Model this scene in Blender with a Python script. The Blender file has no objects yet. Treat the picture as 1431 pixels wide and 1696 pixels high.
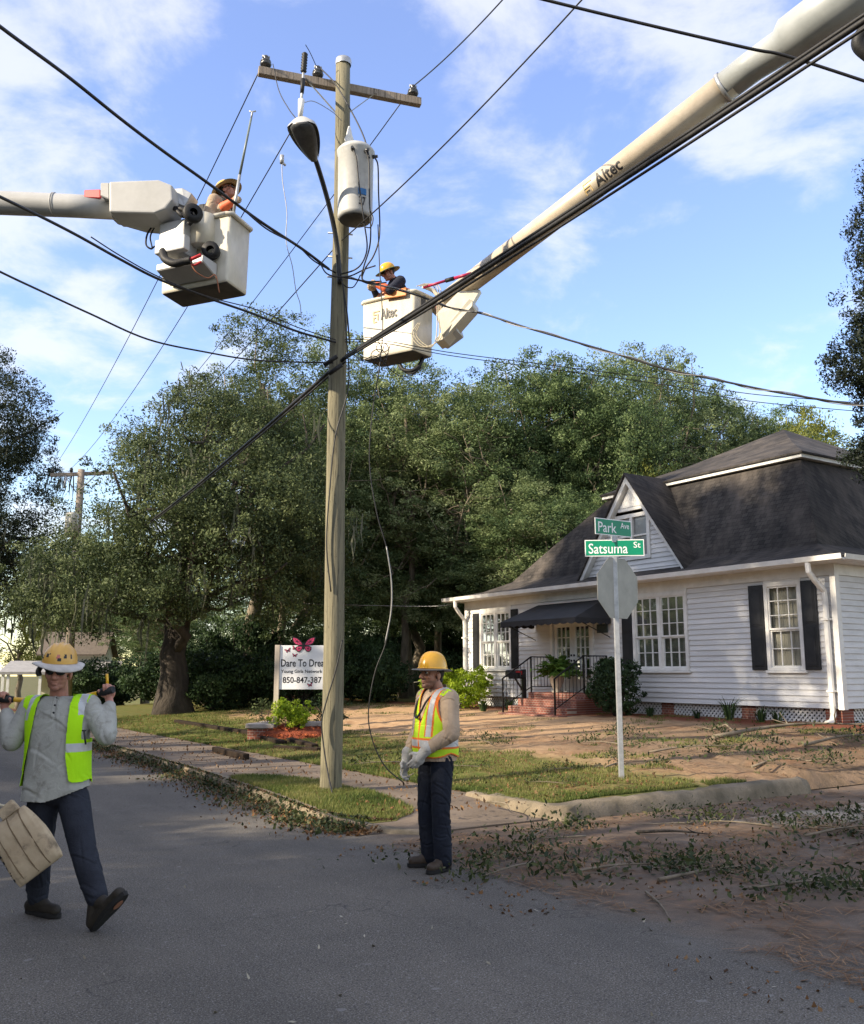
import bpy, bmesh, math, random
import numpy as np
from mathutils import Vector, Matrix
from mathutils.bvhtree import BVHTree

# ---------------------------------------------------------------- camera, world, sun, exposure
SC = bpy.context.scene
COL = SC.collection
F_PX, CX, CY, CZ = 1543.0, 715.5, 848.0, 1.6
PITCH = math.atan(264 / 1543.0)
cam_d = bpy.data.cameras.new('camera')
cam = bpy.data.objects.new('camera', cam_d)
COL.objects.link(cam)
cam.location = (0, 0, CZ)
cam.rotation_euler = (math.pi / 2 + PITCH, 0, 0)
cam_d.sensor_fit = 'HORIZONTAL'
cam_d.sensor_width = 36.0
cam_d.lens = 36.0 * F_PX / 1431.0
cam_d.clip_start = 0.1
cam_d.clip_end = 3000
SC.camera = cam

SUN_AZ = math.radians(66)       # degrees to the left of straight behind the camera
SUN_EL = math.radians(28)
TO_SUN = Vector((-math.sin(SUN_AZ) * math.cos(SUN_EL), -math.cos(SUN_AZ) * math.cos(SUN_EL), math.sin(SUN_EL)))
sd = bpy.data.lights.new('sun', 'SUN')
sd.energy = 3.3
sd.angle = math.radians(0.6)
sd.color = (1.0, 0.86, 0.66)
so = bpy.data.objects.new('sun', sd)
COL.objects.link(so)
so.rotation_euler = TO_SUN.to_track_quat('Z', 'Y').to_euler()
so.location = (-20, -20, 30)

world = bpy.data.worlds.new('World')
SC.world = world
world.use_nodes = True
wn, wl = world.node_tree.nodes, world.node_tree.links
wn.clear()
w_out = wn.new('ShaderNodeOutputWorld')
w_bg = wn.new('ShaderNodeBackground')
w_bg.inputs['Strength'].default_value = 0.145
sky = wn.new('ShaderNodeTexSky')
sky.sky_type = 'NISHITA'
sky.sun_disc = False
sky.sun_elevation = SUN_EL
sky.sun_rotation = math.atan2(TO_SUN.x, TO_SUN.y)
sky.air_density = 1.25
sky.dust_density = 0.15
sky.ozone_density = 2.2
tc = wn.new('ShaderNodeTexCoord')
sep = wn.new('ShaderNodeSeparateXYZ')
wl.new(tc.outputs['Generated'], sep.inputs[0])
def wmath(op, a, b=None, clamp=False):
    n = wn.new('ShaderNodeMath'); n.operation = op; n.use_clamp = clamp
    for i, v in enumerate((a, b)):
        if v is None: continue
        if isinstance(v, (int, float)): n.inputs[i].default_value = v
        else: wl.new(v, n.inputs[i])
    return n.outputs[0]
zz = wmath('ADD', wmath('MAXIMUM', sep.outputs[2], 0.0), 0.22)
cmb = wn.new('ShaderNodeCombineXYZ')
wl.new(wmath('DIVIDE', sep.outputs[0], zz), cmb.inputs[0])
wl.new(wmath('DIVIDE', sep.outputs[1], zz), cmb.inputs[1])
def wnoise(scale, detail, rough, off):
    mp = wn.new('ShaderNodeMapping')
    mp.inputs['Location'].default_value = off
    wl.new(cmb.outputs[0], mp.inputs[0])
    n = wn.new('ShaderNodeTexNoise')
    n.inputs['Scale'].default_value = scale
    n.inputs['Detail'].default_value = detail
    n.inputs['Roughness'].default_value = rough
    n.inputs['Distortion'].default_value = 0.25
    wl.new(mp.outputs[0], n.inputs['Vector'])
    return n.outputs[0]
big = wnoise(1.9, 3, 0.5, (3.1, 0.4, 0))
fine = wnoise(4.6, 9, 0.60, (0.3, 1.7, 0))
dens = wmath('ADD', wmath('MULTIPLY', big, 0.75), wmath('MULTIPLY', fine, 0.80))
# broken cloud, more to the left; unseen cover behind camera added to whiten ambient
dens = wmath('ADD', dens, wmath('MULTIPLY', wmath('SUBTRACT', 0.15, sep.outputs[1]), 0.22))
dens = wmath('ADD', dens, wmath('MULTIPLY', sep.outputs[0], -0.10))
ramp = wn.new('ShaderNodeMapRange')
ramp.interpolation_type = 'SMOOTHSTEP'
ramp.inputs['From Min'].default_value = 0.575
ramp.inputs['From Max'].default_value = 0.80
ramp.inputs['To Min'].default_value = 0.10
ramp.inputs['To Max'].default_value = 0.70
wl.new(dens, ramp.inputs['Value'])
mixc = wn.new('ShaderNodeMix'); mixc.data_type = 'RGBA'
wl.new(ramp.outputs[0], mixc.inputs['Factor'])
satn = wn.new('ShaderNodeHueSaturation')
satn.inputs['Saturation'].default_value = 1.16
satn.inputs['Value'].default_value = 0.80
satn.inputs['Hue'].default_value = 0.519
wl.new(sky.outputs[0], satn.inputs['Color'])
wl.new(satn.outputs[0], mixc.inputs['A'])
mixc.inputs['B'].default_value = (2.7, 2.72, 2.9, 1)
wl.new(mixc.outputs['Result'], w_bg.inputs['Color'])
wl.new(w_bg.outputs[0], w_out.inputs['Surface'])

SC.view_settings.view_transform = 'Standard'
SC.view_settings.look = 'None'
SC.view_settings.gamma = 1
SC.view_settings.use_curve_mapping = False
SC.view_settings.exposure = 1.53
SC.render.engine = 'CYCLES'
SC.cycles.max_bounces = 6
SC.cycles.diffuse_bounces = 3
SC.cycles.glossy_bounces = 3
SC.cycles.transmission_bounces = 4
SC.cycles.transparent_max_bounces = 8
SC.cycles.use_denoising = True

# ---------------------------------------------------------------- helpers
rng = np.random.default_rng(11)
random.seed(5)
def at(u, v, Y):
    "point of the place at depth Y that the photograph shows at pixel u, v"
    a, b = u - CX, CY - v
    cp, sp = math.cos(PITCH), math.sin(PITCH)
    d = (a, F_PX * cp - b * sp, F_PX * sp + b * cp)
    k = Y / d[1]
    return Vector((d[0] * k, Y, CZ + d[2] * k))
def atz(u, v, Z):
    p = at(u, v, 1.0)
    k = (Z - CZ) / (p.z - CZ)
    return Vector((p.x * k, k, Z))
AH = math.radians(33.3)                         # heading of the street
E1 = Vector((-math.sin(AH), math.cos(AH), 0))   # along the street
E2 = Vector((math.cos(AH), math.sin(AH), 0))    # away from the street, to the house
def W(c, r, z=0.0): return E1 * c + E2 * r + Vector((0, 0, z))
def CR(p): return p.x * E1.x + p.y * E1.y, p.x * E2.x + p.y * E2.y
def drop(c): return -0.052 * min(max(c - 38.0, 0), 50)
def yard_h(c, r): return yard_h0(c, r) + drop(c)
def yard_h0(c, r):
    h = 0.128 + 0.049 * min(max(r - 7.0, 0), 9.5)
    if r < 11.6: h = min(h, 0.15 + 0.09 * max(c - 8.1, 0))
    if r > 11.2:
        k = min(max((c - 7.6) / 2.6, 0), 1) ** 0.8
        w = min(max((r - 11.2) / 1.0, 0), 1)
        h *= (1 - w) + w * k
    return h

def tag(o, label=None, cat=None, group=None, kind=None):
    if label: o['label'] = label
    if cat: o['category'] = cat
    if group: o['group'] = group
    if kind: o['kind'] = kind
    return o
def thing(name, label, cat, loc=(0, 0, 0), rz=0.0, group=None):
    o = bpy.data.objects.new(name, None)
    COL.objects.link(o)
    o.location = loc
    o.rotation_euler = (0, 0, rz)
    o.empty_display_size = 0.2
    return tag(o, label, cat, group)
def link(name, me, parent=None):
    o = bpy.data.objects.new(name, me)
    COL.objects.link(o)
    if parent is not None: o.parent = parent
    return o
def fast_mesh(name, verts, faces_n, mat, smooth=False, tint=None):
    "verts (N,3) array; faces_n (M,k) array of equal polygons"
    me = bpy.data.meshes.new(name)
    verts = np.asarray(verts, dtype=np.float32); faces_n = np.asarray(faces_n, dtype=np.int32)
    M, k = faces_n.shape
    me.vertices.add(len(verts)); me.vertices.foreach_set('co', verts.ravel())
    me.loops.add(M * k); me.loops.foreach_set('vertex_index', faces_n.ravel())
    me.polygons.add(M)
    me.polygons.foreach_set('loop_start', np.arange(0, M * k, k, dtype=np.int32))
    me.polygons.foreach_set('loop_total', np.full(M, k, dtype=np.int32))
    if smooth: me.polygons.foreach_set('use_smooth', np.ones(M, dtype=bool))
    if tint is not None:
        a = me.attributes.new('tint', 'FLOAT', 'POINT')
        a.data.foreach_set('value', np.asarray(tint, dtype=np.float32))
    me.materials.append(mat)
    me.update(calc_edges=True)
    return me

class MB:
    "collects shapes into one mesh; all coordinates local to the thing"
    def __init__(s): s.v = []; s.f = []; s.m = []; s.sm = []
    def add(s, vs, fs, mi=0, smooth=False):
        b = len(s.v); s.v += [tuple(v) for v in vs]
        for f in fs: s.f.append([b + i for i in f]); s.m.append(mi); s.sm.append(smooth)
    def box(s, lo, hi, mi=0, M=None):
        x0, y0, z0 = lo; x1, y1, z1 = hi
        vs = [Vector(p) for p in ((x0,y0,z0),(x1,y0,z0),(x1,y1,z0),(x0,y1,z0),(x0,y0,z1),(x1,y0,z1),(x1,y1,z1),(x0,y1,z1))]
        if M is not None: vs = [M @ v for v in vs]
        s.add(vs, [(0,3,2,1),(4,5,6,7),(0,1,5,4),(1,2,6,5),(2,3,7,6),(3,0,4,7)], mi)
    def prism(s, poly, d, mi=0):
        "poly: 3D points, d: extrusion vector"
        n = len(poly); d = Vector(d); p = [Vector(q) for q in poly]
        s.add(p + [q + d for q in p], [tuple(range(n))[::-1], tuple(range(n, 2*n))] + [(i, (i+1) % n, n + (i+1) % n, n + i) for i in range(n)], mi)
    def tube(s, pts, rad, n=8, mi=0, caps=True, smooth=True, flat=None):
        pts = [Vector(p) for p in pts]
        rads = rad if isinstance(rad, (list, tuple)) else [rad] * len(pts)
        rings = []; prev = None
        for i, p in enumerate(pts):
            t = (pts[min(i+1, len(pts)-1)] - pts[max(i-1, 0)])
            if t.length < 1e-9: t = Vector((0, 0, 1))
            t.normalize()
            if prev is None:
                ref = Vector((0, 0, 1)) if abs(t.z) < 0.9 else Vector((1, 0, 0))
                u = t.cross(ref).normalized()
            else:
                u = (prev - t * prev.dot(t))
                u = u.normalized() if u.length > 1e-6 else t.orthogonal().normalized()
            prev = u; w = t.cross(u)
            rings.append([p + (u * math.cos(a) + w * math.sin(a) * (flat or 1)) * rads[i] for a in (2 * math.pi * k / n for k in range(n))])
        vs = [v for r in rings for v in r]; fs = []
        for i in range(len(pts) - 1):
            for k in range(n):
                fs.append((i*n + k, i*n + (k+1) % n, (i+1)*n + (k+1) % n, (i+1)*n + k))
        s.add(vs, fs, mi, smooth)
        if caps:
            b = len(s.v) - len(vs)
            s.f.append([b + k for k in range(n)][::-1]); s.m.append(mi); s.sm.append(False)
            e = b + (len(pts)-1) * n
            s.f.append([e + k for k in range(n)]); s.m.append(mi); s.sm.append(False)
    def lathe(s, prof, c=(0,0,0), n=24, mi=0, M=None, smooth=True):
        "prof: list of (radius, z)"
        vs = []; fs = []
        for r, z in prof:
            for k in range(n):
                a = 2 * math.pi * k / n
                v = Vector((r * math.cos(a), r * math.sin(a), z))
                v = (M @ v) if M is not None else v + Vector(c)
                vs.append(v)
        for i in range(len(prof) - 1):
            for k in range(n): fs.append((i*n + k, i*n + (k+1) % n, (i+1)*n + (k+1) % n, (i+1)*n + k))
        s.add(vs, fs, mi, smooth)
    def build(s, name, mats, parent=None, bevel=0.0, seg=2):
        me = bpy.data.meshes.new(name)
        me.from_pydata(s.v, [], s.f)
        for m in (mats if isinstance(mats, (list, tuple)) else [mats]): me.materials.append(m)
        me.polygons.foreach_set('material_index', s.m)
        me.polygons.foreach_set('use_smooth', s.sm)
        bm = bmesh.new(); bm.from_mesh(me)
        bmesh.ops.recalc_face_normals(bm, faces=bm.faces)
        if bevel:
            bmesh.ops.bevel(bm, geom=[e for e in bm.edges if e.is_manifold and e.calc_face_angle(0) > 0.5], offset=bevel, segments=seg, affect='EDGES', profile=0.6, clamp_overlap=True)
        bm.to_mesh(me); bm.free(); me.update()
        return link(name, me, parent)

def catmull(pts, k=8):
    P = [Vector(p) for p in pts]
    P = [P[0] * 2 - P[1]] + P + [P[-1] * 2 - P[-2]]
    out = []
    for i in range(1, len(P) - 2):
        for j in range(k):
            t = j / k
            a, b, c, d = P[i-1], P[i], P[i+1], P[i+2]
            out.append(0.5 * ((2*b) + (c - a) * t + (2*a - 5*b + 4*c - d) * t*t + (3*b - a - 3*c + d) * t**3))
    out.append(P[-2])
    return out
def sag_line(a, b, sag, n=24):
    a, b = Vector(a), Vector(b)
    return [a.lerp(b, i / n) - Vector((0, 0, sag * 4 * (i/n) * (1 - i/n))) for i in range(n + 1)]
def text_mb(s, w, h, z=0.003, bold=0.014, cuts=0):
    "a mesh of lettering fitted into width w, height h, in the XY plane, centred"
    cu = bpy.data.curves.new('lettering', 'FONT')
    cu.body = s; cu.extrude = z; cu.offset = bold; cu.resolution_u = 3
    o = bpy.data.objects.new('lettering', cu); COL.objects.link(o)
    dg = bpy.context.evaluated_depsgraph_get()
    me = bpy.data.meshes.new_from_object(o.evaluated_get(dg))
    bpy.data.objects.remove(o); bpy.data.curves.remove(cu)
    co = np.zeros(len(me.vertices) * 3); me.vertices.foreach_get('co', co); co = co.reshape(-1, 3)
    lo, hi = co.min(0), co.max(0)
    co[:, 0] = (co[:, 0] - (lo[0] + hi[0]) / 2) * (w / (hi[0] - lo[0]))
    co[:, 1] = (co[:, 1] - (lo[1] + hi[1]) / 2) * (h / (hi[1] - lo[1]))
    me.vertices.foreach_set('co', co.astype(np.float32).ravel()); bm = bmesh.new(); bm.from_mesh(me); bpy.data.meshes.remove(me)
    for y in np.linspace(-h/2, h/2, cuts + 2)[1:-1]:
        bmesh.ops.bisect_plane(bm, geom=bm.verts[:] + bm.edges[:] + bm.faces[:], plane_co=(0, y, 0), plane_no=(0, 1, 0))
    bm.verts.index_update(); out = [v.co.copy() for v in bm.verts], [tuple(v.index for v in f.verts) for f in bm.faces]
    bm.free(); return out
def add_text(mb, s, w, h, M, mi=0, z=0.003, bold=0.014):
    vs, fs = text_mb(s, w, h, z, bold)
    mb.add([M @ v for v in vs], fs, mi)

# ---------------------------------------------------------------- materials
def new_mat(name):
    m = bpy.data.materials.new(name); m.use_nodes = True
    nt = m.node_tree
    return m, nt, nt.nodes, nt.links, nt.nodes['Principled BSDF']
def noise(nt, scale, detail=4, rough=0.55, coord='Object', stretch=None, dist=0.0):
    t = nt.nodes.new('ShaderNodeTexCoord')
    n = nt.nodes.new('ShaderNodeTexNoise')
    n.inputs['Scale'].default_value = scale; n.inputs['Detail'].default_value = detail
    n.inputs['Roughness'].default_value = rough; n.inputs['Distortion'].default_value = dist
    src = t.outputs[coord]
    if coord == 'World':
        pass
    if stretch:
        mp = nt.nodes.new('ShaderNodeMapping'); mp.inputs['Scale'].default_value = stretch
        nt.links.new(src, mp.inputs[0]); src = mp.outputs[0]
    nt.links.new(src, n.inputs['Vector'])
    return n.outputs[0]
def rng_map(nt, v, a, b, c=0.0, d=1.0):
    r = nt.nodes.new('ShaderNodeMapRange')
    for k, x in zip(('From Min', 'From Max', 'To Min', 'To Max'), (a, b, c, d)): r.inputs[k].default_value = x
    nt.links.new(v, r.inputs['Value']); return r.outputs[0]
def mix(nt, f, a, b):
    m = nt.nodes.new('ShaderNodeMix'); m.data_type = 'RGBA'
    if isinstance(f, (int, float)): m.inputs['Factor'].default_value = f
    else: nt.links.new(f, m.inputs['Factor'])
    for k, x in (('A', a), ('B', b)):
        if isinstance(x, (tuple, list)): m.inputs[k].default_value = (*x[:3], 1)
        else: nt.links.new(x, m.inputs[k])
    return m.outputs['Result']
def mth(nt, op, a, b=None, clamp=False):
    n = nt.nodes.new('ShaderNodeMath'); n.operation = op; n.use_clamp = clamp
    for i, v in enumerate((a, b)):
        if v is None: continue
        if isinstance(v, (int, float)): n.inputs[i].default_value = v
        else: nt.links.new(v, n.inputs[i])
    return n.outputs[0]
def bump(nt, bsdf, h, strength=0.3, dist=0.02):
    b = nt.nodes.new('ShaderNodeBump')
    b.inputs['Strength'].default_value = strength; b.inputs['Distance'].default_value = dist
    nt.links.new(h, b.inputs['Height']); nt.links.new(b.outputs[0], bsdf.inputs['Normal'])
def pm(name, c1, c2=None, rough=0.6, scale=6.0, lo=0.35, hi=0.7, metal=0.0, spec=0.4, bmp=0.0, bscale=40.0, bdist=0.01, stretch=None, detail=5, fine=0.0, fscale=90):
    m, nt, N, L, b = new_mat(name)
    if c2 is None: c2 = tuple(x * 0.72 for x in c1)
    col = mix(nt, rng_map(nt, noise(nt, scale, detail, 0.6, stretch=stretch), lo, hi), c1, c2)
    if fine:
        col = mix(nt, mth(nt, 'MULTIPLY', rng_map(nt, noise(nt, fscale, 3, 0.6, stretch=stretch), 0.4, 0.7), fine), col, tuple(x * 0.45 for x in c1))
    L.new(col, b.inputs['Base Color'])
    b.inputs['Roughness'].default_value = rough; b.inputs['Metallic'].default_value = metal
    b.inputs['Specular IOR Level'].default_value = spec
    if bmp: bump(nt, b, noise(nt, bscale, 4, 0.6, stretch=stretch), bmp, bdist)
    return m
def leaf_mat(name, cols, trans=0.35, rough=0.45):
    "cols: dark, mid, light leaf colours, chosen per leaf"
    rough = max(rough, 0.58)
    m, nt, N, L, b = new_mat(name)
    at_ = N.new('ShaderNodeAttribute'); at_.attribute_name = 'tint'
    r = N.new('ShaderNodeValToRGB')
    for i, c in enumerate(cols):
        e = r.color_ramp.elements[i] if i < 2 else r.color_ramp.elements.new(i / (len(cols) - 1))
        e.position = i / (len(cols) - 1); e.color = (*c, 1)
    L.new(at_.outputs['Fac'], r.inputs[0])
    L.new(r.outputs[0], b.inputs['Base Color'])
    b.inputs['Roughness'].default_value = rough; b.inputs['Specular IOR Level'].default_value = 0.2
    if trans:
        t = N.new('ShaderNodeBsdfTranslucent'); L.new(r.outputs[0], t.inputs['Color'])
        ms = N.new('ShaderNodeMixShader'); ms.inputs[0].default_value = trans
        L.new(b.outputs[0], ms.inputs[1]); L.new(t.outputs[0], ms.inputs[2])
        L.new(ms.outputs[0], N['Material Output'].inputs['Surface'])
    return m
M = {}
M['conc'] = pm('weathered_concrete', (0.24,0.21,0.17), (0.10,0.085,0.065), 0.9, 3.5, bmp=0.5, bscale=45, fine=0.5)
M['kerb'] = pm('kerb_concrete', (0.28,0.225,0.155), (0.10,0.085,0.055), 0.9, 3.0, bmp=0.7, bscale=30, fine=0.55, fscale=70)
M['bark'] = pm('bark', (0.075,0.062,0.05), (0.032,0.027,0.022), 0.95, 5, bmp=0.9, bscale=14, bdist=0.05, stretch=(1,1,0.3))
M['bark_pale'] = pm('pale_bark', (0.22,0.18,0.13), (0.10,0.085,0.06), 0.9, 5, bmp=0.6, bscale=18, stretch=(1,1,0.3))
M['white'] = pm('white_paint', (0.78,0.77,0.73), (0.62,0.61,0.57), 0.5, 3)
M['siding'] = pm('white_siding', (0.70,0.70,0.69), (0.55,0.55,0.54), 0.55, 1.6, stretch=(0.3,1,4), fine=0.08)
M['black'] = pm('black_paint', (0.014,0.015,0.017), (0.022,0.023,0.025), 0.45, 4)
M['iron'] = pm('black_iron', (0.01,0.01,0.011), None, 0.4, 10, metal=0.3)
M['cable'] = pm('black_cable', (0.012,0.012,0.013), (0.02,0.02,0.021), 0.5, 6)
M['cable_grey'] = pm('aluminium_wire', (0.30,0.30,0.29), (0.20,0.20,0.2), 0.45, 9, metal=0.5)
M['galv'] = pm('galvanised_steel', (0.50,0.51,0.52), (0.36,0.37,0.38), 0.45, 14, metal=0.6, fine=0.15)
M['fibre'] = pm('fibreglass_white', (0.66,0.62,0.51), (0.50,0.45,0.35), 0.35, 1.8, lo=0.42, hi=0.80, fine=0.22, fscale=9, stretch=(1.4,1.4,0.7))
M['fibre_grey'] = pm('grey_and_shaded_white_paint', (0.47,0.47,0.46), (0.37,0.37,0.36), 0.38, 2.0, fine=0.1, fscale=14)  # grey-white paint darkened; shade on the left lift put into the colour
M['boom_fibre'] = pm('weathered_boom_fibreglass', (0.55,0.47,0.36), (0.42,0.35,0.26), 0.4, 1.3, lo=0.4, hi=0.75, fine=0.25, fscale=8)
M['can_grey'] = pm('grey_can_paint', (0.52,0.52,0.50), (0.42,0.42,0.40), 0.4, 2.5, fine=0.2, fscale=16)
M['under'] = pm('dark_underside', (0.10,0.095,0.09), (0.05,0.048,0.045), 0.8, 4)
M['rubber'] = pm('black_rubber', (0.015,0.015,0.016), None, 0.6, 8, bmp=0.3, bscale=50)
M['red'] = pm('red_plastic', (0.55,0.035,0.04), None, 0.4, 5)
M['orange'] = pm('orange_rubber', (0.75,0.28,0.08), (0.55,0.18,0.05), 0.55, 6)
M['yellow'] = pm('yellow_plastic', (0.80,0.46,0.02), (0.70,0.38,0.015), 0.3, 4, spec=0.5)
M['porcelain'] = pm('dark_porcelain', (0.05,0.052,0.055), (0.03,0.03,0.03), 0.25, 4, spec=0.6)
M['rope'] = pm('pale_rope', (0.62,0.55,0.40), None, 0.8, 30)
M['greenpaint'] = pm('sign_green', (0.0,0.25,0.13), (0.0,0.21,0.11), 0.35, 3)
M['signwhite'] = pm('sign_white', (0.85,0.85,0.85), (0.78,0.78,0.78), 0.4, 3)
M['letter'] = pm('black_lettering', (0.02,0.02,0.025), None, 0.5, 3)
M['pink'] = pm('pink_print', (0.80,0.08,0.20), (0.6,0.05,0.14), 0.5, 12)
def glass_mat():
    m, nt, N, L, b = new_mat('window_glass')
    g = N.new('ShaderNodeBsdfGlossy'); g.inputs['Roughness'].default_value = 0.03; g.inputs['Color'].default_value = (0.9,0.93,0.95,1)
    t = N.new('ShaderNodeBsdfTransparent'); t.inputs['Color'].default_value = (0.86,0.88,0.86,1)
    fr = N.new('ShaderNodeFresnel'); fr.inputs['IOR'].default_value = 1.5
    f2 = mth(nt, 'ADD', fr.outputs[0], 0.0, True)
    f2 = mth(nt, 'MULTIPLY', f2, 0.75)
    ms = N.new('ShaderNodeMixShader'); L.new(f2, ms.inputs[0]); L.new(t.outputs[0], ms.inputs[1]); L.new(g.outputs[0], ms.inputs[2])
    L.new(ms.outputs[0], N['Material Output'].inputs['Surface'])
    return m
M['glass'] = glass_mat()
def brick_mat():
    m, nt, N, L, b = new_mat('red_brick')
    t = N.new('ShaderNodeTexCoord'); mp = N.new('ShaderNodeMapping')
    mp.inputs['Rotation'].default_value = (math.radians(90), 0, 0)
    br = N.new('ShaderNodeTexBrick'); br.inputs['Scale'].default_value = 4.6
    br.inputs['Color1'].default_value = (0.26,0.075,0.045,1); br.inputs['Color2'].default_value = (0.16,0.05,0.035,1)
    br.inputs['Mortar'].default_value = (0.33,0.28,0.23,1); br.inputs['Mortar Size'].default_value = 0.02
    L.new(t.outputs['Object'], mp.inputs[0]); L.new(mp.outputs[0], br.inputs[0])
    c = mix(nt, rng_map(nt, noise(nt, 7), 0.4, 0.8, 0, 0.5), br.outputs[0], (0.09,0.05,0.035))
    L.new(c, b.inputs['Base Color']); b.inputs['Roughness'].default_value = 0.9
    bump(nt, b, br.outputs['Fac'], -0.5, 0.01)
    return m
M['brick'] = brick_mat()
# ---------------------------------------------------------------- ground, road, kerbs, pavement, yard
def sepxyz(nt, coord='Object'):
    t = nt.nodes.new('ShaderNodeTexCoord'); s = nt.nodes.new('ShaderNodeSeparateXYZ')
    nt.links.new(t.outputs[coord], s.inputs[0]); return s.outputs
def asphalt_mat():
    m, nt, N, L, b = new_mat('asphalt')
    x, y, z = sepxyz(nt)
    base = mix(nt, rng_map(nt, noise(nt, 0.9, 6, 0.65), 0.35, 0.7), (0.136,0.119,0.096), (0.090,0.079,0.064))
    base = mix(nt, rng_map(nt, noise(nt, 110, 2, 0.5), 0.52, 0.64, 0, 0.75), base, (0.30,0.285,0.26))
    base = mix(nt, rng_map(nt, noise(nt, 70, 2, 0.5), 0.55, 0.68, 0, 0.7), base, (0.018,0.018,0.02))
    base = mix(nt, rng_map(nt, noise(nt, 38, 3, 0.6), 0.62, 0.70, 0, 0.75), base, (0.30,0.29,0.27))
    base = mix(nt, rng_map(nt, noise(nt, 30, 3, 0.6), 0.60, 0.72, 0, 0.7), base, (0.03,0.03,0.03))
    base = mix(nt, rng_map(nt, noise(nt, 9, 2, 0.5), 0.70, 0.76, 0, 0.6), base, (0.26,0.25,0.235))
    # worn wheel tracks, darker repairs, hairline cracks
    base = mix(nt, rng_map(nt, noise(nt, 0.35, 4, 0.6, stretch=(2.2,0.25,1)), 0.45, 0.68, 0, 0.5), base, (0.055,0.052,0.047))
    base = mix(nt, rng_map(nt, noise(nt, 1.6, 5, 0.7), 0.58, 0.72, 0, 0.45), base, (0.16,0.15,0.135))
    vt = N.new('ShaderNodeTexVoronoi'); vt.feature = 'DISTANCE_TO_EDGE'; vt.inputs['Scale'].default_value = 0.42
    tcv = N.new('ShaderNodeTexCoord'); dn = N.new('ShaderNodeTexNoise'); dn.inputs['Scale'].default_value = 2.2; dn.inputs['Detail'].default_value = 5
    L.new(tcv.outputs['Object'], dn.inputs['Vector']); vm = N.new('ShaderNodeVectorMath'); vm.operation = 'ADD'
    vs2 = N.new('ShaderNodeVectorMath'); vs2.operation = 'SCALE'; vs2.inputs['Scale'].default_value = 1.1; L.new(dn.outputs['Color'], vs2.inputs[0])
    L.new(tcv.outputs['Object'], vm.inputs[0]); L.new(vs2.outputs[0], vm.inputs[1]); L.new(vm.outputs[0], vt.inputs['Vector'])
    crack = mth(nt, 'MULTIPLY', rng_map(nt, vt.outputs['Distance'], 0.006, 0.0015), rng_map(nt, noise(nt, 0.8, 3), 0.46, 0.58, 0, 0.45))
    base = mix(nt, crack, base, (0.02,0.019,0.018))
    nb = noise(nt, 1.1, 7, 0.7)
    # soil lying on the side street and along the kerb
    side = mth(nt, 'MULTIPLY', rng_map(nt, x, 4.0, 5.3), rng_map(nt, y, 9.5, 5.0, 1.0, 0.9))
    kerb = rng_map(nt, x, 3.9, 5.0, 0, 0.8)
    soil = mth(nt, 'MAXIMUM', side, kerb)
    soil = rng_map(nt, mth(nt, 'ADD', soil, mth(nt, 'MULTIPLY', nb, 1.0)), 0.95, 1.45, 0, 0.93)
    soilc = mix(nt, rng_map(nt, noise(nt, 3.5, 6, 0.7), 0.35, 0.65), (0.165,0.115,0.078), (0.088,0.063,0.045))
    soilc = mix(nt, rng_map(nt, noise(nt, 2.2, 5, 0.6, stretch=(1,2.5,1)), 0.55, 0.72, 0, 0.7), soilc, (0.23,0.125,0.065))
    col = mix(nt, soil, base, soilc)
    L.new(col, b.inputs['Base Color']); b.inputs['Roughness'].default_value = 0.85; b.inputs['Specular IOR Level'].default_value = 0.3
    bump(nt, b, noise(nt, 120, 3, 0.7), 0.6, 0.006)
    return m
M['asphalt'] = asphalt_mat()
def yard_mat():
    m, nt, N, L, b = new_mat('yard_soil_and_turf')
    x, y, z = sepxyz(nt)
    n1 = noise(nt, 0.55, 6, 0.65); n2 = noise(nt, 4.5, 6, 0.7)
    grass = mix(nt, rng_map(nt, n2, 0.35, 0.65), (0.085,0.11,0.025), (0.16,0.14,0.05))
    sand = mix(nt, rng_map(nt, noise(nt, 6, 6, 0.7), 0.3, 0.7), (0.49,0.33,0.19), (0.33,0.21,0.12))
    d = mth(nt, 'MULTIPLY', rng_map(nt, x, 8.8, 11.2), rng_map(nt, x, 17.5, 15.6))
    d = mth(nt, 'MULTIPLY', d, rng_map(nt, y, 31, 24, 0.25, 1))
    d = mth(nt, 'MAXIMUM', d, mth(nt, 'MULTIPLY', rng_map(nt, x, 10.4, 11.6), rng_map(nt, y, 13.5, 11.0)))
    f = rng_map(nt, mth(nt, 'ADD', d, mth(nt, 'MULTIPLY', n1, 0.9)), 0.72, 1.15)
    col = mix(nt, f, grass, sand)
    shaded_dirt = mth(nt, 'MULTIPLY', rng_map(nt, x, 9.6, 11.2), rng_map(nt, y, 15.5, 12.5))  # browner dirt at the right; shade lying there is put into it too
    col = mix(nt, mth(nt, 'MULTIPLY', shaded_dirt, 0.85), col, mix(nt, rng_map(nt, noise(nt, 5, 6, 0.7), 0.35, 0.65), (0.20,0.14,0.095), (0.105,0.078,0.052)))
    straw = rng_map(nt, noise(nt, 1.3, 6, 0.7, stretch=(1,0.5,1)), 0.52, 0.72, 0, 0.75)
    col = mix(nt, straw, col, (0.20,0.095,0.045))
    dark = mth(nt, 'MULTIPLY', rng_map(nt, x, 15.4, 16.1), rng_map(nt, x, 17.2, 16.6))
    col = mix(nt, mth(nt, 'MULTIPLY', dark, 0.9), col, (0.15,0.045,0.025))
    L.new(col, b.inputs['Base Color']); b.inputs['Roughness'].default_value = 0.95; b.inputs['Specular IOR Level'].default_value = 0.1
    bump(nt, b, n2, 0.8, 0.04)
    return m
M['yard'] = yard_mat()
M['far_ground'] = pm('far_ground', (0.085,0.095,0.035), (0.16,0.13,0.07), 0.95, 0.4, spec=0.1)
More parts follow.
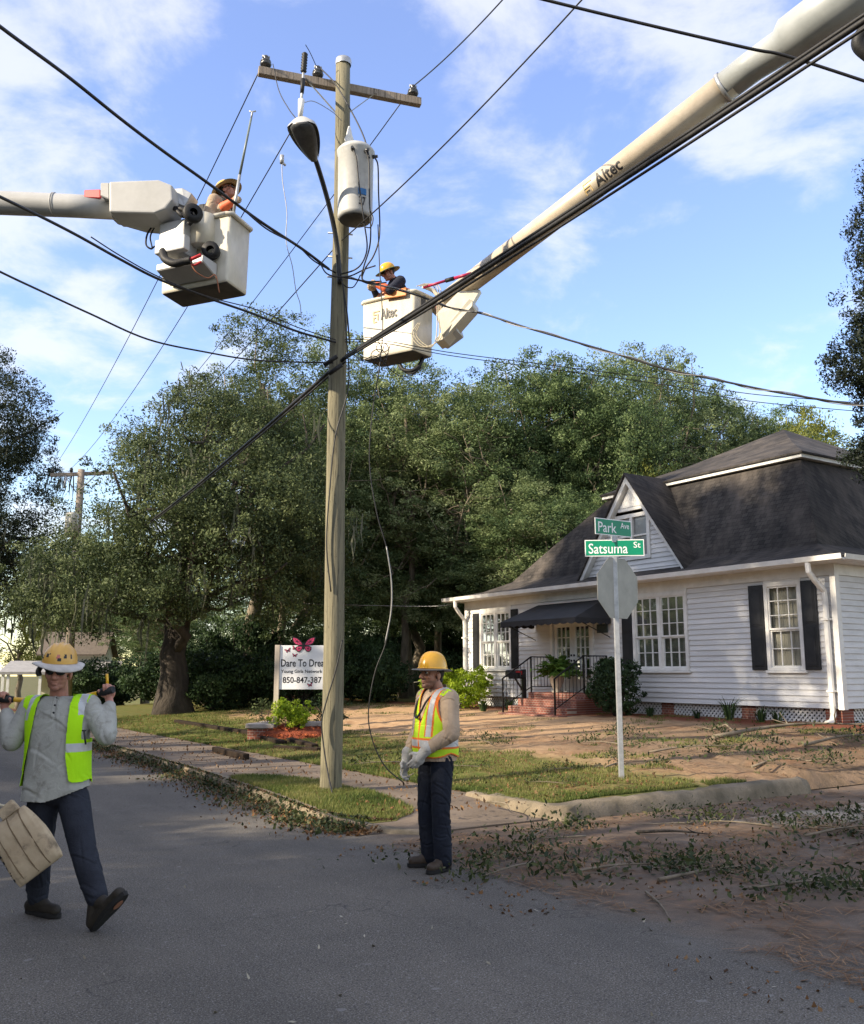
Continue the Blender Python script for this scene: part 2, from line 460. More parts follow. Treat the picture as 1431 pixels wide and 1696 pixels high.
M['walk'] = pm('pavement_concrete', (0.20,0.155,0.115), (0.10,0.075,0.052), 0.9, 1.2, bmp=0.4, bscale=60, fine=0.4, fscale=40)

def street_obj(name, verts, faces, mat, kind='structure'):
    verts = [(v[0], v[1], v[2] + drop(v[1])) for v in verts]
    me = bpy.data.meshes.new(name); me.from_pydata(verts, [], faces); me.materials.append(mat); me.update()
    o = link(name, me); o.rotation_euler = (0, 0, AH)
    return tag(o, kind=kind)
def rect(name, r0, r1, c0, c1, z, mat):
    cl = [c0] + [c for c in (38, 50, 60, 75, 88) if c0 < c < c1] + [c1]
    return street_obj(name, [(r, c, z) for c in cl for r in (r0, r1)], [(2*i, 2*i+1, 2*i+3, 2*i+2) for i in range(len(cl)-1)], mat)
gp_ = street_obj('ground', [(-900,-900,-2.75),(900,-900,-2.75),(900,900,-2.75),(-900,900,-2.75)], [(0,1,2,3)], M['far_ground'])
for v in gp_.data.vertices: v.co.z = -2.75
road = rect('road', -4.6, 5.6, -60, 140, 0.0, M['asphalt'])
rect('side_road', 5.6, 60, -6, 8.6, 0.0, M['asphalt'])
# the verge on the other side of the street
vl = [-60, 0, 38, 50, 60, 75, 88, 140]
street_obj('verge', [p for c in vl for p in ((-4.6, c, -0.02), (-4.75, c, 0.12), (-60, c, 0.5))], [f for i in range(len(vl)-1) for f in ((3*i, 3*i+1, 3*i+4, 3*i+3), (3*i+1, 3*i+2, 3*i+5, 3*i+4))], M['far_ground'])
def kr(c):     # street edge of the kerb
    xs = [8.0, 8.35, 8.9, 9.5, 11.4, 14.4, 19, 30, 140]; ys = [5.35, 5.0, 4.72, 4.66, 4.84, 5.05, 5.2, 5.3, 5.3]
    return float(np.interp(c, xs, ys))
def ribbon_kerb(name, path, h0, h1, width, mat, wob=0.012, seed=1, low=None):
    "path of (r, c); the kerb body lies to the left of the walking direction"
    rr = np.random.default_rng(seed); P = [Vector((p[0], p[1], 0)) for p in path]
    vs = []; fs = []; n = len(P)
    for i, p in enumerate(P):
        t = (P[min(i+1, n-1)] - P[max(i-1, 0)]).normalized(); nrm = Vector((-t.y, t.x, 0))
        h = (h0 + (h1 - h0) * i / (n - 1)) * (low(p) if low else 1)
        for o, z in ((-0.03, -0.02), (0.0, h*0.55), (0.025, h*0.9), (0.06, h), (width-0.03, h+0.005), (width, h-0.02), (width, -0.02)):
            q = p + nrm * (o + rr.normal(0, wob*0.6)) + Vector((0, 0, z + (rr.normal(0, wob*0.6) if z > 0 else 0)))
            vs.append(q)
    for i in range(n-1):
        for k in range(6): fs.append((i*7+k, i*7+k+1, (i+1)*7+k+1, (i+1)*7+k))
    fs += [tuple(range(7)), tuple(range((n-1)*7, n*7))[::-1]]
    o = street_obj(name, vs, fs, mat)
    bm = bmesh.new(); bm.from_mesh(o.data); bmesh.ops.recalc_face_normals(bm, faces=bm.faces); bm.to_mesh(o.data); bm.free()
    o.data.polygons.foreach_set('use_smooth', np.ones(len(o.data.polygons), dtype=bool))
    return o
cs = list(np.arange(8.0, 12, 0.12)) + list(np.arange(12, 40, 0.5)) + [60, 90, 130]
ribbon_kerb('kerb', [(kr(c), c) for c in cs][::-1], 0.11, 0.12, 0.17, M['kerb'], seed=3, low=lambda p: 0.25 + 0.75*min(max((p.y-8.3)/1.3, 0), 1))
# pavement slab between kerb and yard, with a strip of turf round the utility pole
def strip(name, fa, fb, c_list, z, mat, edge=0.05):
    vs = []; fs = []
    for c in c_list:
        a, b_ = fa(c), fb(c)
        zc = z*(0.15 + 0.85*min(max((c-8.3)/1.5, 0), 1))
        vs += [(a, c, zc-0.2), (a, c, zc), (b_, c, zc), (b_, c, zc-0.2)]
    for i in range(len(c_list)-1):
        for k in range(3): fs.append((i*4+k, i*4+k+1, (i+1)*4+k+1, (i+1)*4+k))
    fs += [(0,1,2,3), tuple(4*(len(c_list)-1)+k for k in (3,2,1,0))]
    return street_obj(name, vs, fs, mat)
strip('pavement', lambda c: kr(c)+0.165, lambda c: 7.02, [8.15] + [c for c in cs if c > 8.2], 0.115, M['walk'])
def turf_in(c): return float(np.interp(c, [8.75, 9.2, 10.8, 12.6, 13.1], [5.3, 5.75, 5.95, 5.72, 5.2]))
strip('turf_strip', lambda c: kr(c)+0.165, turf_in, list(np.arange(8.75, 13.05, 0.12)), 0.128, M['yard'])
# yard terrain
rs = list(np.arange(6.98, 12, 0.16)) + list(np.arange(12, 20, 0.4)) + [21, 24, 28, 34, 42, 55, 80]
cy = list(np.arange(8.16, 14, 0.16)) + list(np.arange(14, 30, 0.4)) + [31, 33, 36, 40, 46, 55, 70, 95, 130]
cy0 = [-60, -30, -12, -4]
nz = np.random.default_rng(8)
vs = []; fs = []
for c in cy:
    for r in rs:
        z = yard_h0(c, r) + (nz.normal(0, 0.012) if 7.2 < r < 20 and 8.4 < c < 30 else 0)
        if r > 11.2 and c < 8.3: z = 0.012
        vs.append((r, c, z))
nr = len(rs)
for i in range(len(cy)-1):
    for k in range(nr-1): fs.append((i*nr+k, i*nr+k+1, (i+1)*nr+k+1, (i+1)*nr+k))
yard = street_obj('yard', vs, fs, M['yard'])
yard.data.polygons.foreach_set('use_smooth', np.ones(len(yard.data.polygons), dtype=bool))
# raised kerb round the corner of the yard
pk = [(6.98 - 0.16 + 0.0, c) for c in np.arange(9.65, 8.3, -0.11)] + [(6.86, 8.2), (6.93, 8.07), (7.05, 8.0)] + [(r, 8.0 + 0.02*math.sin(r*2)) for r in np.arange(7.2, 11.35, 0.14)]
ribbon_kerb('yard_kerb', pk, 0.15, 0.19, 0.2, M['kerb'], 0.014, 5)
# pale slab in the mouth of the side street
rect('concrete_apron', 8.5, 12.5, 6.25, 7.05, 0.004, pm('pale_concrete', (0.36,0.30,0.225), (0.11,0.085,0.062), 0.9, 2.0, lo=0.44, hi=0.62, fine=0.5, fscale=30))

# ---------------------------------------------------------------- house (local x along the facade, y towards the street)
HP = (8.0, 18.5, 0.0)
house = thing('house', 'white lap sided house with dark hipped roof, front gable dormer and black shutters', 'house', HP, math.pi/2 + AH)
HL, HD = 12.62, 11.4
Z0, Z1 = 0.88, 3.5
def intervals(z0, z1, holes, a, b):
    cut = sorted((h[0], h[1]) for h in holes if h[2] < z1 - 0.01 and h[3] > z0 + 0.01)
    out = []; x = a
    for p, q in cut:
        if p > x: out.append((x, p))
        x = max(x, q)
    if x < b: out.append((x, b))
    return out
WIN = [(0.76, 1.63, 1.62, 3.44), (3.79, 5.50, 1.62, 3.44), (10.37, 11.86, 1.66, 3.38)]
DOOR = (6.92, 8.62, 1.1, 3.0)
holes = WIN + [DOOR]
sid = MB(); ch = 0.119
n = int((Z1 - Z0) / ch) + 1
for i in range(n):
    za, zb = Z0 + i*ch, min(Z0 + (i+1)*ch, Z1)
    for p, q in intervals(za, zb, holes, 0.06, HL - 0.06):
        sid.add([(p,0.028,za),(q,0.028,za),(q,0.004,zb),(p,0.004,zb),(p,0.0,za),(q,0.0,za)], [(0,1,2,3),(4,5,1,0)])
    # end walls
    sid.add([(-0.028,-0.06,za),(-0.028,-HD,za),(-0.004,-HD,zb),(-0.004,-0.06,zb),(0,-0.06,za),(0,-HD,za)], [(0,1,2,3),(4,5,1,0)])
    sid.add([(HL+0.028,-0.06,za),(HL+0.028,-HD,za),(HL+0.004,-HD,zb),(HL+0.004,-0.06,zb),(HL,-0.06,za),(HL,-HD,za)], [(0,1,2,3),(4,5,1,0)])
sid.build('wall', M['siding'], house)
core = MB(); core.box((0.01,-HD,Z0), (HL-0.01,-0.35,3.72)); core.build('dark_interior', M['black'], house)  # black block standing for the unlit rooms; their darkness is its colour
for x0, x1, z0, z1 in holes:
    rv = MB(); d = -0.34
    rv.add([(x0,0.004,z0),(x1,0.004,z0),(x1,0.004,z1),(x0,0.004,z1),(x0,d,z0),(x1,d,z0),(x1,d,z1),(x0,d,z1)], [(0,1,5,4),(1,2,6,5),(2,3,7,6),(3,0,4,7)])
    rv.build('reveal', M['white'], house)
fr = MB()   # corner boards, frieze, soffit
fr.box((-0.045,-0.1,Z0-0.02),(0.075,0.04,3.5)); fr.box((HL-0.075,-0.1,Z0-0.02),(HL+0.045,0.04,3.5))
fr.box((-0.047,-0.02,3.5),(HL+0.047,0.045,3.72)); fr.box((-0.045,-HD,3.5),(0.02,-0.025,3.72)); fr.box((HL-0.02,-HD,3.5),(HL+0.045,-0.025,3.72))
for x0, x1, z0, z1 in WIN: fr.box((x0-0.02,-0.02,z1+0.001),(x1+0.02,0.036,3.499))
fr.build('trim', M['white'], house)
sf = MB(); sf.box((-0.40,-HD-0.4,3.722),(HL+0.40,0.40,3.76)); sf.build('soffit', M['white'], house)
# roofs
def roof_mat():
    m, nt, N, L, b = new_mat('dark_shingles')
    t = N.new('ShaderNodeTexCoord'); mp = N.new('ShaderNodeMapping')
    sx = N.new('ShaderNodeSeparateXYZ'); L.new(t.outputs['Object'], sx.inputs[0])
    cb = N.new('ShaderNodeCombineXYZ')
    L.new(mth(nt, 'SUBTRACT', sx.outputs[0], sx.outputs[1]), cb.inputs[0]); L.new(mth(nt, 'SUBTRACT', sx.outputs[2], mth(nt, 'MULTIPLY', sx.outputs[1], 0.35)), cb.inputs[1])
    br = N.new('ShaderNodeTexBrick'); br.inputs['Scale'].default_value = 5.5
    br.inputs['Brick Width'].default_value = 0.9; br.inputs['Row Height'].default_value = 0.6
    br.inputs['Color1'].default_value = (0.066,0.059,0.054,1); br.inputs['Color2'].default_value = (0.030,0.027,0.025,1)
    br.inputs['Mortar'].default_value = (0.008,0.008,0.008,1); br.inputs['Mortar Size'].default_value = 0.03
    L.new(cb.outputs[0], br.inputs[0])
    c = mix(nt, rng_map(nt, noise(nt, 1.1, 7, 0.7, stretch=(2.0,2.0,0.5)), 0.42, 0.72, 0, 0.7), br.outputs[0], (0.13,0.11,0.094))
    c = mix(nt, rng_map(nt, noise(nt, 0.5, 4, 0.6), 0.45, 0.7, 0, 0.7), c, (0.012,0.012,0.013))
    L.new(c, b.inputs['Base Color']); b.inputs['Roughness'].default_value = 0.9; b.inputs['Specular IOR Level'].default_value = 0.25
    bump(nt, b, br.outputs['Fac'], -1.0, 0.05)
    return m
M['roof'] = roof_mat()
def ringpts(t0, t1, y0, y1, z): return [Vector((t0,y0,z)), Vector((t1,y0,z)), Vector((t1,y1,z)), Vector((t0,y1,z))]
rings = [ringpts(-0.44, HL+0.44, 0.44, -HD-0.44, 3.765), ringpts(-0.44, HL+0.44, 0.44, -HD-0.44, 3.83),
         ringpts(0.35, HL-0.42, -0.35, -HD+0.45, 4.02), ringpts(0.93, HL-1.12, -0.93, -HD+1.0, 4.30),
         ringpts(1.38, HL-2.7, -1.38, -HD+1.5, 5.35), ringpts(1.83, 8.2, -1.83, -HD+1.9, 6.42)]
rf = MB(); vs = [v for r_ in rings for v in r_]; fs = []
for i in range(len(rings)-1):
    for k in range(4): fs.append((i*4+k, i*4+(k+1) % 4, (i+1)*4+(k+1) % 4, (i+1)*4+k))
rf.add(vs, fs); rf.build('roof', M['roof'], house)
tr = MB(); tr.box((1.74, -HD+1.84, 6.47), (8.29, -1.74, 6.555)); trb = tr.build('roof_band', M['white'], house)
ur = MB(); up = ringpts(1.69, 8.34, -1.69, -HD+1.80, 6.556); up2 = ringpts(1.69, 8.34, -1.69, -HD+1.80, 6.60); ap = Vector((4.98,-5.69,8.40))
mid = [p.lerp(ap, 0.5) - Vector((0,0,0.08)) for p in up2]
fs = [(3,2,1,0)]
for i in range(2):
    for k in range(4): fs.append((i*4+k, i*4+(k+1) % 4, (i+1)*4+(k+1) % 4, (i+1)*4+k))
fs += [(8+k, 8+(k+1) % 4, 12) for k in range(4)]
ur.add(up + up2 + mid + [ap], fs); ur.build('roof', M['roof'], house)
# gutters and downpipes
g = MB()
def gutter(a, b_, out):
    a, b_, o = Vector(a), Vector(b_), Vector(out)
    g.prism([a, a + o*0.11 + Vector((0,0,0.02)), a + o*0.13 + Vector((0,0,0.12)), a + o*0.115 + Vector((0,0,0.12)), a + o*0.10 + Vector((0,0,0.04)), a + Vector((0,0,0.03))], b_ - a)
gutter((-0.55,0.445,3.72), (HL+0.55,0.445,3.72), (0,1,0)); gutter((-0.445,0.44,3.72), (-0.445,-HD,3.72), (-1,0,0)); gutter((HL+0.445,0.44,3.72), (HL+0.445,-HD,3.72), (1,0,0))
g.build('gutter', M['white'], house)
def downpipe(x, kick=1):
    d = MB()
    d.tube([(x,0.50,3.73),(x,0.49,3.55),(x-0.02*kick,0.36,3.40),(x-0.06*kick,0.12,3.18),(x-0.06*kick,0.10,3.0),(x-0.06*kick,0.10,0.75),(x-0.06*kick,0.16,0.64),(x-0.06*kick,0.34,0.60)], 0.058, 8, smooth=False)
    for z in (1.2, 2.6): d.box((x-0.06*kick-0.075,0.02,z),(x-0.06*kick+0.075,0.17,z+0.04))
    d.build('downpipe', M['white'], house)
downpipe(0.22); downpipe(HL-0.1, -1)
# windows
M['curtain'] = pm('pale_curtain', (0.42,0.39,0.33), (0.30,0.28,0.24), 0.8, 3, stretch=(8,1,0.4))
M['blind'] = M['curtain']
def window(x0, x1, z0, z1, cols, rows_top, rows_bot, mull, y=0.0, parent=house, split=0.54, casing=0.085):
    w = MB()
    c = casing
    w.box((x0-c*0.2,y-0.05,z0),(x0+c*0.8,y+0.055,z1)); w.box((x1-c*0.8,y-0.05,z0),(x1+c*0.2,y+0.055,z1))
    w.box((x0+c*0.8,y-0.05,z1-c*0.9),(x1-c*0.8,y+0.053,z1)); w.box((x0+c*0.8,y-0.05,z0),(x1-c*0.8,y+0.053,z0+c*0.7))
    wf = w.build('window', M['white'], parent, 0.004, 1)
    s = MB(); s.box((x0-c*0.6,y+0.003,z0-0.055),(x1+c*0.6,y+0.085,z0-0.002)); s.build('sill', M['white'], wf, 0.004, 1)
    units = [(x0+c*0.8, x1-c*0.8)]
    if mull:
        m_ = (x0+x1)/2; units = [(x0+c*0.8, m_-0.045), (m_+0.045, x1-c*0.8)]
        k = MB(); k.box((m_-0.045,y-0.05,z0+c*0.7),(m_+0.045,y+0.05,z1-c*0.9)); k.build('mullion', M['white'], wf)
    zm = z0 + (z1-z0)*(1-split)
    for a, b_ in units:
        for (za, zb, rows, yy) in ((zm, z1-c*0.9, rows_top, y+0.012), (z0+c*0.7, zm, rows_bot, y-0.018)):
            q = MB(); e = 0.032
            q.box((a,yy-0.018,za),(a+e,yy+0.018,zb)); q.box((b_-e,yy-0.018,za),(b_,yy+0.018,zb)); q.box((a+e,yy-0.018,zb-e),(b_-e,yy+0.018,zb)); q.box((a+e,yy-0.018,za),(b_-e,yy+0.018,za+e*1.2))
            for i in range(1, cols): xx = a + (b_-a)*i/cols; q.box((xx-0.009,yy-0.010,za+e*1.2),(xx+0.009,yy+0.014,zb-e))
            for i in range(1, rows): zz_ = za + (zb-za)*i/rows; q.box((a+e,yy-0.011,zz_-0.009),(b_-e,yy+0.012,zz_+0.009))
            q.build('sash', M['white'], wf)
            p = MB(); p.add([(a+e,yy-0.004,za+e),(b_-e,yy-0.004,za+e),(b_-e,yy-0.004,zb-e),(a+e,yy-0.004,zb-e)], [(0,1,2,3)]); p.build('pane', M['glass'], wf)
    cu = MB(); nx = 40; vs = []; fs = []
    for i in range(nx+1):
        xx = x0+0.03 + (x1-x0-0.06)*i/nx; yy = y-0.10 + 0.012*math.sin(i*1.9) + 0.006*math.sin(i*4.3)
        vs += [(xx,yy,z0+0.02),(xx,yy,z1-0.03)]
    fs = [(2*i,2*i+2,2*i+3,2*i+1) for i in range(nx)]
    cu.add(vs, fs, smooth=True); cu.build('curtain', M['curtain'], wf)
    return wf
window(*WIN[0], 3, 3, 2, False)
window(*WIN[1], 3, 3, 2, True, split=0.57)
window(*WIN[2], 3, 3, 2, True)
def shutter(x0, x1, z0, z1):
    s = MB(); s.box((x0,0.03,z0),(x1,0.062,z1)); e = 0.05; zm = (z0+z1)/2
    for a, b_ in ((z0+e*1.4, zm-e*0.7), (zm+e*0.7, z1-e*1.4)):
        s.box((x0+e,0.0622,a),(x1-e,0.070,b_)); s.box((x0+e*1.5,0.0702,a+e*0.5),(x1-e*1.5,0.078,b_-e*0.5))
    s.build('shutter', M['black'], house, 0.004, 1)
shutter(0.39, 0.735, 1.63, 3.43); shutter(1.66, 2.03, 1.63, 3.42)
shutter(5.53, 5.87, 1.68, 3.36); shutter(3.43-0.0, 3.76, 1.63, 3.43) if False else None
shutter(10.03, 10.34, 1.68, 3.37); shutter(11.89, 12.22, 1.67, 3.34)
# doors
df = MB(); df.box((6.92,-0.06,1.1),(7.02,0.06,3.0)); df.box((8.52,-0.06,1.1),(8.62,0.06,3.0)); df.box((7.02,-0.06,2.9),(8.52,0.058,3.0)); df.box((6.90,-0.06,1.06),(8.64,0.1,1.1))
dfo = df.build('door_frame', M['white'], house, 0.004, 1)
for a, b_ in ((7.03, 7.765), (7.775, 8.51)):
    d = MB(); e = 0.11
    d.box((a,-0.045,1.11),(a+e,-0.005,2.89)); d.box((b_-e,-0.045,1.11),(b_,-0.005,2.89)); d.box((a+e,-0.045,1.11),(b_-e,-0.005,1.40)); d.box((a+e,-0.045,2.77),(b_-e,-0.005,2.89))
    for i in (1, 2): xx = a+e + (b_-a-2*e)*i/3; d.box((xx-0.011,-0.04,1.40),(xx+0.011,-0.008,2.77))
    for i in range(1, 5): zz_ = 1.40 + 1.37*i/5; d.box((a+e,-0.039,zz_-0.011),(b_-e,-0.009,zz_+0.011))
    dr = d.build('door', M['white'], house)
    p = MB(); p.add([(a+e,-0.03,1.4),(b_-e,-0.03,1.4),(b_-e,-0.03,2.77),(a+e,-0.03,2.77)], [(0,1,2,3)]); p.build('pane', M['glass'], dr)
    for zz_, nm_ in ((2.02, 'lock'), (1.88, 'handle')):
        h = MB(); xx = b_-0.05 if a < 7.5 else a+0.05
        h.lathe([(0.0,0.0),(0.028,0.0),(0.03,0.02),(0.0,0.03)], n=10, M=Matrix.Translation((xx,-0.005,zz_)) @ Matrix.Rotation(-math.pi/2, 4, 'X'))
        h.build(nm_, M['iron'], dr)
# awning over the doors
aw = MB(); ax0, ax1 = 6.35, 9.15
bk = [(ax0+0.15,0.05,3.42),(ax1-0.05,0.05,3.42)]; ft = [(ax0-0.1,1.25,2.92),(ax1+0.12,1.25,2.92)]; nv = 42
aw.add([bk[0],bk[1],ft[1],ft[0],(ax0-0.1,0.05,2.92),(ax1+0.12,0.05,2.92)], [(0,1,2,3),(0,3,4),(1,5,2)])
def valance(p, q, n):
    p, q = Vector(p), Vector(q); vs = []; fs = []
    for i in range(n+1):
        a = p.lerp(q, i/n); vs += [a, a - Vector((0,0,0.12 + 0.035*abs(math.sin(i*math.pi/4))))]
    for i in range(n): fs.append((2*i,2*i+2,2*i+3,2*i+1))
    aw.add(vs, fs)
valance(ft[0], ft[1], nv); valance((ax0-0.1,0.05,2.92), ft[0], 20); valance(ft[1], (ax1+0.12,0.05,2.92), 20)
awo = aw.build('awning', pm('dark_awning_canvas', (0.018,0.019,0.022), (0.03,0.031,0.034), 0.8, 2, bmp=0.2, bscale=80), house)
for x in (ax0-0.06, ax1+0.06): af = MB(); af.tube([(x,0.06,2.9),(x,1.22,2.9)], 0.012, 6); af.tube([(x,0.06,2.45),(x,1.2,2.88)], 0.012, 6); af.build('awning_frame', M['iron'], awo)
# plaque, wall lamp, outlet
pl = MB(); pl.box((6.38,0.03,2.57),(6.78,0.05,2.79)); pl.build('plaque', pm('dark_plaque', (0.03,0.05,0.055), (0.05,0.075,0.08), 0.5, 14), house, 0.006, 1)
# steps of brick, railings
st = MB(); sx0, sx1 = 6.30, 8.50
st.box((sx0,0.03,0.35),(sx1,0.95,1.06)); st.box((sx0-0.03,0.952,0.35),(sx1+0.03,1.27,0.90)); st.box((sx0-0.05,1.272,0.35),(sx1+0.05,1.59,0.725)); st.box((sx0-0.07,1.592,0.35),(sx1+0.07,1.90,0.56))
st.build('steps', M['brick'], house, 0.008, 1)
def railing(x, bars=7):
    r_ = MB()
    pts = [(x,0.12,1.98),(x,0.9,1.98),(x,1.85,1.42)]
    r_.tube(pts, 0.02, 6, smooth=False); low = [(x,0.12,1.20),(x,0.9,1.20),(x,1.85,0.70)]
    r_.tube(low, 0.013, 6, smooth=False)
    for y, za, zb in ((0.12,1.05,1.99),(0.9,1.05,1.99),(1.85,0.55,1.43)): r_.box((x-0.017,y-0.017,za),(x+0.017,y+0.017,zb))
    for i in range(1, bars):
        y = 0.12 + 0.78*i/bars; r_.tube([(x,y,1.20),(x,y,1.98)], 0.008, 5)
    for i in range(1, 8):
        f_ = i/8; r_.tube([(x,0.9+0.95*f_,1.20-0.5*f_),(x,0.9+0.95*f_,1.98-0.56*f_)], 0.008, 5)
    for k in range(2):
        sc = [(x, 0.22+0.3*k + 0.08*math.cos(a)*(1-a/9), 1.5 + 0.09*math.sin(a)*(1-a/9)) for a in np.arange(0, 8, 0.5)]
        r_.tube(sc, 0.006, 4)
    r_.build('railing', M['iron'], house)
railing(sx0+0.08); railing(sx1-0.08)
# lattice skirting and brick piers
def skirt(n_from, n_to, fn):
    lt = MB(); x = n_from
    while x < n_to:
        for sgn, off in ((1, 0.0), (-1, 0.012)):
            w = 0.026; dx = 0.30 * sgn; xa = x if sgn > 0 else x + 0.30
            lt.add([fn(xa-w, off, 0.57), fn(xa+w, off, 0.57), fn(xa+dx+w, off, 0.87), fn(xa+dx-w, off, 0.87), fn(xa-w, off-0.01, 0.57), fn(xa+w, off-0.01, 0.57), fn(xa+dx+w, off-0.01, 0.87), fn(xa+dx-w, off-0.01, 0.87)],
                   [(0,1,2,3),(4,5,6,7),(0,4,7,3),(1,5,6,2)])
        x += 0.105
    return lt
skirt(0.3, 5.9, lambda x, o, z: (x, -0.10+o, z)).build('lattice', M['siding'], house)
skirt(9.0, 12.2, lambda x, o, z: (x, -0.10+o, z)).build('lattice', M['siding'], house)
skirt(0.3, 10.6, lambda x, o, z: (0.10-o, -x, z)).build('lattice', M['siding'], house)
fd = MB(); fd.box((0.2,-HD+0.1,0.3),(HL-0.2,-0.3,0.879)); fd.build('foundation', M['black'], house)  # black block behind the lattice; shade under the floor put into its colour
for x in (0.0, 2.05, 4.35, 5.75, 9.3, HL-0.5):
    b_ = MB(); b_.box((x+0.06,-0.42,0.3),(x+0.42,-0.075 if x else -0.04,0.872)); b_.build('pier', M['brick'], house)
for y in (-3.5, -7, -10.8):
    b_ = MB(); b_.box((0.05,y,0.3),(0.4,y+0.45,0.872)); b_.build('pier', M['brick'], house)
# dormer
GY = -0.55; gl, gr_, gz = 7.75, 4.22, 4.10; gp = (5.985, 6.58)
dm = MB(); k = 0
hw = (5.35, 6.62, 4.42, 5.62)
for i in range(22):
    za, zb = 4.05 + i*0.119, 4.05 + (i+1)*0.119
    if zb > 6.5: break
    f_ = (zb - gz) / (gp[1] - gz); xa = gr_ + (gp[0]-gr_)*max(f_,0); xb = gl + (gp[0]-gl)*max(f_,0)
    for p, q in intervals(za, zb, [hw], xa, xb):
        dm.add([(p,GY+0.024,za),(q,GY+0.024,za),(q,GY+0.002,zb),(p,GY+0.002,zb),(p,GY,za),(q,GY,za)], [(0,1,2,3),(4,5,1,0)])
dmo = dm.build('dormer', M['siding'], house)
db = MB(); db.prism([(gr_,GY-0.16,4.0),(gl,GY-0.16,4.0),(gp[0],GY-0.16,gp[1]-0.05)], (0,-0.02,0)); db.build('dormer_back', M['black'], dmo)
dl = MB()
for s0 in (gr_-0.16, gl+0.16):
    a = Vector((s0, GY+0.02, gz-0.17)); b_ = Vector((gp[0], GY+0.02, gp[1]+0.03)); nrm = Vector((0,0,1))
    dl.prism([a, a+Vector((0,0,0.01)), b_, b_-Vector((0,0,0.20)), a-Vector((-0.11 if s0 < 6 else 0.11,0,0.0))], (0,0.16,0))
dl.build('bargeboard', M['white'], dmo)
va = MB(); va.prism([(gp[0]-0.36,GY+0.025,5.80),(gp[0]+0.36,GY+0.025,5.80),(gp[0],GY+0.025,6.3)], (0,0.03,0)); va.prism([(gp[0]-0.42,GY+0.02,5.70),(gp[0]+0.42,GY+0.02,5.70),(gp[0]+0.42,GY+0.02,5.78),(gp[0]-0.42,GY+0.02,5.78)], (0,0.06,0)); va.build('gable_vent', M['white'], dmo)
window(*hw, 1, 1, 1, True, y=GY, parent=dmo, split=0.5) if False else None
dw = MB(); x0, x1, z0, z1 = hw; c = 0.10
dw.box((x0,GY-0.05,z0),(x0+c,GY+0.05,z1)); dw.box((x1-c,GY-0.05,z0),(x1,GY+0.05,z1)); dw.box((x0+c,GY-0.05,z1-c),(x1-c,GY+0.048,z1)); dw.box((x0+c,GY-0.05,z0),(x1-c,GY+0.048,z0+c)); dw.box((5.94,GY-0.05,z0+c),(6.03,GY+0.045,z1-c))
for a, b_ in ((x0+c,5.94),(6.03,x1-c)): dw.box((a,GY-0.04,5.02),(b_,GY+0.02,5.06))
dwo = dw.build('window', M['white'], dmo)
# panes of the gable window, merged with its frame as its one glazed panel
pp = MB(); pp.add([(x0+c,GY-0.02,z0+c),(x1-c,GY-0.02,z0+c),(x1-c,GY-0.02,z1-c),(x0+c,GY-0.02,z1-c)], [(0,1,2,3)]); pp.build('window_pane', pm('dim_glazing', (0.20,0.21,0.21), (0.15,0.155,0.155), 0.08, 2, spec=0.6), dmo)
dr = MB()
for s0 in (gr_-0.2, gl+0.2):
    a, b_ = Vector((s0, GY+0.24, gz-0.22)), Vector((gp[0], GY+0.24, gp[1]+0.06))
    a2, b2 = Vector((s0, -2.4, gz-0.22)), Vector((gp[0], -2.7, gp[1]+0.06))
    t_ = Vector((0,0,0.05)); dr.add([a,b_,b2,a2,a+t_,b_+t_,b2+t_,a2+t_], [(0,1,2,3),(4,5,6,7),(0,1,5,4),(3,2,6,7),(0,3,7,4)])
dr.build('dormer_roof', M['roof'], dmo)
dk = MB(); dk.box((gr_-0.1,GY-0.1,3.95),(gl+0.1,GY+0.10,4.06)); dk.build('dormer_sill', M['white'], dmo)
# ---------------------------------------------------------------- trees, shrubs, grass, litter
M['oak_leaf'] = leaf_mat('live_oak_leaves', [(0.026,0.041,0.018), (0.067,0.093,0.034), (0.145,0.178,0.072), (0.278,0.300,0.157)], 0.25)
M['olive_leaf'] = leaf_mat('olive_leaves', [(0.032,0.050,0.019), (0.084,0.116,0.043), (0.168,0.206,0.081), (0.263,0.295,0.150)], 0.3)
M['wood_leaf'] = leaf_mat('woodland_leaves', [(0.031,0.057,0.023), (0.078,0.123,0.047), (0.164,0.223,0.086), (0.296,0.330,0.184)], 0.3)
M['pale_leaf'] = leaf_mat('pale_woodland_leaves', [(0.069,0.101,0.037), (0.149,0.196,0.078), (0.253,0.304,0.140), (0.368,0.392,0.228)], 0.3)
M['yellow_leaf'] = leaf_mat('yellow_green_leaves', [(0.096,0.112,0.024), (0.192,0.213,0.048), (0.288,0.288,0.072)], 0.35)
M['cedar_leaf'] = leaf_mat('cedar_sprays', [(0.007,0.012,0.007), (0.014,0.022,0.011), (0.025,0.036,0.017)], 0.15)
M['shade_leaf'] = leaf_mat('shaded_oak_leaves', [(0.012,0.018,0.009), (0.028,0.038,0.016), (0.06,0.072,0.03), (0.11,0.115,0.06)], 0.2)  # oak colours about halved: the tree's shaded side put into the leaf colour
M['dark_leaf'] = leaf_mat('dark_shrub_leaves', [(0.018,0.036,0.016), (0.039,0.072,0.026), (0.078,0.130,0.046)], 0.25, 0.35)
M['lime_leaf'] = leaf_mat('lime_shrub_leaves', [(0.14,0.22,0.012), (0.34,0.46,0.03), (0.52,0.58,0.07)], 0.35)
M['fern_leaf'] = leaf_mat('fern_fronds', [(0.05,0.11,0.02), (0.10,0.20,0.035), (0.17,0.28,0.06)], 0.35)
M['moss'] = leaf_mat('grey_moss', [(0.07,0.08,0.055), (0.12,0.13,0.09), (0.18,0.18,0.13)], 0.3, 0.9)
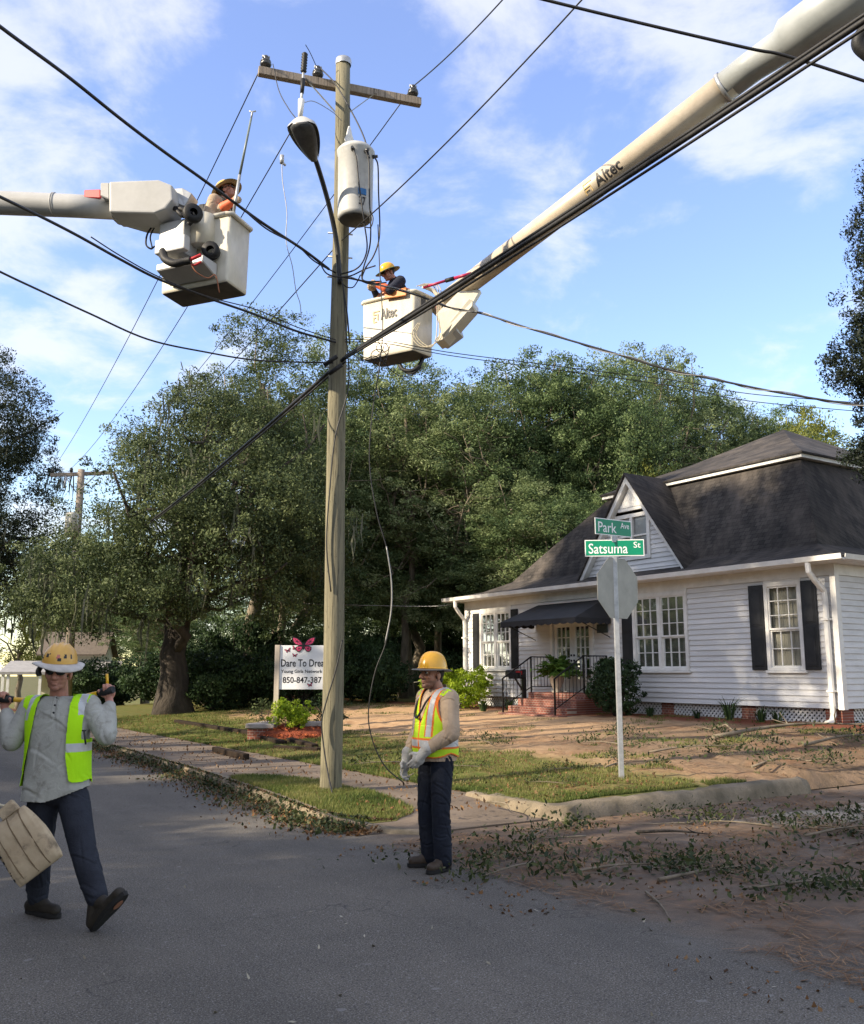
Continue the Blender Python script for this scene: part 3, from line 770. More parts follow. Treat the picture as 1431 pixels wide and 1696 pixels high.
M['grass_blade'] = leaf_mat('grass_blades', [(0.05,0.080,0.018), (0.11,0.145,0.034), (0.20,0.21,0.06), (0.32,0.26,0.13)], 0.3, 0.6)
M['green_litter'] = leaf_mat('fallen_green_leaves', [(0.016,0.026,0.010), (0.035,0.052,0.018), (0.07,0.085,0.03), (0.15,0.13,0.07)], 0.15, 0.6)
M['brown_litter'] = leaf_mat('fallen_brown_leaves', [(0.05,0.028,0.014), (0.12,0.06,0.028), (0.21,0.11,0.045), (0.30,0.20,0.11)], 0.15, 0.8)
M['pale_litter'] = leaf_mat('pale_wood_chips', [(0.12,0.10,0.07), (0.30,0.27,0.2), (0.5,0.46,0.38)], 0.0, 0.9)
M['needles'] = leaf_mat('fallen_needles', [(0.13,0.068,0.034), (0.23,0.13,0.065), (0.34,0.215,0.12)], 0.1, 0.8)

def unit(v): return v / np.maximum(np.linalg.norm(v, axis=1, keepdims=True), 1e-9)
def leaves(cen, size, rg, flat=0.0, width=0.42, dirs=None, sizevar=0.35, nrm=None):
    "pointed leaf quads round the given centres"
    n = len(cen)
    d = unit(rg.normal(size=(n, 3)) if dirs is None else dirs + rg.normal(scale=0.35, size=(n, 3)))
    up = unit(rg.normal(size=(n, 3)) + np.array([0, 0, flat]))
    if nrm is not None: up = unit(rg.normal(size=(n, 3))*0.55 + nrm)
    w = unit(np.cross(d, up))
    s = (size * np.clip(1 + rg.normal(scale=sizevar, size=n), 0.4, 2))[:, None]
    v = np.empty((n, 4, 3))
    v[:, 0] = cen - d*s*0.5; v[:, 1] = cen + w*s*width*0.5 + d*s*0.05; v[:, 2] = cen + d*s*0.5; v[:, 3] = cen - w*s*width*0.5 + d*s*0.05
    return v.reshape(-1, 3), np.arange(n*4).reshape(n, 4)
def crown_points(blobs, n_clump, per, cr, rg, shell=0.6, ragged=True):
    b = np.array(blobs, float); wts = (b[:,3]*b[:,4] + b[:,3]*b[:,5] + b[:,4]*b[:,5]); wts /= wts.sum()
    k = rg.choice(len(b), n_clump, p=wts)
    d = unit(rg.normal(size=(n_clump, 3)))
    rad = np.where(rg.random(n_clump) < shell, 0.82 + 0.22*rg.random(n_clump), rg.random(n_clump)**0.5)
    out = rg.random(n_clump) < (0.13 if ragged else 0.02); rad = np.where(out, 1.06 + 0.24*rg.random(n_clump), rad)
    cc = b[k, :3] + d * rad[:, None] * b[k, 3:6]
    crs = cr * (0.55 + 0.9*rg.random(n_clump)) * np.where(out, 0.6, 1.0)
    gap = np.zeros(n_clump)
    for _ in range(5): gap += np.sin(cc @ (rg.normal(size=3)*1.7/max(cr*2.2, 0.3)) + rg.random()*6.28)
    kp = gap > (-1.15 if ragged else -9); k, d, cc, crs = k[kp], d[kp], cc[kp], crs[kp]; n_clump = len(k)
    off = rg.normal(size=(n_clump, per, 3)); off *= (0.55*np.minimum(1, 1.75/np.maximum(np.linalg.norm(off, axis=2), 1e-6)))[..., None]
    off[..., 2] *= 0.75
    p = cc[:, None, :] + off * crs[:, None, None]
    tint_c = rg.random(n_clump)
    tint = np.clip(0.36 + 0.62*(tint_c[:, None]-0.5) + 0.10*rg.normal(size=(n_clump, per)), 0, 1)
    nr_ = unit((off*0.9 + d[:, None, :]*0.8 + np.array([0, 0, 0.35])).reshape(-1, 3))
    return p.reshape(-1, 3), tint.reshape(-1), cc, nr_
def limb(mb, a, b_, r0, r1, rg, seg=6, wob=0.12, n=7):
    a, b_ = Vector(a), Vector(b_); L = (b_-a).length; pts = []; rad = []
    for i in range(seg+1):
        t = i/seg; w = wob*L*math.sin(math.pi*t)
        pts.append(a.lerp(b_, t) + Vector(rg.normal(size=3)*w*0.5) + Vector((0,0,-0.06*L*math.sin(math.pi*t))))
        rad.append(r0 + (r1-r0)*t)
    mb.tube(pts, rad, n); return pts
def trunk_mesh(base, top, r0, blobs, rg, nlimb, spread=1.2, flare=1.5, twigs=4, fork=0.35):
    mb = MB(); base, top = Vector(base), Vector(top); H = (top-base).length
    pts = []; rad = []
    for i in range(11):
        t = i/10; pts.append(base.lerp(top, t) + Vector((rg.normal()*0.03*H*t*(1-t)*3, rg.normal()*0.03*H*t*(1-t)*3, 0)))
        rad.append(r0*((flare-1)*math.exp(-t*14) + 1 - 0.68*t))
    pts[0].z -= 0.15
    mb.tube(pts, rad, 14)
    idx = rg.choice(len(blobs), nlimb, replace=nlimb > len(blobs))
    for j in idx:
        t = fork + (1-fork)*rg.random()*0.85; k = min(int(t*10), 9)
        b_ = blobs[j]; d = unit(rg.normal(size=(1,3)))[0]
        e = Vector(b_[:3]) + Vector(d*np.array(b_[3:6])*spread*0.75)
        lp = limb(mb, pts[k], e, rad[k]*0.5, r0*0.06, rg)
        for _ in range(twigs):
            q = lp[int(rg.integers(2, 6))]; d = unit(rg.normal(size=(1,3)) + np.array([[0,0,0.3]]))[0]
            limb(mb, q, q + Vector(d*np.array(b_[3:6])*0.8), r0*0.12, r0*0.03, rg, 4, 0.12, 5)
    return mb
def leaf_obj(name, pts, tint, size, mat, rg, parent, **kw):
    v, f = leaves(pts, size, rg, **kw)
    return link(name, fast_mesh(name, v, f, mat, tint=np.repeat(tint, 4)), parent)
def tree(name, label, cat, loc, blobs, trunk_h, r0, leafmat, barkmat, n_clump, per, cr, size, seed, nlimb=10, group=None, moss=0, lean=(0,0), shell=0.6, ragged=True, **kw):
    rg = np.random.default_rng(seed)
    root = thing(name, label, cat, loc, 0, group)
    trunk_mesh((0,0,0), (lean[0],lean[1],trunk_h), r0, blobs, rg, nlimb).build('trunk', barkmat, root)
    p, t, cc, nr_ = crown_points(blobs, n_clump, per, cr, rg, shell, ragged)
    leaf_obj('crown', p, t, size, leafmat, rg, root, nrm=nr_, **kw)
    if moss:
        lowc = cc[rg.choice(len(cc), moss)]
        v = []; tt = []
        for c in lowc:
            for _ in range(9):
                x = c + rg.normal(size=3)*0.22; L = 0.35 + rg.random()*0.9; w = 0.012 + 0.02*rg.random(); a = rg.random()*3.14
                dx = np.array([math.cos(a), math.sin(a), 0])*w
                m_ = x - np.array([rg.normal()*0.05, rg.normal()*0.05, L*0.5])
                e = x - np.array([rg.normal()*0.08, rg.normal()*0.08, L])
                v += [x-dx, x+dx, m_+dx*1.4, m_-dx*1.4, m_-dx*1.4, m_+dx*1.4, e+dx*0.2, e-dx*0.2]; tt += [rg.random()]*8
        v = np.array(v); link('hanging_moss', fast_mesh('hanging_moss', v, np.arange(len(v)).reshape(-1,4), M['moss'], tint=tt), root)['kind'] = 'stuff'
    return root
def copy_tree(o, loc, rz, sc, label, group=None):
    c = o.copy()
    if 'group' in c and not group: del c['group']
    COL.objects.link(c); c.location = loc; c.rotation_euler = (0,0,rz); c.scale = (sc[0], sc[0], sc[1])
    c['label'] = label
    if group: c['group'] = group
    for ch in o.children:
        d = ch.copy(); COL.objects.link(d); d.parent = c
    return c

# the big live oak beside the street
OAK = Vector((-8.3, 30.6, 0.2))
oak_blobs = [(1.0,-0.3,8.2,2.8,3.4,2.3),(-2.0,-1.0,5.0,2.3,2.6,1.6),(3.0,-1.2,6.4,2.7,2.8,2.3),(1.4,-2.6,4.8,2.8,2.0,1.7),(1.0,0.4,10.0,1.9,2.0,1.2),
             (-1.4,-2.6,3.9,2.9,2.0,1.3),(4.2,0,5.2,1.9,2.2,2.2),(-0.6,0,7.6,2.0,2.2,1.7),(3.3,0.2,8.8,2.0,2.0,1.5),(0.4,-3.0,6.8,2.2,1.6,1.7),(-3.6,0.5,3.8,1.8,1.8,1.1)]
tree('live_oak', 'huge dark live oak with grey hanging moss and thick trunk left of the butterfly sign', 'tree', OAK, oak_blobs, 6.5, 0.50,
     M['oak_leaf'], M['bark'], 2500, 105, 0.46, 0.088, 21, 22, moss=70)
top_blobs = [(0,0,14.2,1.6,1.4,1.2),(-1.2,0,11.6,2.0,1.8,1.2),(1.6,0.2,11.4,2.0,1.8,1.5),(0.3,0,9.6,2.8,2.4,1.7),(-2.4,0.3,9.4,1.8,2,1.4),(3.2,0,9.0,1.6,1.8,1.6)]
tree('tall_oak', 'tall sunlit olive green tree rising behind the live oak, left of the utility pole', 'tree', (-6.7, 35.5, 0.4), top_blobs, 12.4, 0.32,
     M['olive_leaf'], M['bark_pale'], 800, 105, 0.46, 0.095, 33, 14, shell=0.7)
# dark trees at the left edge
lb = [(0,0,12.5,3.2,3.6,2.6),(1.2,-1,9.0,3.2,3.4,2.2),(-1,0,15.2,2.2,2.2,1.8),(1.8,-0.6,6.2,3.4,3.2,1.8),(0.5,-1.5,11,3.2,2.4,2.6),(-1.5,0,6.5,4,3.4,2.6),(3.9,0,5.0,2.6,2.4,1.4)]
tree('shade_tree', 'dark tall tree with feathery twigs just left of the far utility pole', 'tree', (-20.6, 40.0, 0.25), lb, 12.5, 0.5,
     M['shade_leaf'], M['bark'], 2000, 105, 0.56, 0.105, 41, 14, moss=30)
# woodland behind the yard: three trees built once, then copied
wa = [(0,0,12.6,2.4,2.4,1.9),(-1.6,0.3,10.4,2.6,2.4,1.7),(1.8,-0.4,9.8,2.6,2.4,1.9),(0.2,-0.8,7.4,3.3,2.8,1.8),(-2.2,-0.6,6.2,2.3,2.2,1.5),(2.3,-0.3,5.6,2.4,2.2,1.6),(0,-1,4.2,2.8,2.0,1.5)]
wb = [(0,0,14.0,1.6,1.6,1.5),(0.8,0,11.9,2.0,1.8,1.3),(-1.1,0.2,10.2,1.9,1.8,1.4),(1.3,-0.3,8.3,2.2,2.0,1.3),(-1.3,-0.3,6.6,2.2,2.0,1.3),(0.7,-0.4,4.8,2.3,2.0,1.3)]
wc = [(0,0,11.0,3.6,3.2,2.4),(-2.4,-0.3,8.6,2.5,2.4,1.8),(2.6,-0.3,8.4,2.5,2.4,1.9),(0,-1.4,6.6,3.4,2.2,1.9),(0.4,0,13.2,2.0,2.0,1.3),(0.4,-1.2,4.3,3.0,2.0,1.4)]
GW = 'broadleaf trees in the woodland behind the yard'
WA = tree('woodland_tree', 'dense dark tree behind the lawn, straight above the worker on the street', 'tree', W(33, 20.5, 0.5), wa, 12.0, 0.20, M['wood_leaf'], M['bark_pale'], 1250, 95, 0.46, 0.105, 51, 18, GW)
WB = tree('slender_tree', 'slender pale sunlit tree behind the lower wires right of the utility pole', 'tree', W(33.5, 17.6, 0.45), wb, 13.4, 0.16, M['pale_leaf'], M['bark_pale'], 720, 85, 0.42, 0.10, 52, 18, GW, shell=0.65)
WC = tree('woodland_tree', 'broad dark tree in the middle of the wood, just left of the house roof', 'tree', W(29.5, 24.6, 0.5), wc, 11.5, 0.24, M['wood_leaf'], M['bark_pale'], 1300, 95, 0.46, 0.105, 53, 20, GW)
def top_of(o): return max(v.co.z for ch in o.children if ch.type == 'MESH' for v in ch.data.vertices)
def plant(src, u, Y, vtop, width, rz, label, group=None):
    "a copy standing at depth Y below pixel column u, as high as the photograph shows it"
    p = at(u, 1112, Y); c, r = CR(p); z0 = yard_h(c, r) - 0.05
    return copy_tree(src, Vector((p.x, p.y, z0)), rz, (width, (at(u, vtop, Y).z - z0)/top_of(src)), label, group)
for src, u, Y, vt, w, rz, lab in (
 (WB, 470, 37.5, 585, 1.15, 2.2, 'pale slender tree showing directly left of the utility pole, beside the live oak'),
 (WA, 500, 34.0, 690, 0.9, 1.0, 'dark tree behind the butterfly sign, right of the live oak trunk'),
 (WC, 690, 40.0, 650, 1.0, 3.0, 'tree at the back of the wood, under the bucket with the orange pad'),
 (WB, 668, 36.0, 600, 1.0, 4.2, 'slender pale tree right of the dangling wire, under the right bucket'),
 (WA, 860, 37.0, 592, 1.0, 4.1, 'tallest dark tree in the middle of the wood, left of the street sign'),
 (WC, 935, 38.0, 585, 0.85, 0.7, 'dense dark tree rising straight behind the left roof slope'),
 (WA, 1010, 36.0, 585, 0.8, 2.4, 'dark leafy tree rising straight above the street name signs'),
 (WB, 850, 33.0, 790, 0.9, 5.1, 'low slender tree at the edge of the wood beside the house corner'),
 (WB, 725, 42.0, 640, 1.1, 0.4, 'pale tree showing through a gap in the middle of the wood'),
 (WA, 590, 46.0, 620, 1.1, 5.5, 'dark tree deep in the wood behind the utility pole'),
 (WC, 1000, 47.0, 640, 1.3, 1.9, 'broad tree deep in the wood behind the left slope of the roof'),
 (WA, 790, 48.0, 650, 1.3, 3.9, 'dense tree closing the back of the wood behind the lawn'),
 (WC, 1150, 44.0, 600, 1.0, 1.3, 'broad green tree behind the house, filling behind the open pale tree'),
 (WA, 1225, 43.0, 645, 0.95, 3.3, 'green tree directly left of the upper roof hip, behind the house'),
 (WB, 1060, 39.0, 578, 1.1, 0.9, 'sunlit slender tree rising right of the street name signs'),
 (WC, 1320, 46.0, 668, 1.1, 4.4, 'dark green tree behind the roof peak'),
 (WB, 780, 35.0, 640, 1.0, 3.5, 'sunlit slender tree halfway between the dangling wire and the house'),
 (WC, 655, 51.0, 900, 1.2, 1.9, 'low dark tree closing the wood right of the utility pole'),
 (WA, 735, 52.0, 880, 1.3, 0.2, 'low dark tree closing the wood above the yellow hard hat'),
 (WC, 455, 50.0, 880, 1.2, 2.6, 'low dark tree closing the wood behind the butterfly sign'),
 (WC, 930, 32.5, 800, 0.8, 2.9, 'low bushy tree against the left slope of the house roof')):
    plant(src, u, Y, vt, w, rz, lab, GW)
rb = [(0,0,12.8,2.6,2.4,1.5),(-1.6,0,10.6,2.2,2.0,1.3),(2.0,0.2,10.4,2.2,2.0,1.4),(0.4,0,8.6,2.8,2.4,1.4),(-2.0,0,7.2,2.2,2,1.3),(2.6,0,6.8,2.2,2,1.3)]
p_ = at(1105, 1112, 40.0)
OT = tree('open_tree', 'sunlit open tree with pale bare limbs behind the house, right above the gable dormer', 'tree', (p_.x, p_.y, 0.3), rb, 12.2, 0.30, M['pale_leaf'], M['bark_pale'], 900, 90, 0.40, 0.10, 61, 26, shell=0.6)
OT.scale = (0.95, 0.95, (at(1105, 572, 40.0).z - 0.3)/top_of(OT))
plant(OT, 1215, 43.0, 660, 0.85, 2.0, 'second open pale tree behind the house roof, left above the roof peak')
yb = [(0,0,9.2,2.6,2.4,1.6),(-1.6,0,7.4,2.4,2,1.5),(1.9,0,7.2,2.4,2,1.6),(0,0,5.2,3,2.4,1.6)]
p_ = at(1350, 1112, 41.0)
YT = tree('small_tree', 'lower yellowish green tree behind the top of the house roof', 'tree', (p_.x, p_.y, 0.3), yb, 8.6, 0.2, M['yellow_leaf'], M['bark_pale'], 420, 85, 0.6, 0.14, 62, 10)
YT.scale = (0.9, 0.9, (at(1350, 672, 41.0).z - 0.3)/top_of(YT))
plant(YT, 1075, 36.5, 725, 0.6, 2.0, 'small bright yellow green tree directly right of the dormer peak')
plant(WC, 1275, 44.0, 690, 0.8, 2.8, 'olive tree behind the roof peak, between the open trees and the yellowish tree', GW)

# dark evergreen at the right edge
eb = [(0,0,5.5,2.1,2.0,0.7),(0.1,0,6.4,1.8,1.8,0.6),(-0.1,0,7.6,2.3,2.1,0.75),(0,0.1,8.8,1.95,1.9,0.7),(0.1,0,9.9,1.8,1.7,0.65),(0,0,10.9,1.75,1.6,0.6),(0.1,0,11.9,1.5,1.4,0.6),(0.2,0,12.8,1.0,1.0,0.6),(0.3,0,13.6,0.5,0.5,0.5)]
eb = [(b_[0], b_[1], b_[2]*0.9 + 0.35, *b_[3:]) for b_ in eb]
tree('evergreen', 'dark dense evergreen beside the right end of the house, hanging over its roof', 'tree', (10.2, 17.3, 0.4), eb, 11.9, 0.22, M['cedar_leaf'], M['bark'], 2000, 140, 0.27, 0.062, 71, 30, shell=0.75, ragged=False)

# shrubs
def shrub(name, label, loc, blobs, mat, n, per, cr, size, seed, group=None, cat='shrub', parts=True):
    rg = np.random.default_rng(seed)
    root = thing(name, label, cat, loc, 0, group)
    mb = MB()
    for b_ in blobs:
        for _ in range(4):
            d = unit(rg.normal(size=(1,3)))[0]; e = np.array(b_[:3]) + d*np.array(b_[3:6])*0.7; e[2] = max(e[2], 0.15)
            limb(mb, (rg.normal()*0.05, rg.normal()*0.05, -0.05), e, 0.018, 0.005, rg, 4, 0.1, 5)
    mb.build('stem', M['bark'], root)
    p, t, cc, nr_ = crown_points(blobs, n, per, cr, rg, 0.65)
    k = p[:, 2] > 0.02
    leaf_obj('foliage', p[k], t[k], size, mat, rg, root, nrm=nr_[k])
    return root
def yz(c, r): return yard_h(c, r)
def on_yard(p): c, r = CR(p); return Vector((p[0], p[1], yard_h(c, r)))
def HW(t, y, z=0.0): return Vector(HP) + E1*t - E2*y + Vector((0,0,z))
shrub('lime_shrub', 'bright lime green shrub under the left window of the house', on_yard(HW(11.2, 1.35)), [(0,0,0.55,0.85,0.7,0.5),(0.4,0.2,0.85,0.5,0.5,0.4),(-0.4,-0.1,0.75,0.55,0.5,0.45)], M['lime_leaf'], 190, 60, 0.16, 0.085, 81)
shrub('camellia_shrub', 'round dark green shrub right of the brick steps, behind the street sign post', on_yard(HW(5.25, 0.95)), [(0,0,0.68,0.54,0.56,0.62),(0.08,0.1,1.05,0.38,0.4,0.32)], M['dark_leaf'], 230, 55, 0.15, 0.075, 82)
hedge = [((28.6,13.6),1.2,1.5,'dark bush at the wood edge directly right of the utility pole'),((28.0,16.2),1.1,1.3,'dark bush at the wood edge left of the yellow hard hat'),((26.8,18.4),0.9,1.0,'low dark bush at the wood edge between the yellow hard hat and lime shrub'),
         ((30.5,11.3),1.3,1.2,'dark bush behind the planted bed of the white sign'),((33.0,13.0),1.5,2.0,'tall dark bush deep in shade behind the butterfly sign'),((33,17.5),1.6,1.8,'tall shaded bush inside the wood behind the dangling wire')]
HS = None
for i, ((c, r), s1, s2, lab) in enumerate(hedge):
    loc = W(c, r, yard_h(c, r))
    if HS is None:
        HS = shrub('bush', lab, loc, [(0,0,0.6,1.1,0.9,0.6),(0.7,0.1,0.9,0.7,0.7,0.5),(-0.7,0,0.8,0.8,0.7,0.55),(0.1,0,1.25,0.7,0.6,0.4)], M['dark_leaf'], 330, 70, 0.22, 0.085, 83, 'dark bushes along the wood edge')
        HS.scale = (s1, s1, s2)
    else: copy_tree(HS, loc, i*1.7, (s1, s2), lab, 'dark bushes along the wood edge')
# foundation plants
def tuft(label, loc, h, n, seed, mat=None):
    rg = np.random.default_rng(seed); v = []; 
    for _ in range(n):
        a = rg.random()*6.28; o = np.array([math.cos(a), math.sin(a), 0]); b0 = o*rg.random()*0.08; L = h*(0.6+0.5*rg.random()); w = 0.012
        s = np.array([-o[1], o[0], 0])*w; m_ = b0 + o*L*0.25 + np.array([0,0,L*0.7]); e = b0 + o*L*0.6 + np.array([0,0,L*(0.75+0.3*rg.random())])
        v += [b0-s, b0+s, m_+s, m_-s, m_-s, m_+s, e+s*0.2, e-s*0.2]
    v = np.array(v); o = link('border_plant', fast_mesh('border_plant', v, np.arange(len(v)).reshape(-1,4), mat or M['fern_leaf'], tint=np.repeat(rg.random(len(v)//4), 4)))
    o.location = loc
    return tag(o, label, 'plant', 'spiky plants along the house foundation')
for i, (t, y, h, lab) in enumerate([(9.4,0.9,0.55,'spiky plant left of the brick steps, beside the mailbox post'),(9.75,1.5,0.45,'low spiky plant between the lime shrub and the mailbox'),(2.35,0.5,0.75,'tallest spiky plant at the lattice, left below the single window'),(1.5,0.55,0.5,'spiky plant at the lattice straight below the single window'),
                                     (1.05,0.6,0.42,'small spiky plant at the lattice, right below the single window'),(3.2,0.5,0.35,'low spiky plant at the lattice between the two right windows'),(4.5,0.6,0.4,'spiky plant at the lattice just right of the dark round shrub')]):
    tuft(lab, on_yard(HW(t, y)), h*0.62, 40, 90+i, M['dark_leaf'])

# grass blades, leaves and needles lying about
def scatter_obj(name, pts, size, mat, rg, label=None, cat=None, **kw):
    v, f = leaves(pts, size, rg, **kw)
    return tag(link(name, fast_mesh(name, v, f, mat, tint=np.repeat(np.clip(rg.random(len(pts))*0.9, 0, 1), 4))), label, cat, kind='stuff')
def vnoise(x, y, s, seed):
    rg = np.random.default_rng(seed); g = rg.random((64, 64)); X = x/s; Y = y/s
    xi = np.floor(X).astype(int); yi = np.floor(Y).astype(int); fx = X-xi; fy = Y-yi; fx = fx*fx*(3-2*fx); fy = fy*fy*(3-2*fy)
    a = g[xi % 64, yi % 64]; b_ = g[(xi+1) % 64, yi % 64]; c = g[xi % 64, (yi+1) % 64]; d = g[(xi+1) % 64, (yi+1) % 64]
    return (a*(1-fx)+b_*fx)*(1-fy) + (c*(1-fx)+d*fx)*fy
E1n, E2n = np.array(E1), np.array(E2)
def cr2w(c, r, z): return c[:, None]*E1n + r[:, None]*E2n + np.stack([0*z, 0*z, z], 1)
yh_v = np.vectorize(yard_h)
def grass(n, seed):
    rg = np.random.default_rng(seed)
    r = 6.93 + 9.7*rg.random(n)**1.5; c = 8.3 + 22*rg.random(n)**1.6
    dens = vnoise(c, r, 0.9, 4)*0.5 + vnoise(c, r, 0.3, 5)*0.5
    dirt = np.clip((r-8.6)/2.2, 0, 1)*np.clip((30-c)/6, 0.1, 1); dirt = np.maximum(dirt, np.clip((r-10.2)/1.2, 0, 1)*np.clip((13.6-c)/2, 0, 1))
    keep = dens > 0.26 + 0.42*dirt
    r, c = r[keep], c[keep]
    # turf strip by the pole
    m = n//9; c2 = 8.8 + 4.1*rg.random(m); lo = np.interp(c2, [8.0,8.35,8.9,9.5,11.4,14.4], [5.35,5.0,4.72,4.66,4.84,5.05])+0.15-0.05*rg.random(m)
    hi = np.interp(c2, [8.75,9.2,10.8,12.6,13.1], [5.3,5.75,5.95,5.72,5.2]); hi = hi + 0.22*(vnoise(c2, c2*0.3, 0.25, 77)-0.35); r2 = lo + (hi-lo)*rg.random(m)
    z = np.concatenate([yh_v(c, r), 0.128*(0.15+0.85*np.clip((c2-8.3)/1.5, 0, 1))]); c = np.concatenate([c, c2]); r = np.concatenate([r, r2])
    N = len(c); base = cr2w(c, r, z - 0.005)
    a = rg.random(N)*6.283; L = 0.026 + 0.038*rg.random(N); w = 0.004 + 0.003*rg.random(N)
    s = np.stack([np.cos(a), np.sin(a), 0*a], 1)*w[:, None]; bend = np.stack([-np.sin(a), np.cos(a), 0*a], 1)*(L*0.55*rg.normal(size=N))[:, None]
    v = np.empty((N, 3, 3)); v[:, 0] = base - s; v[:, 1] = base + s; v[:, 2] = base + bend + np.stack([0*a, 0*a, L], 1)
    tint = np.clip(vnoise(c, r, 0.7, 9)*0.7 + 0.3*rg.normal(size=N)*0.6 + 0.05, 0, 1)
    o = link('grass', fast_mesh('grass', v.reshape(-1, 3), np.arange(N*3).reshape(N, 3), M['grass_blade'], tint=np.repeat(tint, 3)))
    return tag(o, 'patchy short grass on the yard and round the pole foot', 'grass', kind='stuff')
grass(210000, 101)
def litter_cr(n, rg, spots, sig):
    out = []
    for (c, r, wgt, sc, sr) in spots:
        m = int(n*wgt); out.append(np.stack([c + rg.normal(size=m)*sc, r + rg.normal(size=m)*sr], 1))
    return np.concatenate(out)
def surf_z(c, r):
    z = np.zeros(len(c)); k = np.interp(c, [8.0,8.35,8.9,9.5,11.4,14.4,19,30], [5.35,5.0,4.72,4.66,4.84,5.05,5.2,5.3])
    z = np.where((r > k) & (c > 8.0), 0.135, z)
    yd = ((r > 6.95) & (c > 8.15)); z = np.where(yd, yh_v(c, r)+0.02, z)
    return z
rgl = np.random.default_rng(202)
# windrow of leaves in the gutter along the street kerb
n = 9000; c = 8.6 + 26*rgl.random(n)**1.4; k = np.interp(c, [8.0,8.35,8.9,9.5,11.4,14.4,19,30], [5.35,5.0,4.72,4.66,4.84,5.05,5.2,5.3])
r = k - np.abs(rgl.normal(size=n))*0.20*(0.5+vnoise(c, c, 0.8, 3)) + 0.05; keep = vnoise(c, r*2, 0.5, 12) > 0.22; c, r = c[keep], r[keep]
z = np.where(r > k[keep], 0.13, 0.015 + np.clip(0.11 - (k[keep]-r)*0.4, 0, 0.11)*rgl.random(len(c)))
scatter_obj('leaf_litter', cr2w(c, r, z), 0.047, M['green_litter'], rgl, 'windrow of fallen leaves in the gutter along the street kerb', 'leaves', flat=2.2, width=0.5)
n = 5500; c = 8.4 + 24*rgl.random(n)**1.4; k = np.interp(c, [8.0,8.35,8.9,9.5,11.4,14.4,19,30], [5.35,5.0,4.72,4.66,4.84,5.05,5.2,5.3])
r = k - np.abs(rgl.normal(size=n))*0.30 + 0.06; z = np.where(r > k, 0.13, 0.012 + np.clip(0.07 - (k-r)*0.3, 0, 0.07)*rgl.random(n))
scatter_obj('leaf_litter', cr2w(c, r, z), 0.042, M['brown_litter'], rgl, 'brown leaves mixed into the windrow along the street kerb', 'leaves', flat=2.5, width=0.5)
n = 4200; c = 8.4 + 22*rgl.random(n)**1.3; r = 5.1 + 4.5*rgl.random(n)
scatter_obj('leaf_litter', cr2w(c, r, surf_z(c, r)+0.012), 0.045, M['brown_litter'], rgl, 'thin scatter of brown leaves on the pavement and lawn edge', 'leaves', flat=4, width=0.5)
# leafy debris on the side street
spots = [(6.7,5.25,.10,.22,.55),(6.15,5.9,.10,.16,.7),(5.65,6.1,.12,.18,.45),(5.25,6.35,.08,.2,.3),(4.55,6.35,.10,.15,.55),(4.25,7.05,.06,.16,.35),(5.9,8.6,.11,.25,.6),(5.5,9.5,.08,.2,.5),(7.65,6.2,.07,.15,.5),(7.8,8.8,.05,.1,1.2),(3.75,7.6,.05,.2,.5),(7.2,5.0,.08,.3,.5)]
q = litter_cr(1900, rgl, spots, 1); c, r = q[:, 0], q[:, 1]
ok_ = ~((c > 7.95) & (r > 6.8)) & ~((r > 5) & (c > 8.0)); c, r = c[ok_], r[ok_]
scatter_obj('leaf_litter', cr2w(c, r, 0.01 + 0.05*rgl.random(len(c))**2), 0.048, M['green_litter'], rgl, 'green storm leaves lying in rows across the side street', 'leaves', flat=1.5, width=0.5)
n = 5000; c = 1.5 + 6.4*rgl.random(n); r = 4.0 + 8*rgl.random(n); keep = (vnoise(c, r, 0.7, 31) > 0.42); c, r = c[keep], r[keep]
scatter_obj('leaf_litter', cr2w(c, r, 0.006 + 0*c), 0.035, M['brown_litter'], rgl, 'small brown leaf crumbs over the dirty side street', 'leaves', flat=5, width=0.6)
def needles(n, cf, rf, zf, label, seed, thr=0.45, L=0.16):
    rg = np.random.default_rng(seed); c = cf(rg, n); r = rf(rg, n); keep = vnoise(c, r, 0.55, seed)*0.6 + vnoise(c, r, 0.2, seed+1)*0.4 > thr; c, r = c[keep], r[keep]
    N = len(c); p = cr2w(c, r, zf(c, r)); a = rg.random(N)*6.283; d = np.stack([np.cos(a), np.sin(a), 0.05*rg.normal(size=N)], 1)*(L*(0.6+0.6*rg.random(N)))[:, None]*0.5
    s = np.stack([-np.sin(a), np.cos(a), 0*a], 1)*0.0028; v = np.empty((N, 4, 3)); v[:, 0] = p-d-s; v[:, 1] = p-d+s; v[:, 2] = p+d+s; v[:, 3] = p+d-s
    tag(link('pine_needles', fast_mesh('pine_needles', v.reshape(-1,3), np.arange(N*4).reshape(N,4), M['needles'], tint=np.repeat(rg.random(N), 4))), label, 'needles', kind='stuff')
n = 420; c = -2 + 10*rgl.random(n); r = -3.5 + 9*rgl.random(n)
scatter_obj('road_crumbs', cr2w(c, r, 0.005 + 0*c), 0.032, M['pale_litter'], rgl, 'pale wood chips and leaf crumbs strewn over the asphalt', 'leaves', flat=6, width=0.35, sizevar=0.6)
needles(14000, lambda g, n: 2.4 + 5.5*g.random(n), lambda g, n: 4.6 + 7*g.random(n), lambda c, r: 0.012 + 0.012*np.abs(np.sin(c*40+r*70)), 'rust coloured pine needles over the side street', 301, 0.47)
needles(9000, lambda g, n: 8.4 + 9*g.random(n)**1.5, lambda g, n: 7.2 + 8*g.random(n), lambda c, r: yh_v(c, r) + 0.03, 'rust coloured pine needles over the yard', 302, 0.48)
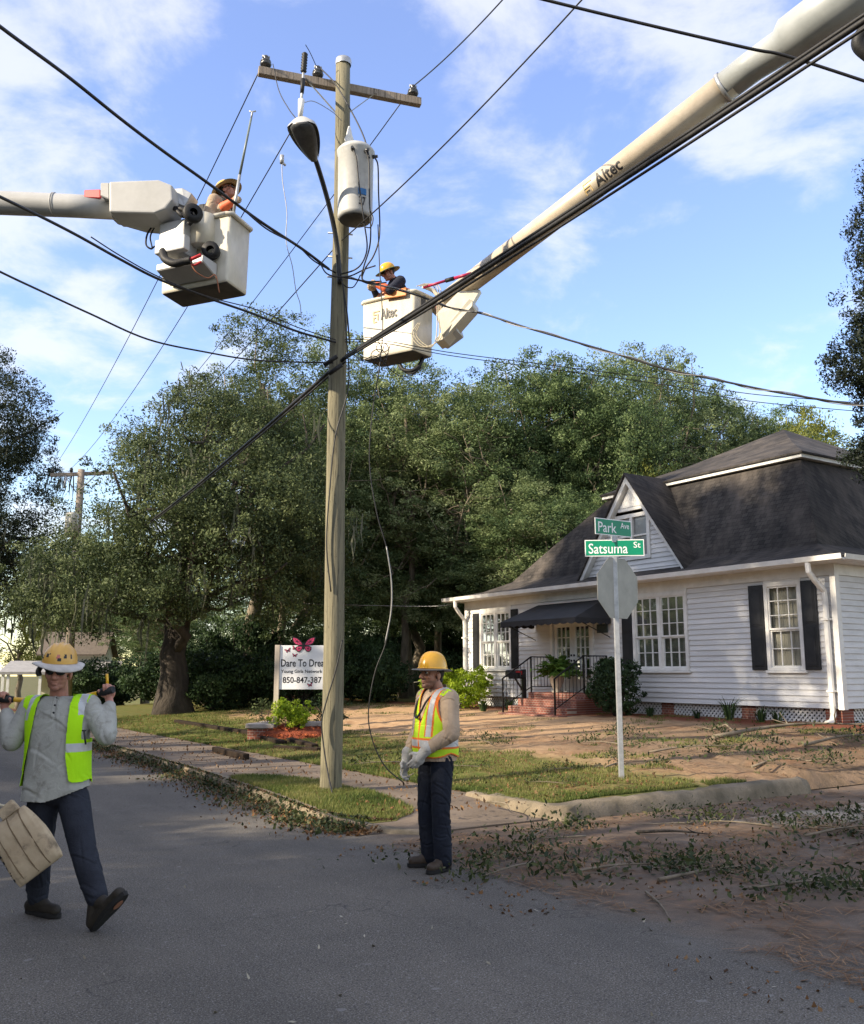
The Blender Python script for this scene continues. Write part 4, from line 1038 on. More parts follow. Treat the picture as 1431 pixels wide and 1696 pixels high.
def twig(label, pts, r0, mat=None, leafy=0, seed=1, name='fallen_branch', sub=3):
    rg = np.random.default_rng(seed); root_p = Vector(pts[0]); P = catmull([Vector(p)-root_p for p in pts], 5); mb = MB()
    mb.tube(P, [r0*(1-0.75*i/(len(P)-1)) for i in range(len(P))], 6)
    ends = []
    for _ in range(sub):
        i = int(rg.integers(len(P)//4, len(P)-1)); d = Vector((rg.normal()*0.5, rg.normal()*0.5, abs(rg.normal())*0.18)) * (P[-1].length*0.35)
        limb(mb, P[i], P[i]+d, r0*0.45, r0*0.12, rg, 4, 0.1, 5); ends.append(P[i]+d)
    o = mb.build(name, mat or M['bark_pale']); o.location = root_p
    if leafy:
        e = np.array([list(x) for x in ends+[P[-1]]]); k = rg.integers(0, len(e), leafy); p = e[k] + rg.normal(size=(leafy,3))*np.array([0.16,0.16,0.07])*max(1, P[-1].length*0.5); p[:, 2] = np.abs(p[:, 2])
        leaf_obj('foliage', p, rg.random(leafy)*0.8, 0.055, M['green_litter'], rg, o)
    return tag(o, label, 'branch', 'storm broken branches on the ground')
yc = lambda c, r, dz=0.04: W(c, r, yard_h(c, r)+dz)
twig('long pale forked branch lying on the dirt before the right end of the house', [yc(11.2,13.2), yc(11.0,14.2,.12), yc(10.7,15.2,.14), yc(10.0,16.2,.1)], 0.045, None, 0, 401, sub=4)
twig('pale branch end with dark leaves at the right edge of the yard', [yc(9.7,13.6), yc(9.5,14.6,.16), yc(9.0,15.8,.2)], 0.03, None, 700, 402, sub=6)
twig('leafy dark branch piled beside the end of the raised kerb', [yc(9.0,11.4), yc(8.9,12.0,.1), yc(8.5,12.8,.05)], 0.02, None, 420, 403, sub=6)
twig('leafy branch on the dirt right of the street sign post', [yc(10.6,11.0), yc(10.4,11.7,.08), yc(10.1,12.4,.05)], 0.018, None, 320, 404, sub=5)
twig('leafy sprig fallen on the grass just right of the street sign foot', [yc(9.9,9.4), yc(10.0,9.9,.06), yc(9.8,10.5,.03)], 0.012, None, 200, 405, sub=4)
twig('short brown stick on the side street below the raised kerb', [W(6.95,7.0,.03), W(6.75,7.3,.04), W(6.5,7.55,.02)], 0.02, M['bark'], 0, 406, sub=1)
twig('long thin brown stick lying across the leaves of the side street', [W(5.35,5.6,.02), W(5.35,6.2,.03), W(5.3,6.75,.02)], 0.016, M['bark_pale'], 0, 407, sub=1)
twig('leafy green sprig on the asphalt right of the standing worker', [W(5.9,5.2,.03), W(5.75,5.7,.06), W(5.5,6.2,.03)], 0.012, None, 260, 408, sub=5)
twig('leafy green sprig lying nearest the camera on the side street edge', [W(4.75,5.9,.03), W(4.55,6.4,.06), W(4.35,6.9,.03)], 0.012, None, 240, 409, sub=5)
twig('leafy green branch on the side street at the right edge', [W(5.9,8.2,.03), W(5.8,8.9,.07), W(5.5,9.6,.03)], 0.014, None, 320, 410, sub=6)
twig('dry twig caught against the raised kerb right of the worker', [W(8.9,6.6,.13), W(8.5,6.55,.16), W(8.2,6.4,.12)], 0.012, None, 0, 411, sub=3)

sprig = bpy.data.objects.get('fallen_branch.007') or bpy.data.objects['fallen_branch']
rgs = np.random.default_rng(909)
spots = [(6.3,5.3),(5.2,6.4),(4.3,6.6),(3.9,7.4),(6.3,8.3),(5.5,9.0),(7.3,5.9),(7.6,8.2),(4.6,8.6),(5.9,10.4),(9.3,7.9),(10.2,9.1),(11.4,8.4),(12.6,8.0),(10.6,10.3),(11.6,11.6),(12.8,12.9),(9.6,11.9),(10.4,13.4),(13.6,10.5),(15.0,11.0),(12.0,14.2)]
for i, (c, r) in enumerate(spots):
    z = yard_h(c, r) + 0.03 if r > 7 and c > 8.2 else 0.03
    k = 0.45 + 0.5*rgs.random(); copy_tree(sprig, W(c + rgs.normal()*0.1, r + rgs.normal()*0.15, z), rgs.random()*6.28, (k, k*1.1), 'small leafy storm sprig lying on the ground', 'small storm sprigs on the ground')
stick = bpy.data.objects.get('fallen_branch.006')
for i in range(16):
    c, r = 3.4 + 4.3*rgs.random(), 5.2 + 5.6*rgs.random(); k = 0.25 + 0.5*rgs.random(); copy_tree(stick, W(c, r, 0.015), rgs.random()*6.28, (k, k), 'thin bare stick lying on the side street', 'thin bare sticks on the side street')

# unseen trees and hedge across the street, added and sized for their shade
def shade_tree(lat, alo, zlo, label, src, sc, rz=0.0):
    s = Vector((math.sin(SUN_AZ), math.cos(SUN_AZ), 0)); nn = Vector((math.cos(SUN_AZ), -math.sin(SUN_AZ), 0))
    p = s*alo + nn*lat; return copy_tree(src, (p.x, p.y, zlo), rz, sc, label, 'added shade trees across the street')
OC = [o for o in bpy.data.objects if o.name.startswith('live_oak')][0]
for i, (lat, al, sc) in enumerate([(-5.6,-12,(0.95,1.0)),(-1.5,-14,(1.15,1.1)),(3.5,-12,(1.1,1.0)),(9,-13,(1.2,1.0)),(-8.9,-10.0,(0.70,0.64)),(-13.2,-10.5,(0.75,0.60)),(-17.0,-10,(0.75,0.58)),(-21,-10,(0.75,0.60)),(-25.5,-10,(0.8,0.58)),(-30.5,-10,(0.85,0.56))]):
    shade_tree(lat, al, 0.1, 'unseen spreading oak across the street, placed to shade the road', OC, sc, i*1.3).__setitem__('group', 'unseen shade oaks across the street')
pine_b = [(0,0,15.8,2.3,2.3,1.6),(1.0,0.4,17.4,1.8,1.8,1.2),(-1.0,-0.2,14.6,2.1,2.0,1.1),(0.2,0,19,1.2,1.2,1.0)]
s_ = Vector((math.sin(SUN_AZ), math.cos(SUN_AZ), 0)); n_ = Vector((math.cos(SUN_AZ), -math.sin(SUN_AZ), 0))
pp0 = s_*-10 + n_*-15.7
PN = tree('shade_pine', 'unseen bare trunked pine across the street, placed for its shade', 'tree', (pp0.x,pp0.y,0.1), pine_b, 18.5, 0.28, M['wood_leaf'], M['bark'], 420, 60, 0.6, 0.2, 77, 8, 'unseen shade pines across the street')
PN['label'] = 'unseen bare trunked pine across the street, placed to shade house and yard'
for i, (lat, al) in enumerate([(-18.0,-11),(-20.4,-9.5),(-22.4,-11)]): shade_tree(lat, al, 0.1, PN['label'], PN, (1.0,1.0), i*2.0).__setitem__('group', PN['group'])
for lat in (-8.2, -6.2): shade_tree(lat, -10, 0.1, PN['label'], PN, (0.55,0.68), lat).__setitem__('group', PN['group'])
for i, lat in enumerate((-34,-29.5,-25,-20.5,-16,-11.5,-7)):
    shade_tree(lat, -7.0 - (i % 2), 0.1, 'unseen hedge bush across the street, added to block low sunlight', HS, (2.3,2.0), i*1.1).__setitem__('group', 'hedge across the street')
for i in range(9):  # unseen far row added to block bright horizon light
    a_ = math.radians(-8 + i*26); shade_tree(-44 + i*11.5, -32 - 4*(i % 2), 0.0, 'unseen tree of a far row, added to block the bright horizon', OC, (1.3,0.95), i*0.9).__setitem__('group', 'unseen trees added against the bright horizon')

for c, r in ((14,-12),(21,-15),(28,-13),(36,-15),(45,-13),(55,-15)):  # more unseen trees, added to keep the bright horizon out of window reflections
    p = W(c, r, 0.1); copy_tree(OC, p, c*0.7, (0.95, 0.8), 'unseen tree of a far row, added to block the bright horizon', 'unseen trees added against the bright horizon')
for i, (u, Y) in enumerate(((560,49),(610,50),(660,49),(705,48),(745,49),(420,48),(370,50),(470,50))):
    p = at(u, 1112, Y); c, r = CR(p); copy_tree(HS, Vector((p.x, p.y, yard_h(c, r)-0.1)), i*1.3, (2.0, 2.0), 'tall dark bush at the back of the wood', 'bushes closing the back of the wood')
# ---------------------------------------------------------------- utility pole, lamp, transformer
def wood_mat(name, c1, c2, c3):
    m, nt, N, L, b = new_mat(name)
    col = mix(nt, rng_map(nt, noise(nt, 5, 6, 0.7, stretch=(4,4,0.25)), 0.35, 0.68), c1, c2)
    col = mix(nt, rng_map(nt, noise(nt, 14, 5, 0.75, stretch=(4,4,0.10)), 0.53, 0.62, 0, 0.92), col, c3)
    col = mix(nt, rng_map(nt, noise(nt, 30, 2, 0.5, stretch=(2,2,0.5)), 0.70, 0.74, 0, 0.8), col, (0.03,0.025,0.02))
    L.new(col, b.inputs['Base Color']); b.inputs['Roughness'].default_value = 0.9; b.inputs['Specular IOR Level'].default_value = 0.15
    bump(nt, b, noise(nt, 14, 5, 0.75, stretch=(4,4,0.10)), 0.7, 0.012)
    return m
M['polewood'] = wood_mat('weathered_pole_wood', (0.25,0.225,0.15), (0.145,0.138,0.10), (0.065,0.06,0.045))
M['armwood'] = wood_mat('weathered_arm_wood', (0.36,0.30,0.24), (0.25,0.21,0.17), (0.10,0.085,0.07))
PB = Vector((-1.28, 12.18, 0.13))
pole = thing('utility_pole', 'tall weathered wooden utility pole with crossarm in the turf strip beside the kerb', 'utility pole', PB)
pm_ = MB(); pz = [-0.3, 0.1, 1, 2, 3.5, 5, 6.5, 8, 9.2, 10.16]
pm_.tube([(0.012*math.sin(z), 0.01*math.cos(z*1.3), z) for z in pz], [0.139 - 0.0036*z for z in pz], 22)
pm_.build('shaft', M['polewood'], pole)
cp_ = MB(); cp_.lathe([(0.112,10.10),(0.118,10.15),(0.112,10.19),(0.06,10.225),(0.0,10.24)], n=14); cp_.build('cap', M['galv'], pole)
AD = Vector((0.951, 0.309, 0)); AN = Vector((-0.309, 0.951, 0))
def ARM(s, o, z): return AD*s + AN*o + Vector((0,0,z-PB.z))
aL, aR = -1.19, 1.22
ca = MB(); p0 = ARM(aL, 0.11, 9.95)
ca.prism([ARM(aL,0.115,9.93), ARM(aL,0.215,9.93), ARM(aL,0.215,10.05), ARM(aL,0.115,10.05)], AD*(aR-aL)); ca.build('crossarm', M['armwood'], pole, 0.006, 1)
for s in (-0.52, 0.52):
    b_ = MB(); b_.tube([ARM(s,0.10,9.97), ARM(0.07*np.sign(s),0.10,9.52)], 0.02, 4, smooth=False, flat=0.3); b_.build('brace', M['galv'], pole)
ins_s = [-1.09, -0.34, 1.10]
for s in ins_s:
    i_ = MB(); c = ARM(s, 0.165, 10.05)
    i_.lathe([(0.012,0.0),(0.012,0.05),(0.07,0.04),(0.085,0.07),(0.06,0.09),(0.078,0.10),(0.07,0.125),(0.045,0.14),(0.03,0.16),(0.042,0.175),(0.03,0.20),(0,0.205)], c, 16)
    io = i_.build('insulator', M['porcelain'], pole)
    k = MB(); k.tube([c+Vector((-0.05,-0.02,0.185)), c+Vector((0.05,0.02,0.19))], 0.02, 6); k.build('clamp', M['galv'], io)
# hanging fuse cutout in front of the arm
fx = at(499, 150, 11.55) - PB
fc = MB(); top = at(505, 88, 11.55) - PB; bot = at(497, 196, 11.55) - PB
fc.tube([top, top.lerp(bot,0.5), bot], 0.018, 8); f1 = fc.build('fuse_cutout', M['galv'], pole)
for a, b_, nm in ((0.0, 0.30, 'shed_insulator'), (0.40, 0.62, 'fuse_tube')):
    k = MB(); q0, q1 = top.lerp(bot, a), top.lerp(bot, b_)
    nn = 14; k.tube([q0.lerp(q1, i/nn) for i in range(nn+1)], [0.045 if i % 2 else 0.028 for i in range(nn+1)], 10) if a == 0 else k.tube([q0, q1], [0.032, 0.026], 8)
    k.build(nm, M['rubber'], f1)
k = MB(); q0 = top.lerp(bot, 0.72); q1 = bot; k.tube([q0, q1], [0.045,0.03], 10); k.build('bracket', M['white'], f1)
k = MB(); k.tube([top.lerp(bot,0.42), ARM(-0.55,0.115,10.0)], 0.02, 6); k.build('hanger', M['galv'], f1)
bt = MB()
for z in (5.55, 6.85, 7.15, 7.5): bt.tube([(-0.17,-0.03,z),(0.17,0.03,z)], 0.012, 6)
bt.build('bolt', M['galv'], pole)
gw = MB(); gw.tube(catmull([at(567,1060,12.05)-PB, at(556,1110,12.02)-PB, at(541,1160,12.0)-PB, at(533,1195,12.0)-PB, at(536,1235,11.99)-PB, at(543,1280,11.9)-PB, at(553,1325,11.6)-PB]), 0.010, 6); gw.build('ground_wire', M['cable'], pole)
gw = MB(); gw.tube(catmull([at(568,470,12.0)-PB, at(574,560,12.02)-PB, at(577,640,12.04)-PB, at(556,720,12.02)-PB, at(547,800,12.02)-PB, at(541,900,12.02)-PB, at(548,980,12.02)-PB]), 0.010, 6); gw.build('riser_wire', M['cable'], pole)

TC = Vector((-1.05, 11.84, 7.66))
tr_ = thing('transformer', 'white can transformer numbered 37 hung on the right of the utility pole', 'transformer', TC)
t = MB(); t.lathe([(0.0,0.0),(0.20,0.0),(0.235,0.02),(0.238,0.06),(0.245,0.95),(0.262,0.97),(0.262,1.0),(0.22,1.05),(0.10,1.08),(0,1.085)], n=32); t.build('tank', M['can_grey'], tr_)
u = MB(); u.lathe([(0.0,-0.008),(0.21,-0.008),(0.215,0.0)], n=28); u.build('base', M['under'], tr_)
b_ = MB(); cc = Vector((-0.10,0.03,1.05)); b_.lathe([(0.055,0),(0.065,0.04),(0.06,0.06),(0.07,0.10),(0.055,0.13),(0.065,0.17),(0.045,0.22),(0.03,0.30),(0.015,0.36),(0,0.37)], cc, 14); b_.build('bushing', M['white'], tr_)
for i, (dx, dy) in enumerate(((-0.02,-0.25),(0.15,-0.20),(0.245,-0.06))):
    k = MB(); k.tube([(dx*0.98,dy*0.98,0.90),(dx*1.25,dy*1.25,0.90)], [0.03,0.02], 8); k.build('terminal', M['porcelain'], tr_)
k = MB(); d_ = (Vector((PB.x,PB.y,0)) - Vector((TC.x,TC.y,0)))
for z in (0.18, 0.80): k.box((-0.05,0.2,z),(0.05,0.40,z+0.08), M=Matrix.Rotation(math.atan2(d_.y,d_.x)-math.pi/2, 4, 'Z'))
k.build('hanger', M['galv'], tr_)
ang = math.radians(-62)
def on_tank(x, z, r=0.2445): a = ang + x/r; return Vector((r*math.cos(a), r*math.sin(a), z))
k = MB(); 
for i in range(6): k.add([on_tank(-0.06+0.02*i,0.26,0.248), on_tank(-0.04+0.02*i,0.26,0.248), on_tank(-0.04+0.02*i,0.35,0.249), on_tank(-0.06+0.02*i,0.35,0.249)], [(0,1,2,3)])
k.build('blue_decal', pm('blue_decal', (0.02,0.16,0.42), None, 0.4, 5), tr_)
vs_, fs_ = text_mb('37', 0.10, 0.12, 0.001); k = MB(); k.add([on_tank(v.x, 0.17+v.y, 0.2475+v.z) for v in vs_], fs_); k.build('number', M['letter'], tr_)

LB, LT = at(519, 262, 11.3), at(497, 203, 10.75)
sl = thing('street_lamp', 'grey cobra head street lamp on a black bracket arm left of the utility pole top', 'street lamp', at(560,440,12.02))
o_ = Vector(sl.location); k = MB(); k.tube(catmull([at(563,470,12.03)-o_, at(558,405,11.95)-o_, at(545,340,11.75)-o_, at(525,272,11.4)-o_, LB-o_]), 0.034, 10); k.build('arm', M['black'], sl)
ax = (LT-LB).normalized(); sd_ = ax.cross(Vector((0,0,1))).normalized(); upv = sd_.cross(ax)
LL = 0.62
def head(mb, zs, mi):
    rows = []
    for i in range(13):
        t = i/12; w = 0.20*(0.30 + 0.68*math.sin(min(t*1.25,1)*math.pi/2))*(1 if t < 0.86 else math.sqrt(max(1-((t-0.86)/0.17)**2, 0.30)))
        row = []; w *= 1.0 if zs > 0 else 0.80
        for j in range(11):
            a = math.pi*j/10; h = zs*(0.65+0.35*math.sin(t*math.pi))*math.sin(a)
            row.append(LB - o_ + ax*(t*LL-0.03) + sd_*(w*math.cos(a)) + upv*h)
        rows.append(row)
    fs = [(i*11+j, i*11+j+1, (i+1)*11+j+1, (i+1)*11+j) for i in range(12) for j in range(10)]
    fs.append(tuple(12*11+j for j in range(11)))
    mb.add([v for r in rows for v in r], fs, mi, True)
k = MB(); head(k, 0.16, 0); k.build('housing', M['fibre_grey'], sl)
k = MB(); head(k, -0.06, 0); k.build('lens', pm('dark_lamp_lens', (0.10,0.105,0.11), (0.06,0.06,0.065), 0.35, 20), sl)
k = MB(); k.box((-0.03,-0.03,0),(0.03,0.03,0.05), M=Matrix.Translation(LB-o_+ax*0.45+upv*0.125)); k.build('photocell', M['galv'], sl)

# the far pole down the street
FP = Vector((-14.62, 38.0, -0.2))
fp = thing('utility_pole', 'distant utility pole with crossarm showing above the trees at the left', 'utility pole', FP)
k = MB(); k.tube([(0,0,-0.4),(0,0,10.1)], [0.19,0.14], 12); k.build('shaft', M['armwood'], fp)
fa, fb = at(84,787,37.7)-FP, at(185,783,38.4)-FP
k = MB(); k.prism([fa+Vector((0,-.06,-.07)), fa+Vector((0,.06,-.07)), fa+Vector((0,.06,.07)), fa+Vector((0,-.06,.07))], fb-fa); k.build('crossarm', M['armwood'], fp)
for s in (-0.65, 0.65): 
    q = fa.lerp(fb, 0.5+s*0.4); b_ = MB(); b_.tube([q-Vector((0,0.08,0.06)), Vector((0.1*np.sign(s),-0.16,q.z-0.75))], 0.025, 5); b_.build('brace', M['galv'], fp)
far_ins = []
for f_ in (0.03, 0.33, 0.965):
    q = fa.lerp(fb, f_) + Vector((0,0,0.07)); i_ = MB(); i_.lathe([(0.02,0),(0.09,0.06),(0.06,0.12),(0.08,0.15),(0.03,0.22),(0,0.23)], q, 10); i_.build('insulator', M['porcelain'], fp); far_ins.append(FP + q + Vector((0,0,0.2)))
k = MB(); k.lathe([(0,0),(0.25,0),(0.26,0.9),(0.2,1.0),(0,1.02)], (-0.1,-0.42,7.2), 16); k.build('transformer_can', M['fibre'], fp)
k = MB(); k.tube([fa.lerp(fb,0.27)-Vector((0,.1,.1)), fa.lerp(fb,0.25)-Vector((0,.12,.6))], 0.05, 8); k.build('fuse_cutout', M['galv'], fp)

# ---------------------------------------------------------------- wires and cables
def cable(label, pts, r, mat=None, name='power_line', group=None, n=6, smooth=True, k=8):
    P = catmull(pts, k) if smooth else [Vector(p) for p in pts]
    o0 = P[len(P)//2].copy(); mb = MB(); mb.tube([p-o0 for p in P], r, n)
    o = mb.build(name, mat or M['cable']); o.location = o0
    return tag(o, label, 'wire' if r < 0.009 else 'cable', group)
def A(pts): return [at(*p) for p in pts]
ins = [PB + ARM(s, 0.165, 10.05) + Vector((0,0,0.185)) for s in ins_s]
cable('thin line from the crossarm\'s left end past the left bucket to the far pole', sag_line(ins[0], far_ins[0], 0.45), 0.009, name='power_line', smooth=False)
cable('thin line from under the street lamp down to the middle of the far pole arm', sag_line(at(492,200,11.9), far_ins[1], 0.55), 0.009, smooth=False)
cable('thin line from the right end of the crossarm behind the pole to the far pole', sag_line(ins[2], far_ins[2], 0.45), 0.009, smooth=False)
cable('thin line rising from the right crossarm insulator to the top of the picture', sag_line(ins[2], at(850,-20,9.2), 0.06), 0.009, smooth=False)
cable('thin neutral line rising from below the transformer to the top of the picture', sag_line(at(566,398,12.05), at(985,-24,8.0), 0.1), 0.009, smooth=False)
cable('thin neutral line from below the transformer down left into the trees', sag_line(at(560,404,12.15), at(190,800,33), 0.15), 0.009, smooth=False)
cable('line dropping from the left insulator to the fuse beside the lamp', A([(452,106,11.9),(462,150,11.8),(478,180,11.7),(490,196,11.6)]), 0.007, name='jumper_wire')
cable('jumper curving from the middle insulator down to the transformer top', A([(530,112,12.2),(556,140,12.0),(585,190,11.8),(603,228,11.7),(612,262,11.65)]), 0.010, name='jumper_wire')
cable('fine grey wire looping from the fuse to the pole below the crossarm', A([(503,170,11.6),(520,168,11.7),(550,185,11.9),(566,200,12.0)]), 0.005, M['cable_grey'], 'jumper_wire')
cable('loose wire tip sticking up above the middle insulator', A([(506,74,11.9),(514,88,12.0),(524,110,12.2)]), 0.006, name='jumper_wire')
cable('loose grey wire hanging limp below the clamp between the left bucket and the lamp', A([(467,268,11.9),(468,300,11.9),(475,350,11.9),(474,400,11.9),(484,440,11.9),(490,480,11.9),(497,503,11.9),(499,527,11.9)]), 0.006, M['cable_grey'], 'hanging_wire')
k = MB(); q = at(467,264,11.9); k.tube([(0,0,0.06),(0.0,0,-0.06)], 0.03, 8); k.tube([(0,0,-0.04),(0.05,0,-0.09)], 0.018, 6); o = k.build('line_clamp', M['galv']); o.location = q; tag(o, 'small grey clamp on the thin line left below the street lamp', 'clamp')
cable('thick black service cable from the upper left edge down to the utility pole', A([(-160,-80,6.6),(0,44,7.7),(110,125,8.6),(200,197,9.3),(270,250,9.9),(340,300,10.4),(430,366,11.1),(500,412,11.7),(545,446,12.0)]), 0.019, name='service_cable')
cable('second black wire wrapped loosely along the thick cable left of the pole', A([(390,335,10.75),(440,378,11.15),(490,405,11.6),(520,432,11.85),(556,452,12.03)]), 0.010, name='service_cable')
cable('black cable from the left edge under the left bucket to the pole', A([(-160,250,6.6),(0,326,7.7),(70,360,8.3),(130,391,8.8),(200,430,9.4),(262,462,9.9),(340,492,10.6),(420,520,11.2),(490,548,11.7),(556,567,12.03)]), 0.015, name='service_cable')
cable('thin black wire along the cable under the left bucket', A([(150,392,8.95),(200,424,9.35),(262,458,9.85),(340,490,10.55),(425,513,11.2),(490,541,11.7),(556,563,12.03)]), 0.007, name='service_cable')
cable('lowest black cable from the left edge sagging across the sky to the pole', A([(-160,370,7.0),(0,450,8.3),(70,483,9.0),(150,520,9.8),(245,562,10.6),(340,583,11.3),(430,597,11.8),(552,601,12.05)]), 0.011, name='service_cable')
cable('black cable crossing the upper right corner over the right boom', A([(840,-18,7.4),(900,-1,7.4),(1060,38,7.4),(1240,80,7.4),(1300,92,7.4),(1431,134,7.4),(1560,178,7.4)]), 0.014, name='service_cable')
# telephone bundle in front of the right bucket
b0, b1, b2 = at(572,592,11.96), at(1431,26,5.9), at(222,882,30)
dirb = b1 - b0
for i, (dz, rr_, lab) in enumerate(((0.0,0.024,'thickest black telephone cable running up right in front of the right bucket and boom'),(0.05,0.016,'upper thin black cable of the bundle in front of the right boom'),(-0.045,0.013,'lower thin black cable of the bundle in front of the right boom'))):
    s_ = Vector((0.01*i, -0.02*i, dz)); cable(lab, [p + s_*(0.4+0.6*math.sin(min(1,j/6)*1.57)) for j, p in enumerate(sag_line(b0, b0+dirb*1.35, 0.05+0.01*i, 20))], rr_, M['rubber'], 'telephone_cable', 'telephone cable bundle', 8, False)
for i, (dz, rr_, lab) in enumerate(((0.0,0.026,'thick black telephone cable running from the pole down left into the live oak'),(-0.06,0.014,'thin black cable under the thick one from the pole down into the live oak'))):
    cable(lab, [p + Vector((0,0,dz)) for p in sag_line(b0, b2, 0.12, 20)], rr_, M['rubber'], 'telephone_cable', 'telephone cable bundle', 8, False)
for i, (u, v) in enumerate(((556,612),(548,598),(612,568))):
    k = MB(); q = at(u, v, 11.93); k.tube([(-0.09,0,-0.06),(0.09,-0.05,0.05)], 0.03, 7); o = k.build('splice_clamp', M['rubber']); o.location = q
    tag(o, ('black splice clamp on the thick cable just below left of the pole crossing','black splice clamp on the left face of the pole at the cable crossing','black splice clamp on the bundle in front of the white right bucket')[i], 'clamp')
# service drop to the right
sdp = A([(566,458,12.0),(620,470,12.3),(700,492,13.0),(740,508,12.8),(800,520,12.3),(880,545,11.9),(1000,580,11.5),(1100,610,11.2),(1200,632,10.9),(1300,652,10.6),(1431,672,10.2),(1600,690,9.6)])
cable('twisted black service drop from the pole past the right bucket to the right edge', sdp, 0.013, name='service_cable')
P_ = catmull(sdp, 10); cable('bare grey neutral twisted round the service drop at the right', [p + Vector((0,-0.018*math.cos(i*0.5),0.022*math.sin(i*0.5))) for i, p in enumerate(P_)], 0.006, M['cable_grey'], 'service_cable', smooth=False)
cable('upper of two thin wires from the pole low across the trees to the right edge', A([(572,562,12.1),(640,565,12.4),(740,583,12.6),(880,601,12.8),(1000,616,13),(1130,632,13),(1240,652,13),(1431,668,13),(1600,684,13)]), 0.006, name='telephone_wire')
cable('lower of two thin wires from the pole low across the trees to the right edge', A([(572,566,12.1),(640,569,12.4),(740,588,12.6),(880,607,12.8),(1000,623,13),(1130,642,13),(1240,664,13),(1431,682,13),(1600,696,13)]), 0.006, name='telephone_wire')
cable('pale wire strung from the wood to the left eave of the house', A([(300,985,36),(400,992,34),(485,999,32),(620,1003,30.5),(720,1004,29.5),(762,998,28.9)]), 0.012, M['cable_grey'], 'telephone_wire')
cable('long broken black wire dangling from the right bucket down to the lawn edge', A([(626,372,11.7),(629,450,11.7),(634,540,11.7),(628,610,11.7),(616,690,11.75),(612,770,11.8),(624,850,11.8),(643,920,11.8),(648,990,11.8),(640,1060,11.8),(622,1110,11.8),(612,1160,11.8),(611,1200,11.85),(622,1240,11.9),(640,1272,11.95),(668,1296,12.0)]), 0.008, name='hanging_wire')
cable('stripped white end of the dangling wire in front of the dark wood', A([(640,905,11.78),(648,960,11.78),(648,1010,11.78),(638,1065,11.78)]), 0.0095, M['cable_grey'], 'hanging_wire')
# secondary leads below the transformer
sec = [('front lead from the transformer down to the splice in front of the pole', [(584,246,11.58),(590,262,11.55),(594,300,11.55),(600,345,11.55),(604,374,11.6),(608,410,11.7),(600,435,11.8),(585,448,11.9),(560,455,12.02)],0.011),
 ('middle black lead from the transformer looping to the right of the pole', [(606,250,11.6),(611,270,11.6),(612,330,11.6),(614,380,11.65),(612,410,11.7),(603,440,11.8),(599,458,11.85),(606,466,11.85),(632,466,11.9)],0.011),
 ('right black lead from the transformer side looping down to the splices', [(621,261,11.72),(626,275,11.72),(627,320,11.75),(629,370,11.75),(627,400,11.75),(618,425,11.8),(606,443,11.85),(600,462,11.85),(612,470,11.9),(640,468,12.0)],0.011),
 ('inner lead curling under the transformer bottom', [(604,376,11.6),(614,376,11.6),(618,362,11.6),(614,350,11.6)],0.008),
 ('low slack loop of black lead round the pole below the lamp arm', [(530,436,11.9),(540,452,11.9),(556,458,11.9),(580,457,11.95),(604,446,11.95),(622,440,11.9)],0.010),
 ('lowest slack loop hanging on the right of the pole', [(562,462,12.0),(572,474,12.0),(584,476,12.0),(592,466,12.0),(597,455,11.95)],0.008),
 ('long black riser down the front of the pole from the lamp arm', [(562,440,11.98),(569,480,12.0),(575,520,12.02),(579,570,12.02)],0.012)]
for lab, pts, r in sec: cable(lab, A(pts), r, name='transformer_lead')
coil = []
for i, (u, v, ra, dep, lab) in enumerate(((612,572,24,11.8,'large loose wire loop in front of the right bucket face'),(628,585,15,11.85,'small wire coil in front of the right bucket below its lettering'),(634,572,12,11.9,'smallest wire coil beside the bundle in front of the right bucket'))):
    pts = [at(u + ra*math.cos(a)*(1-0.03*a), v + ra*0.8*math.sin(a) + 1.2*a, dep) for a in np.arange(0, 9.5, 0.5)]
    cable(lab, pts, 0.0055, name='wire_coil', k=3)
cable('slack thin wire sagging from the coils under the right bucket', A([(575,580,11.9),(600,596,11.9),(622,590,11.9),(650,615,12.0),(668,624,12.2),(690,618,12.6),(702,606,13.0)]), 0.006, name='hanging_wire')

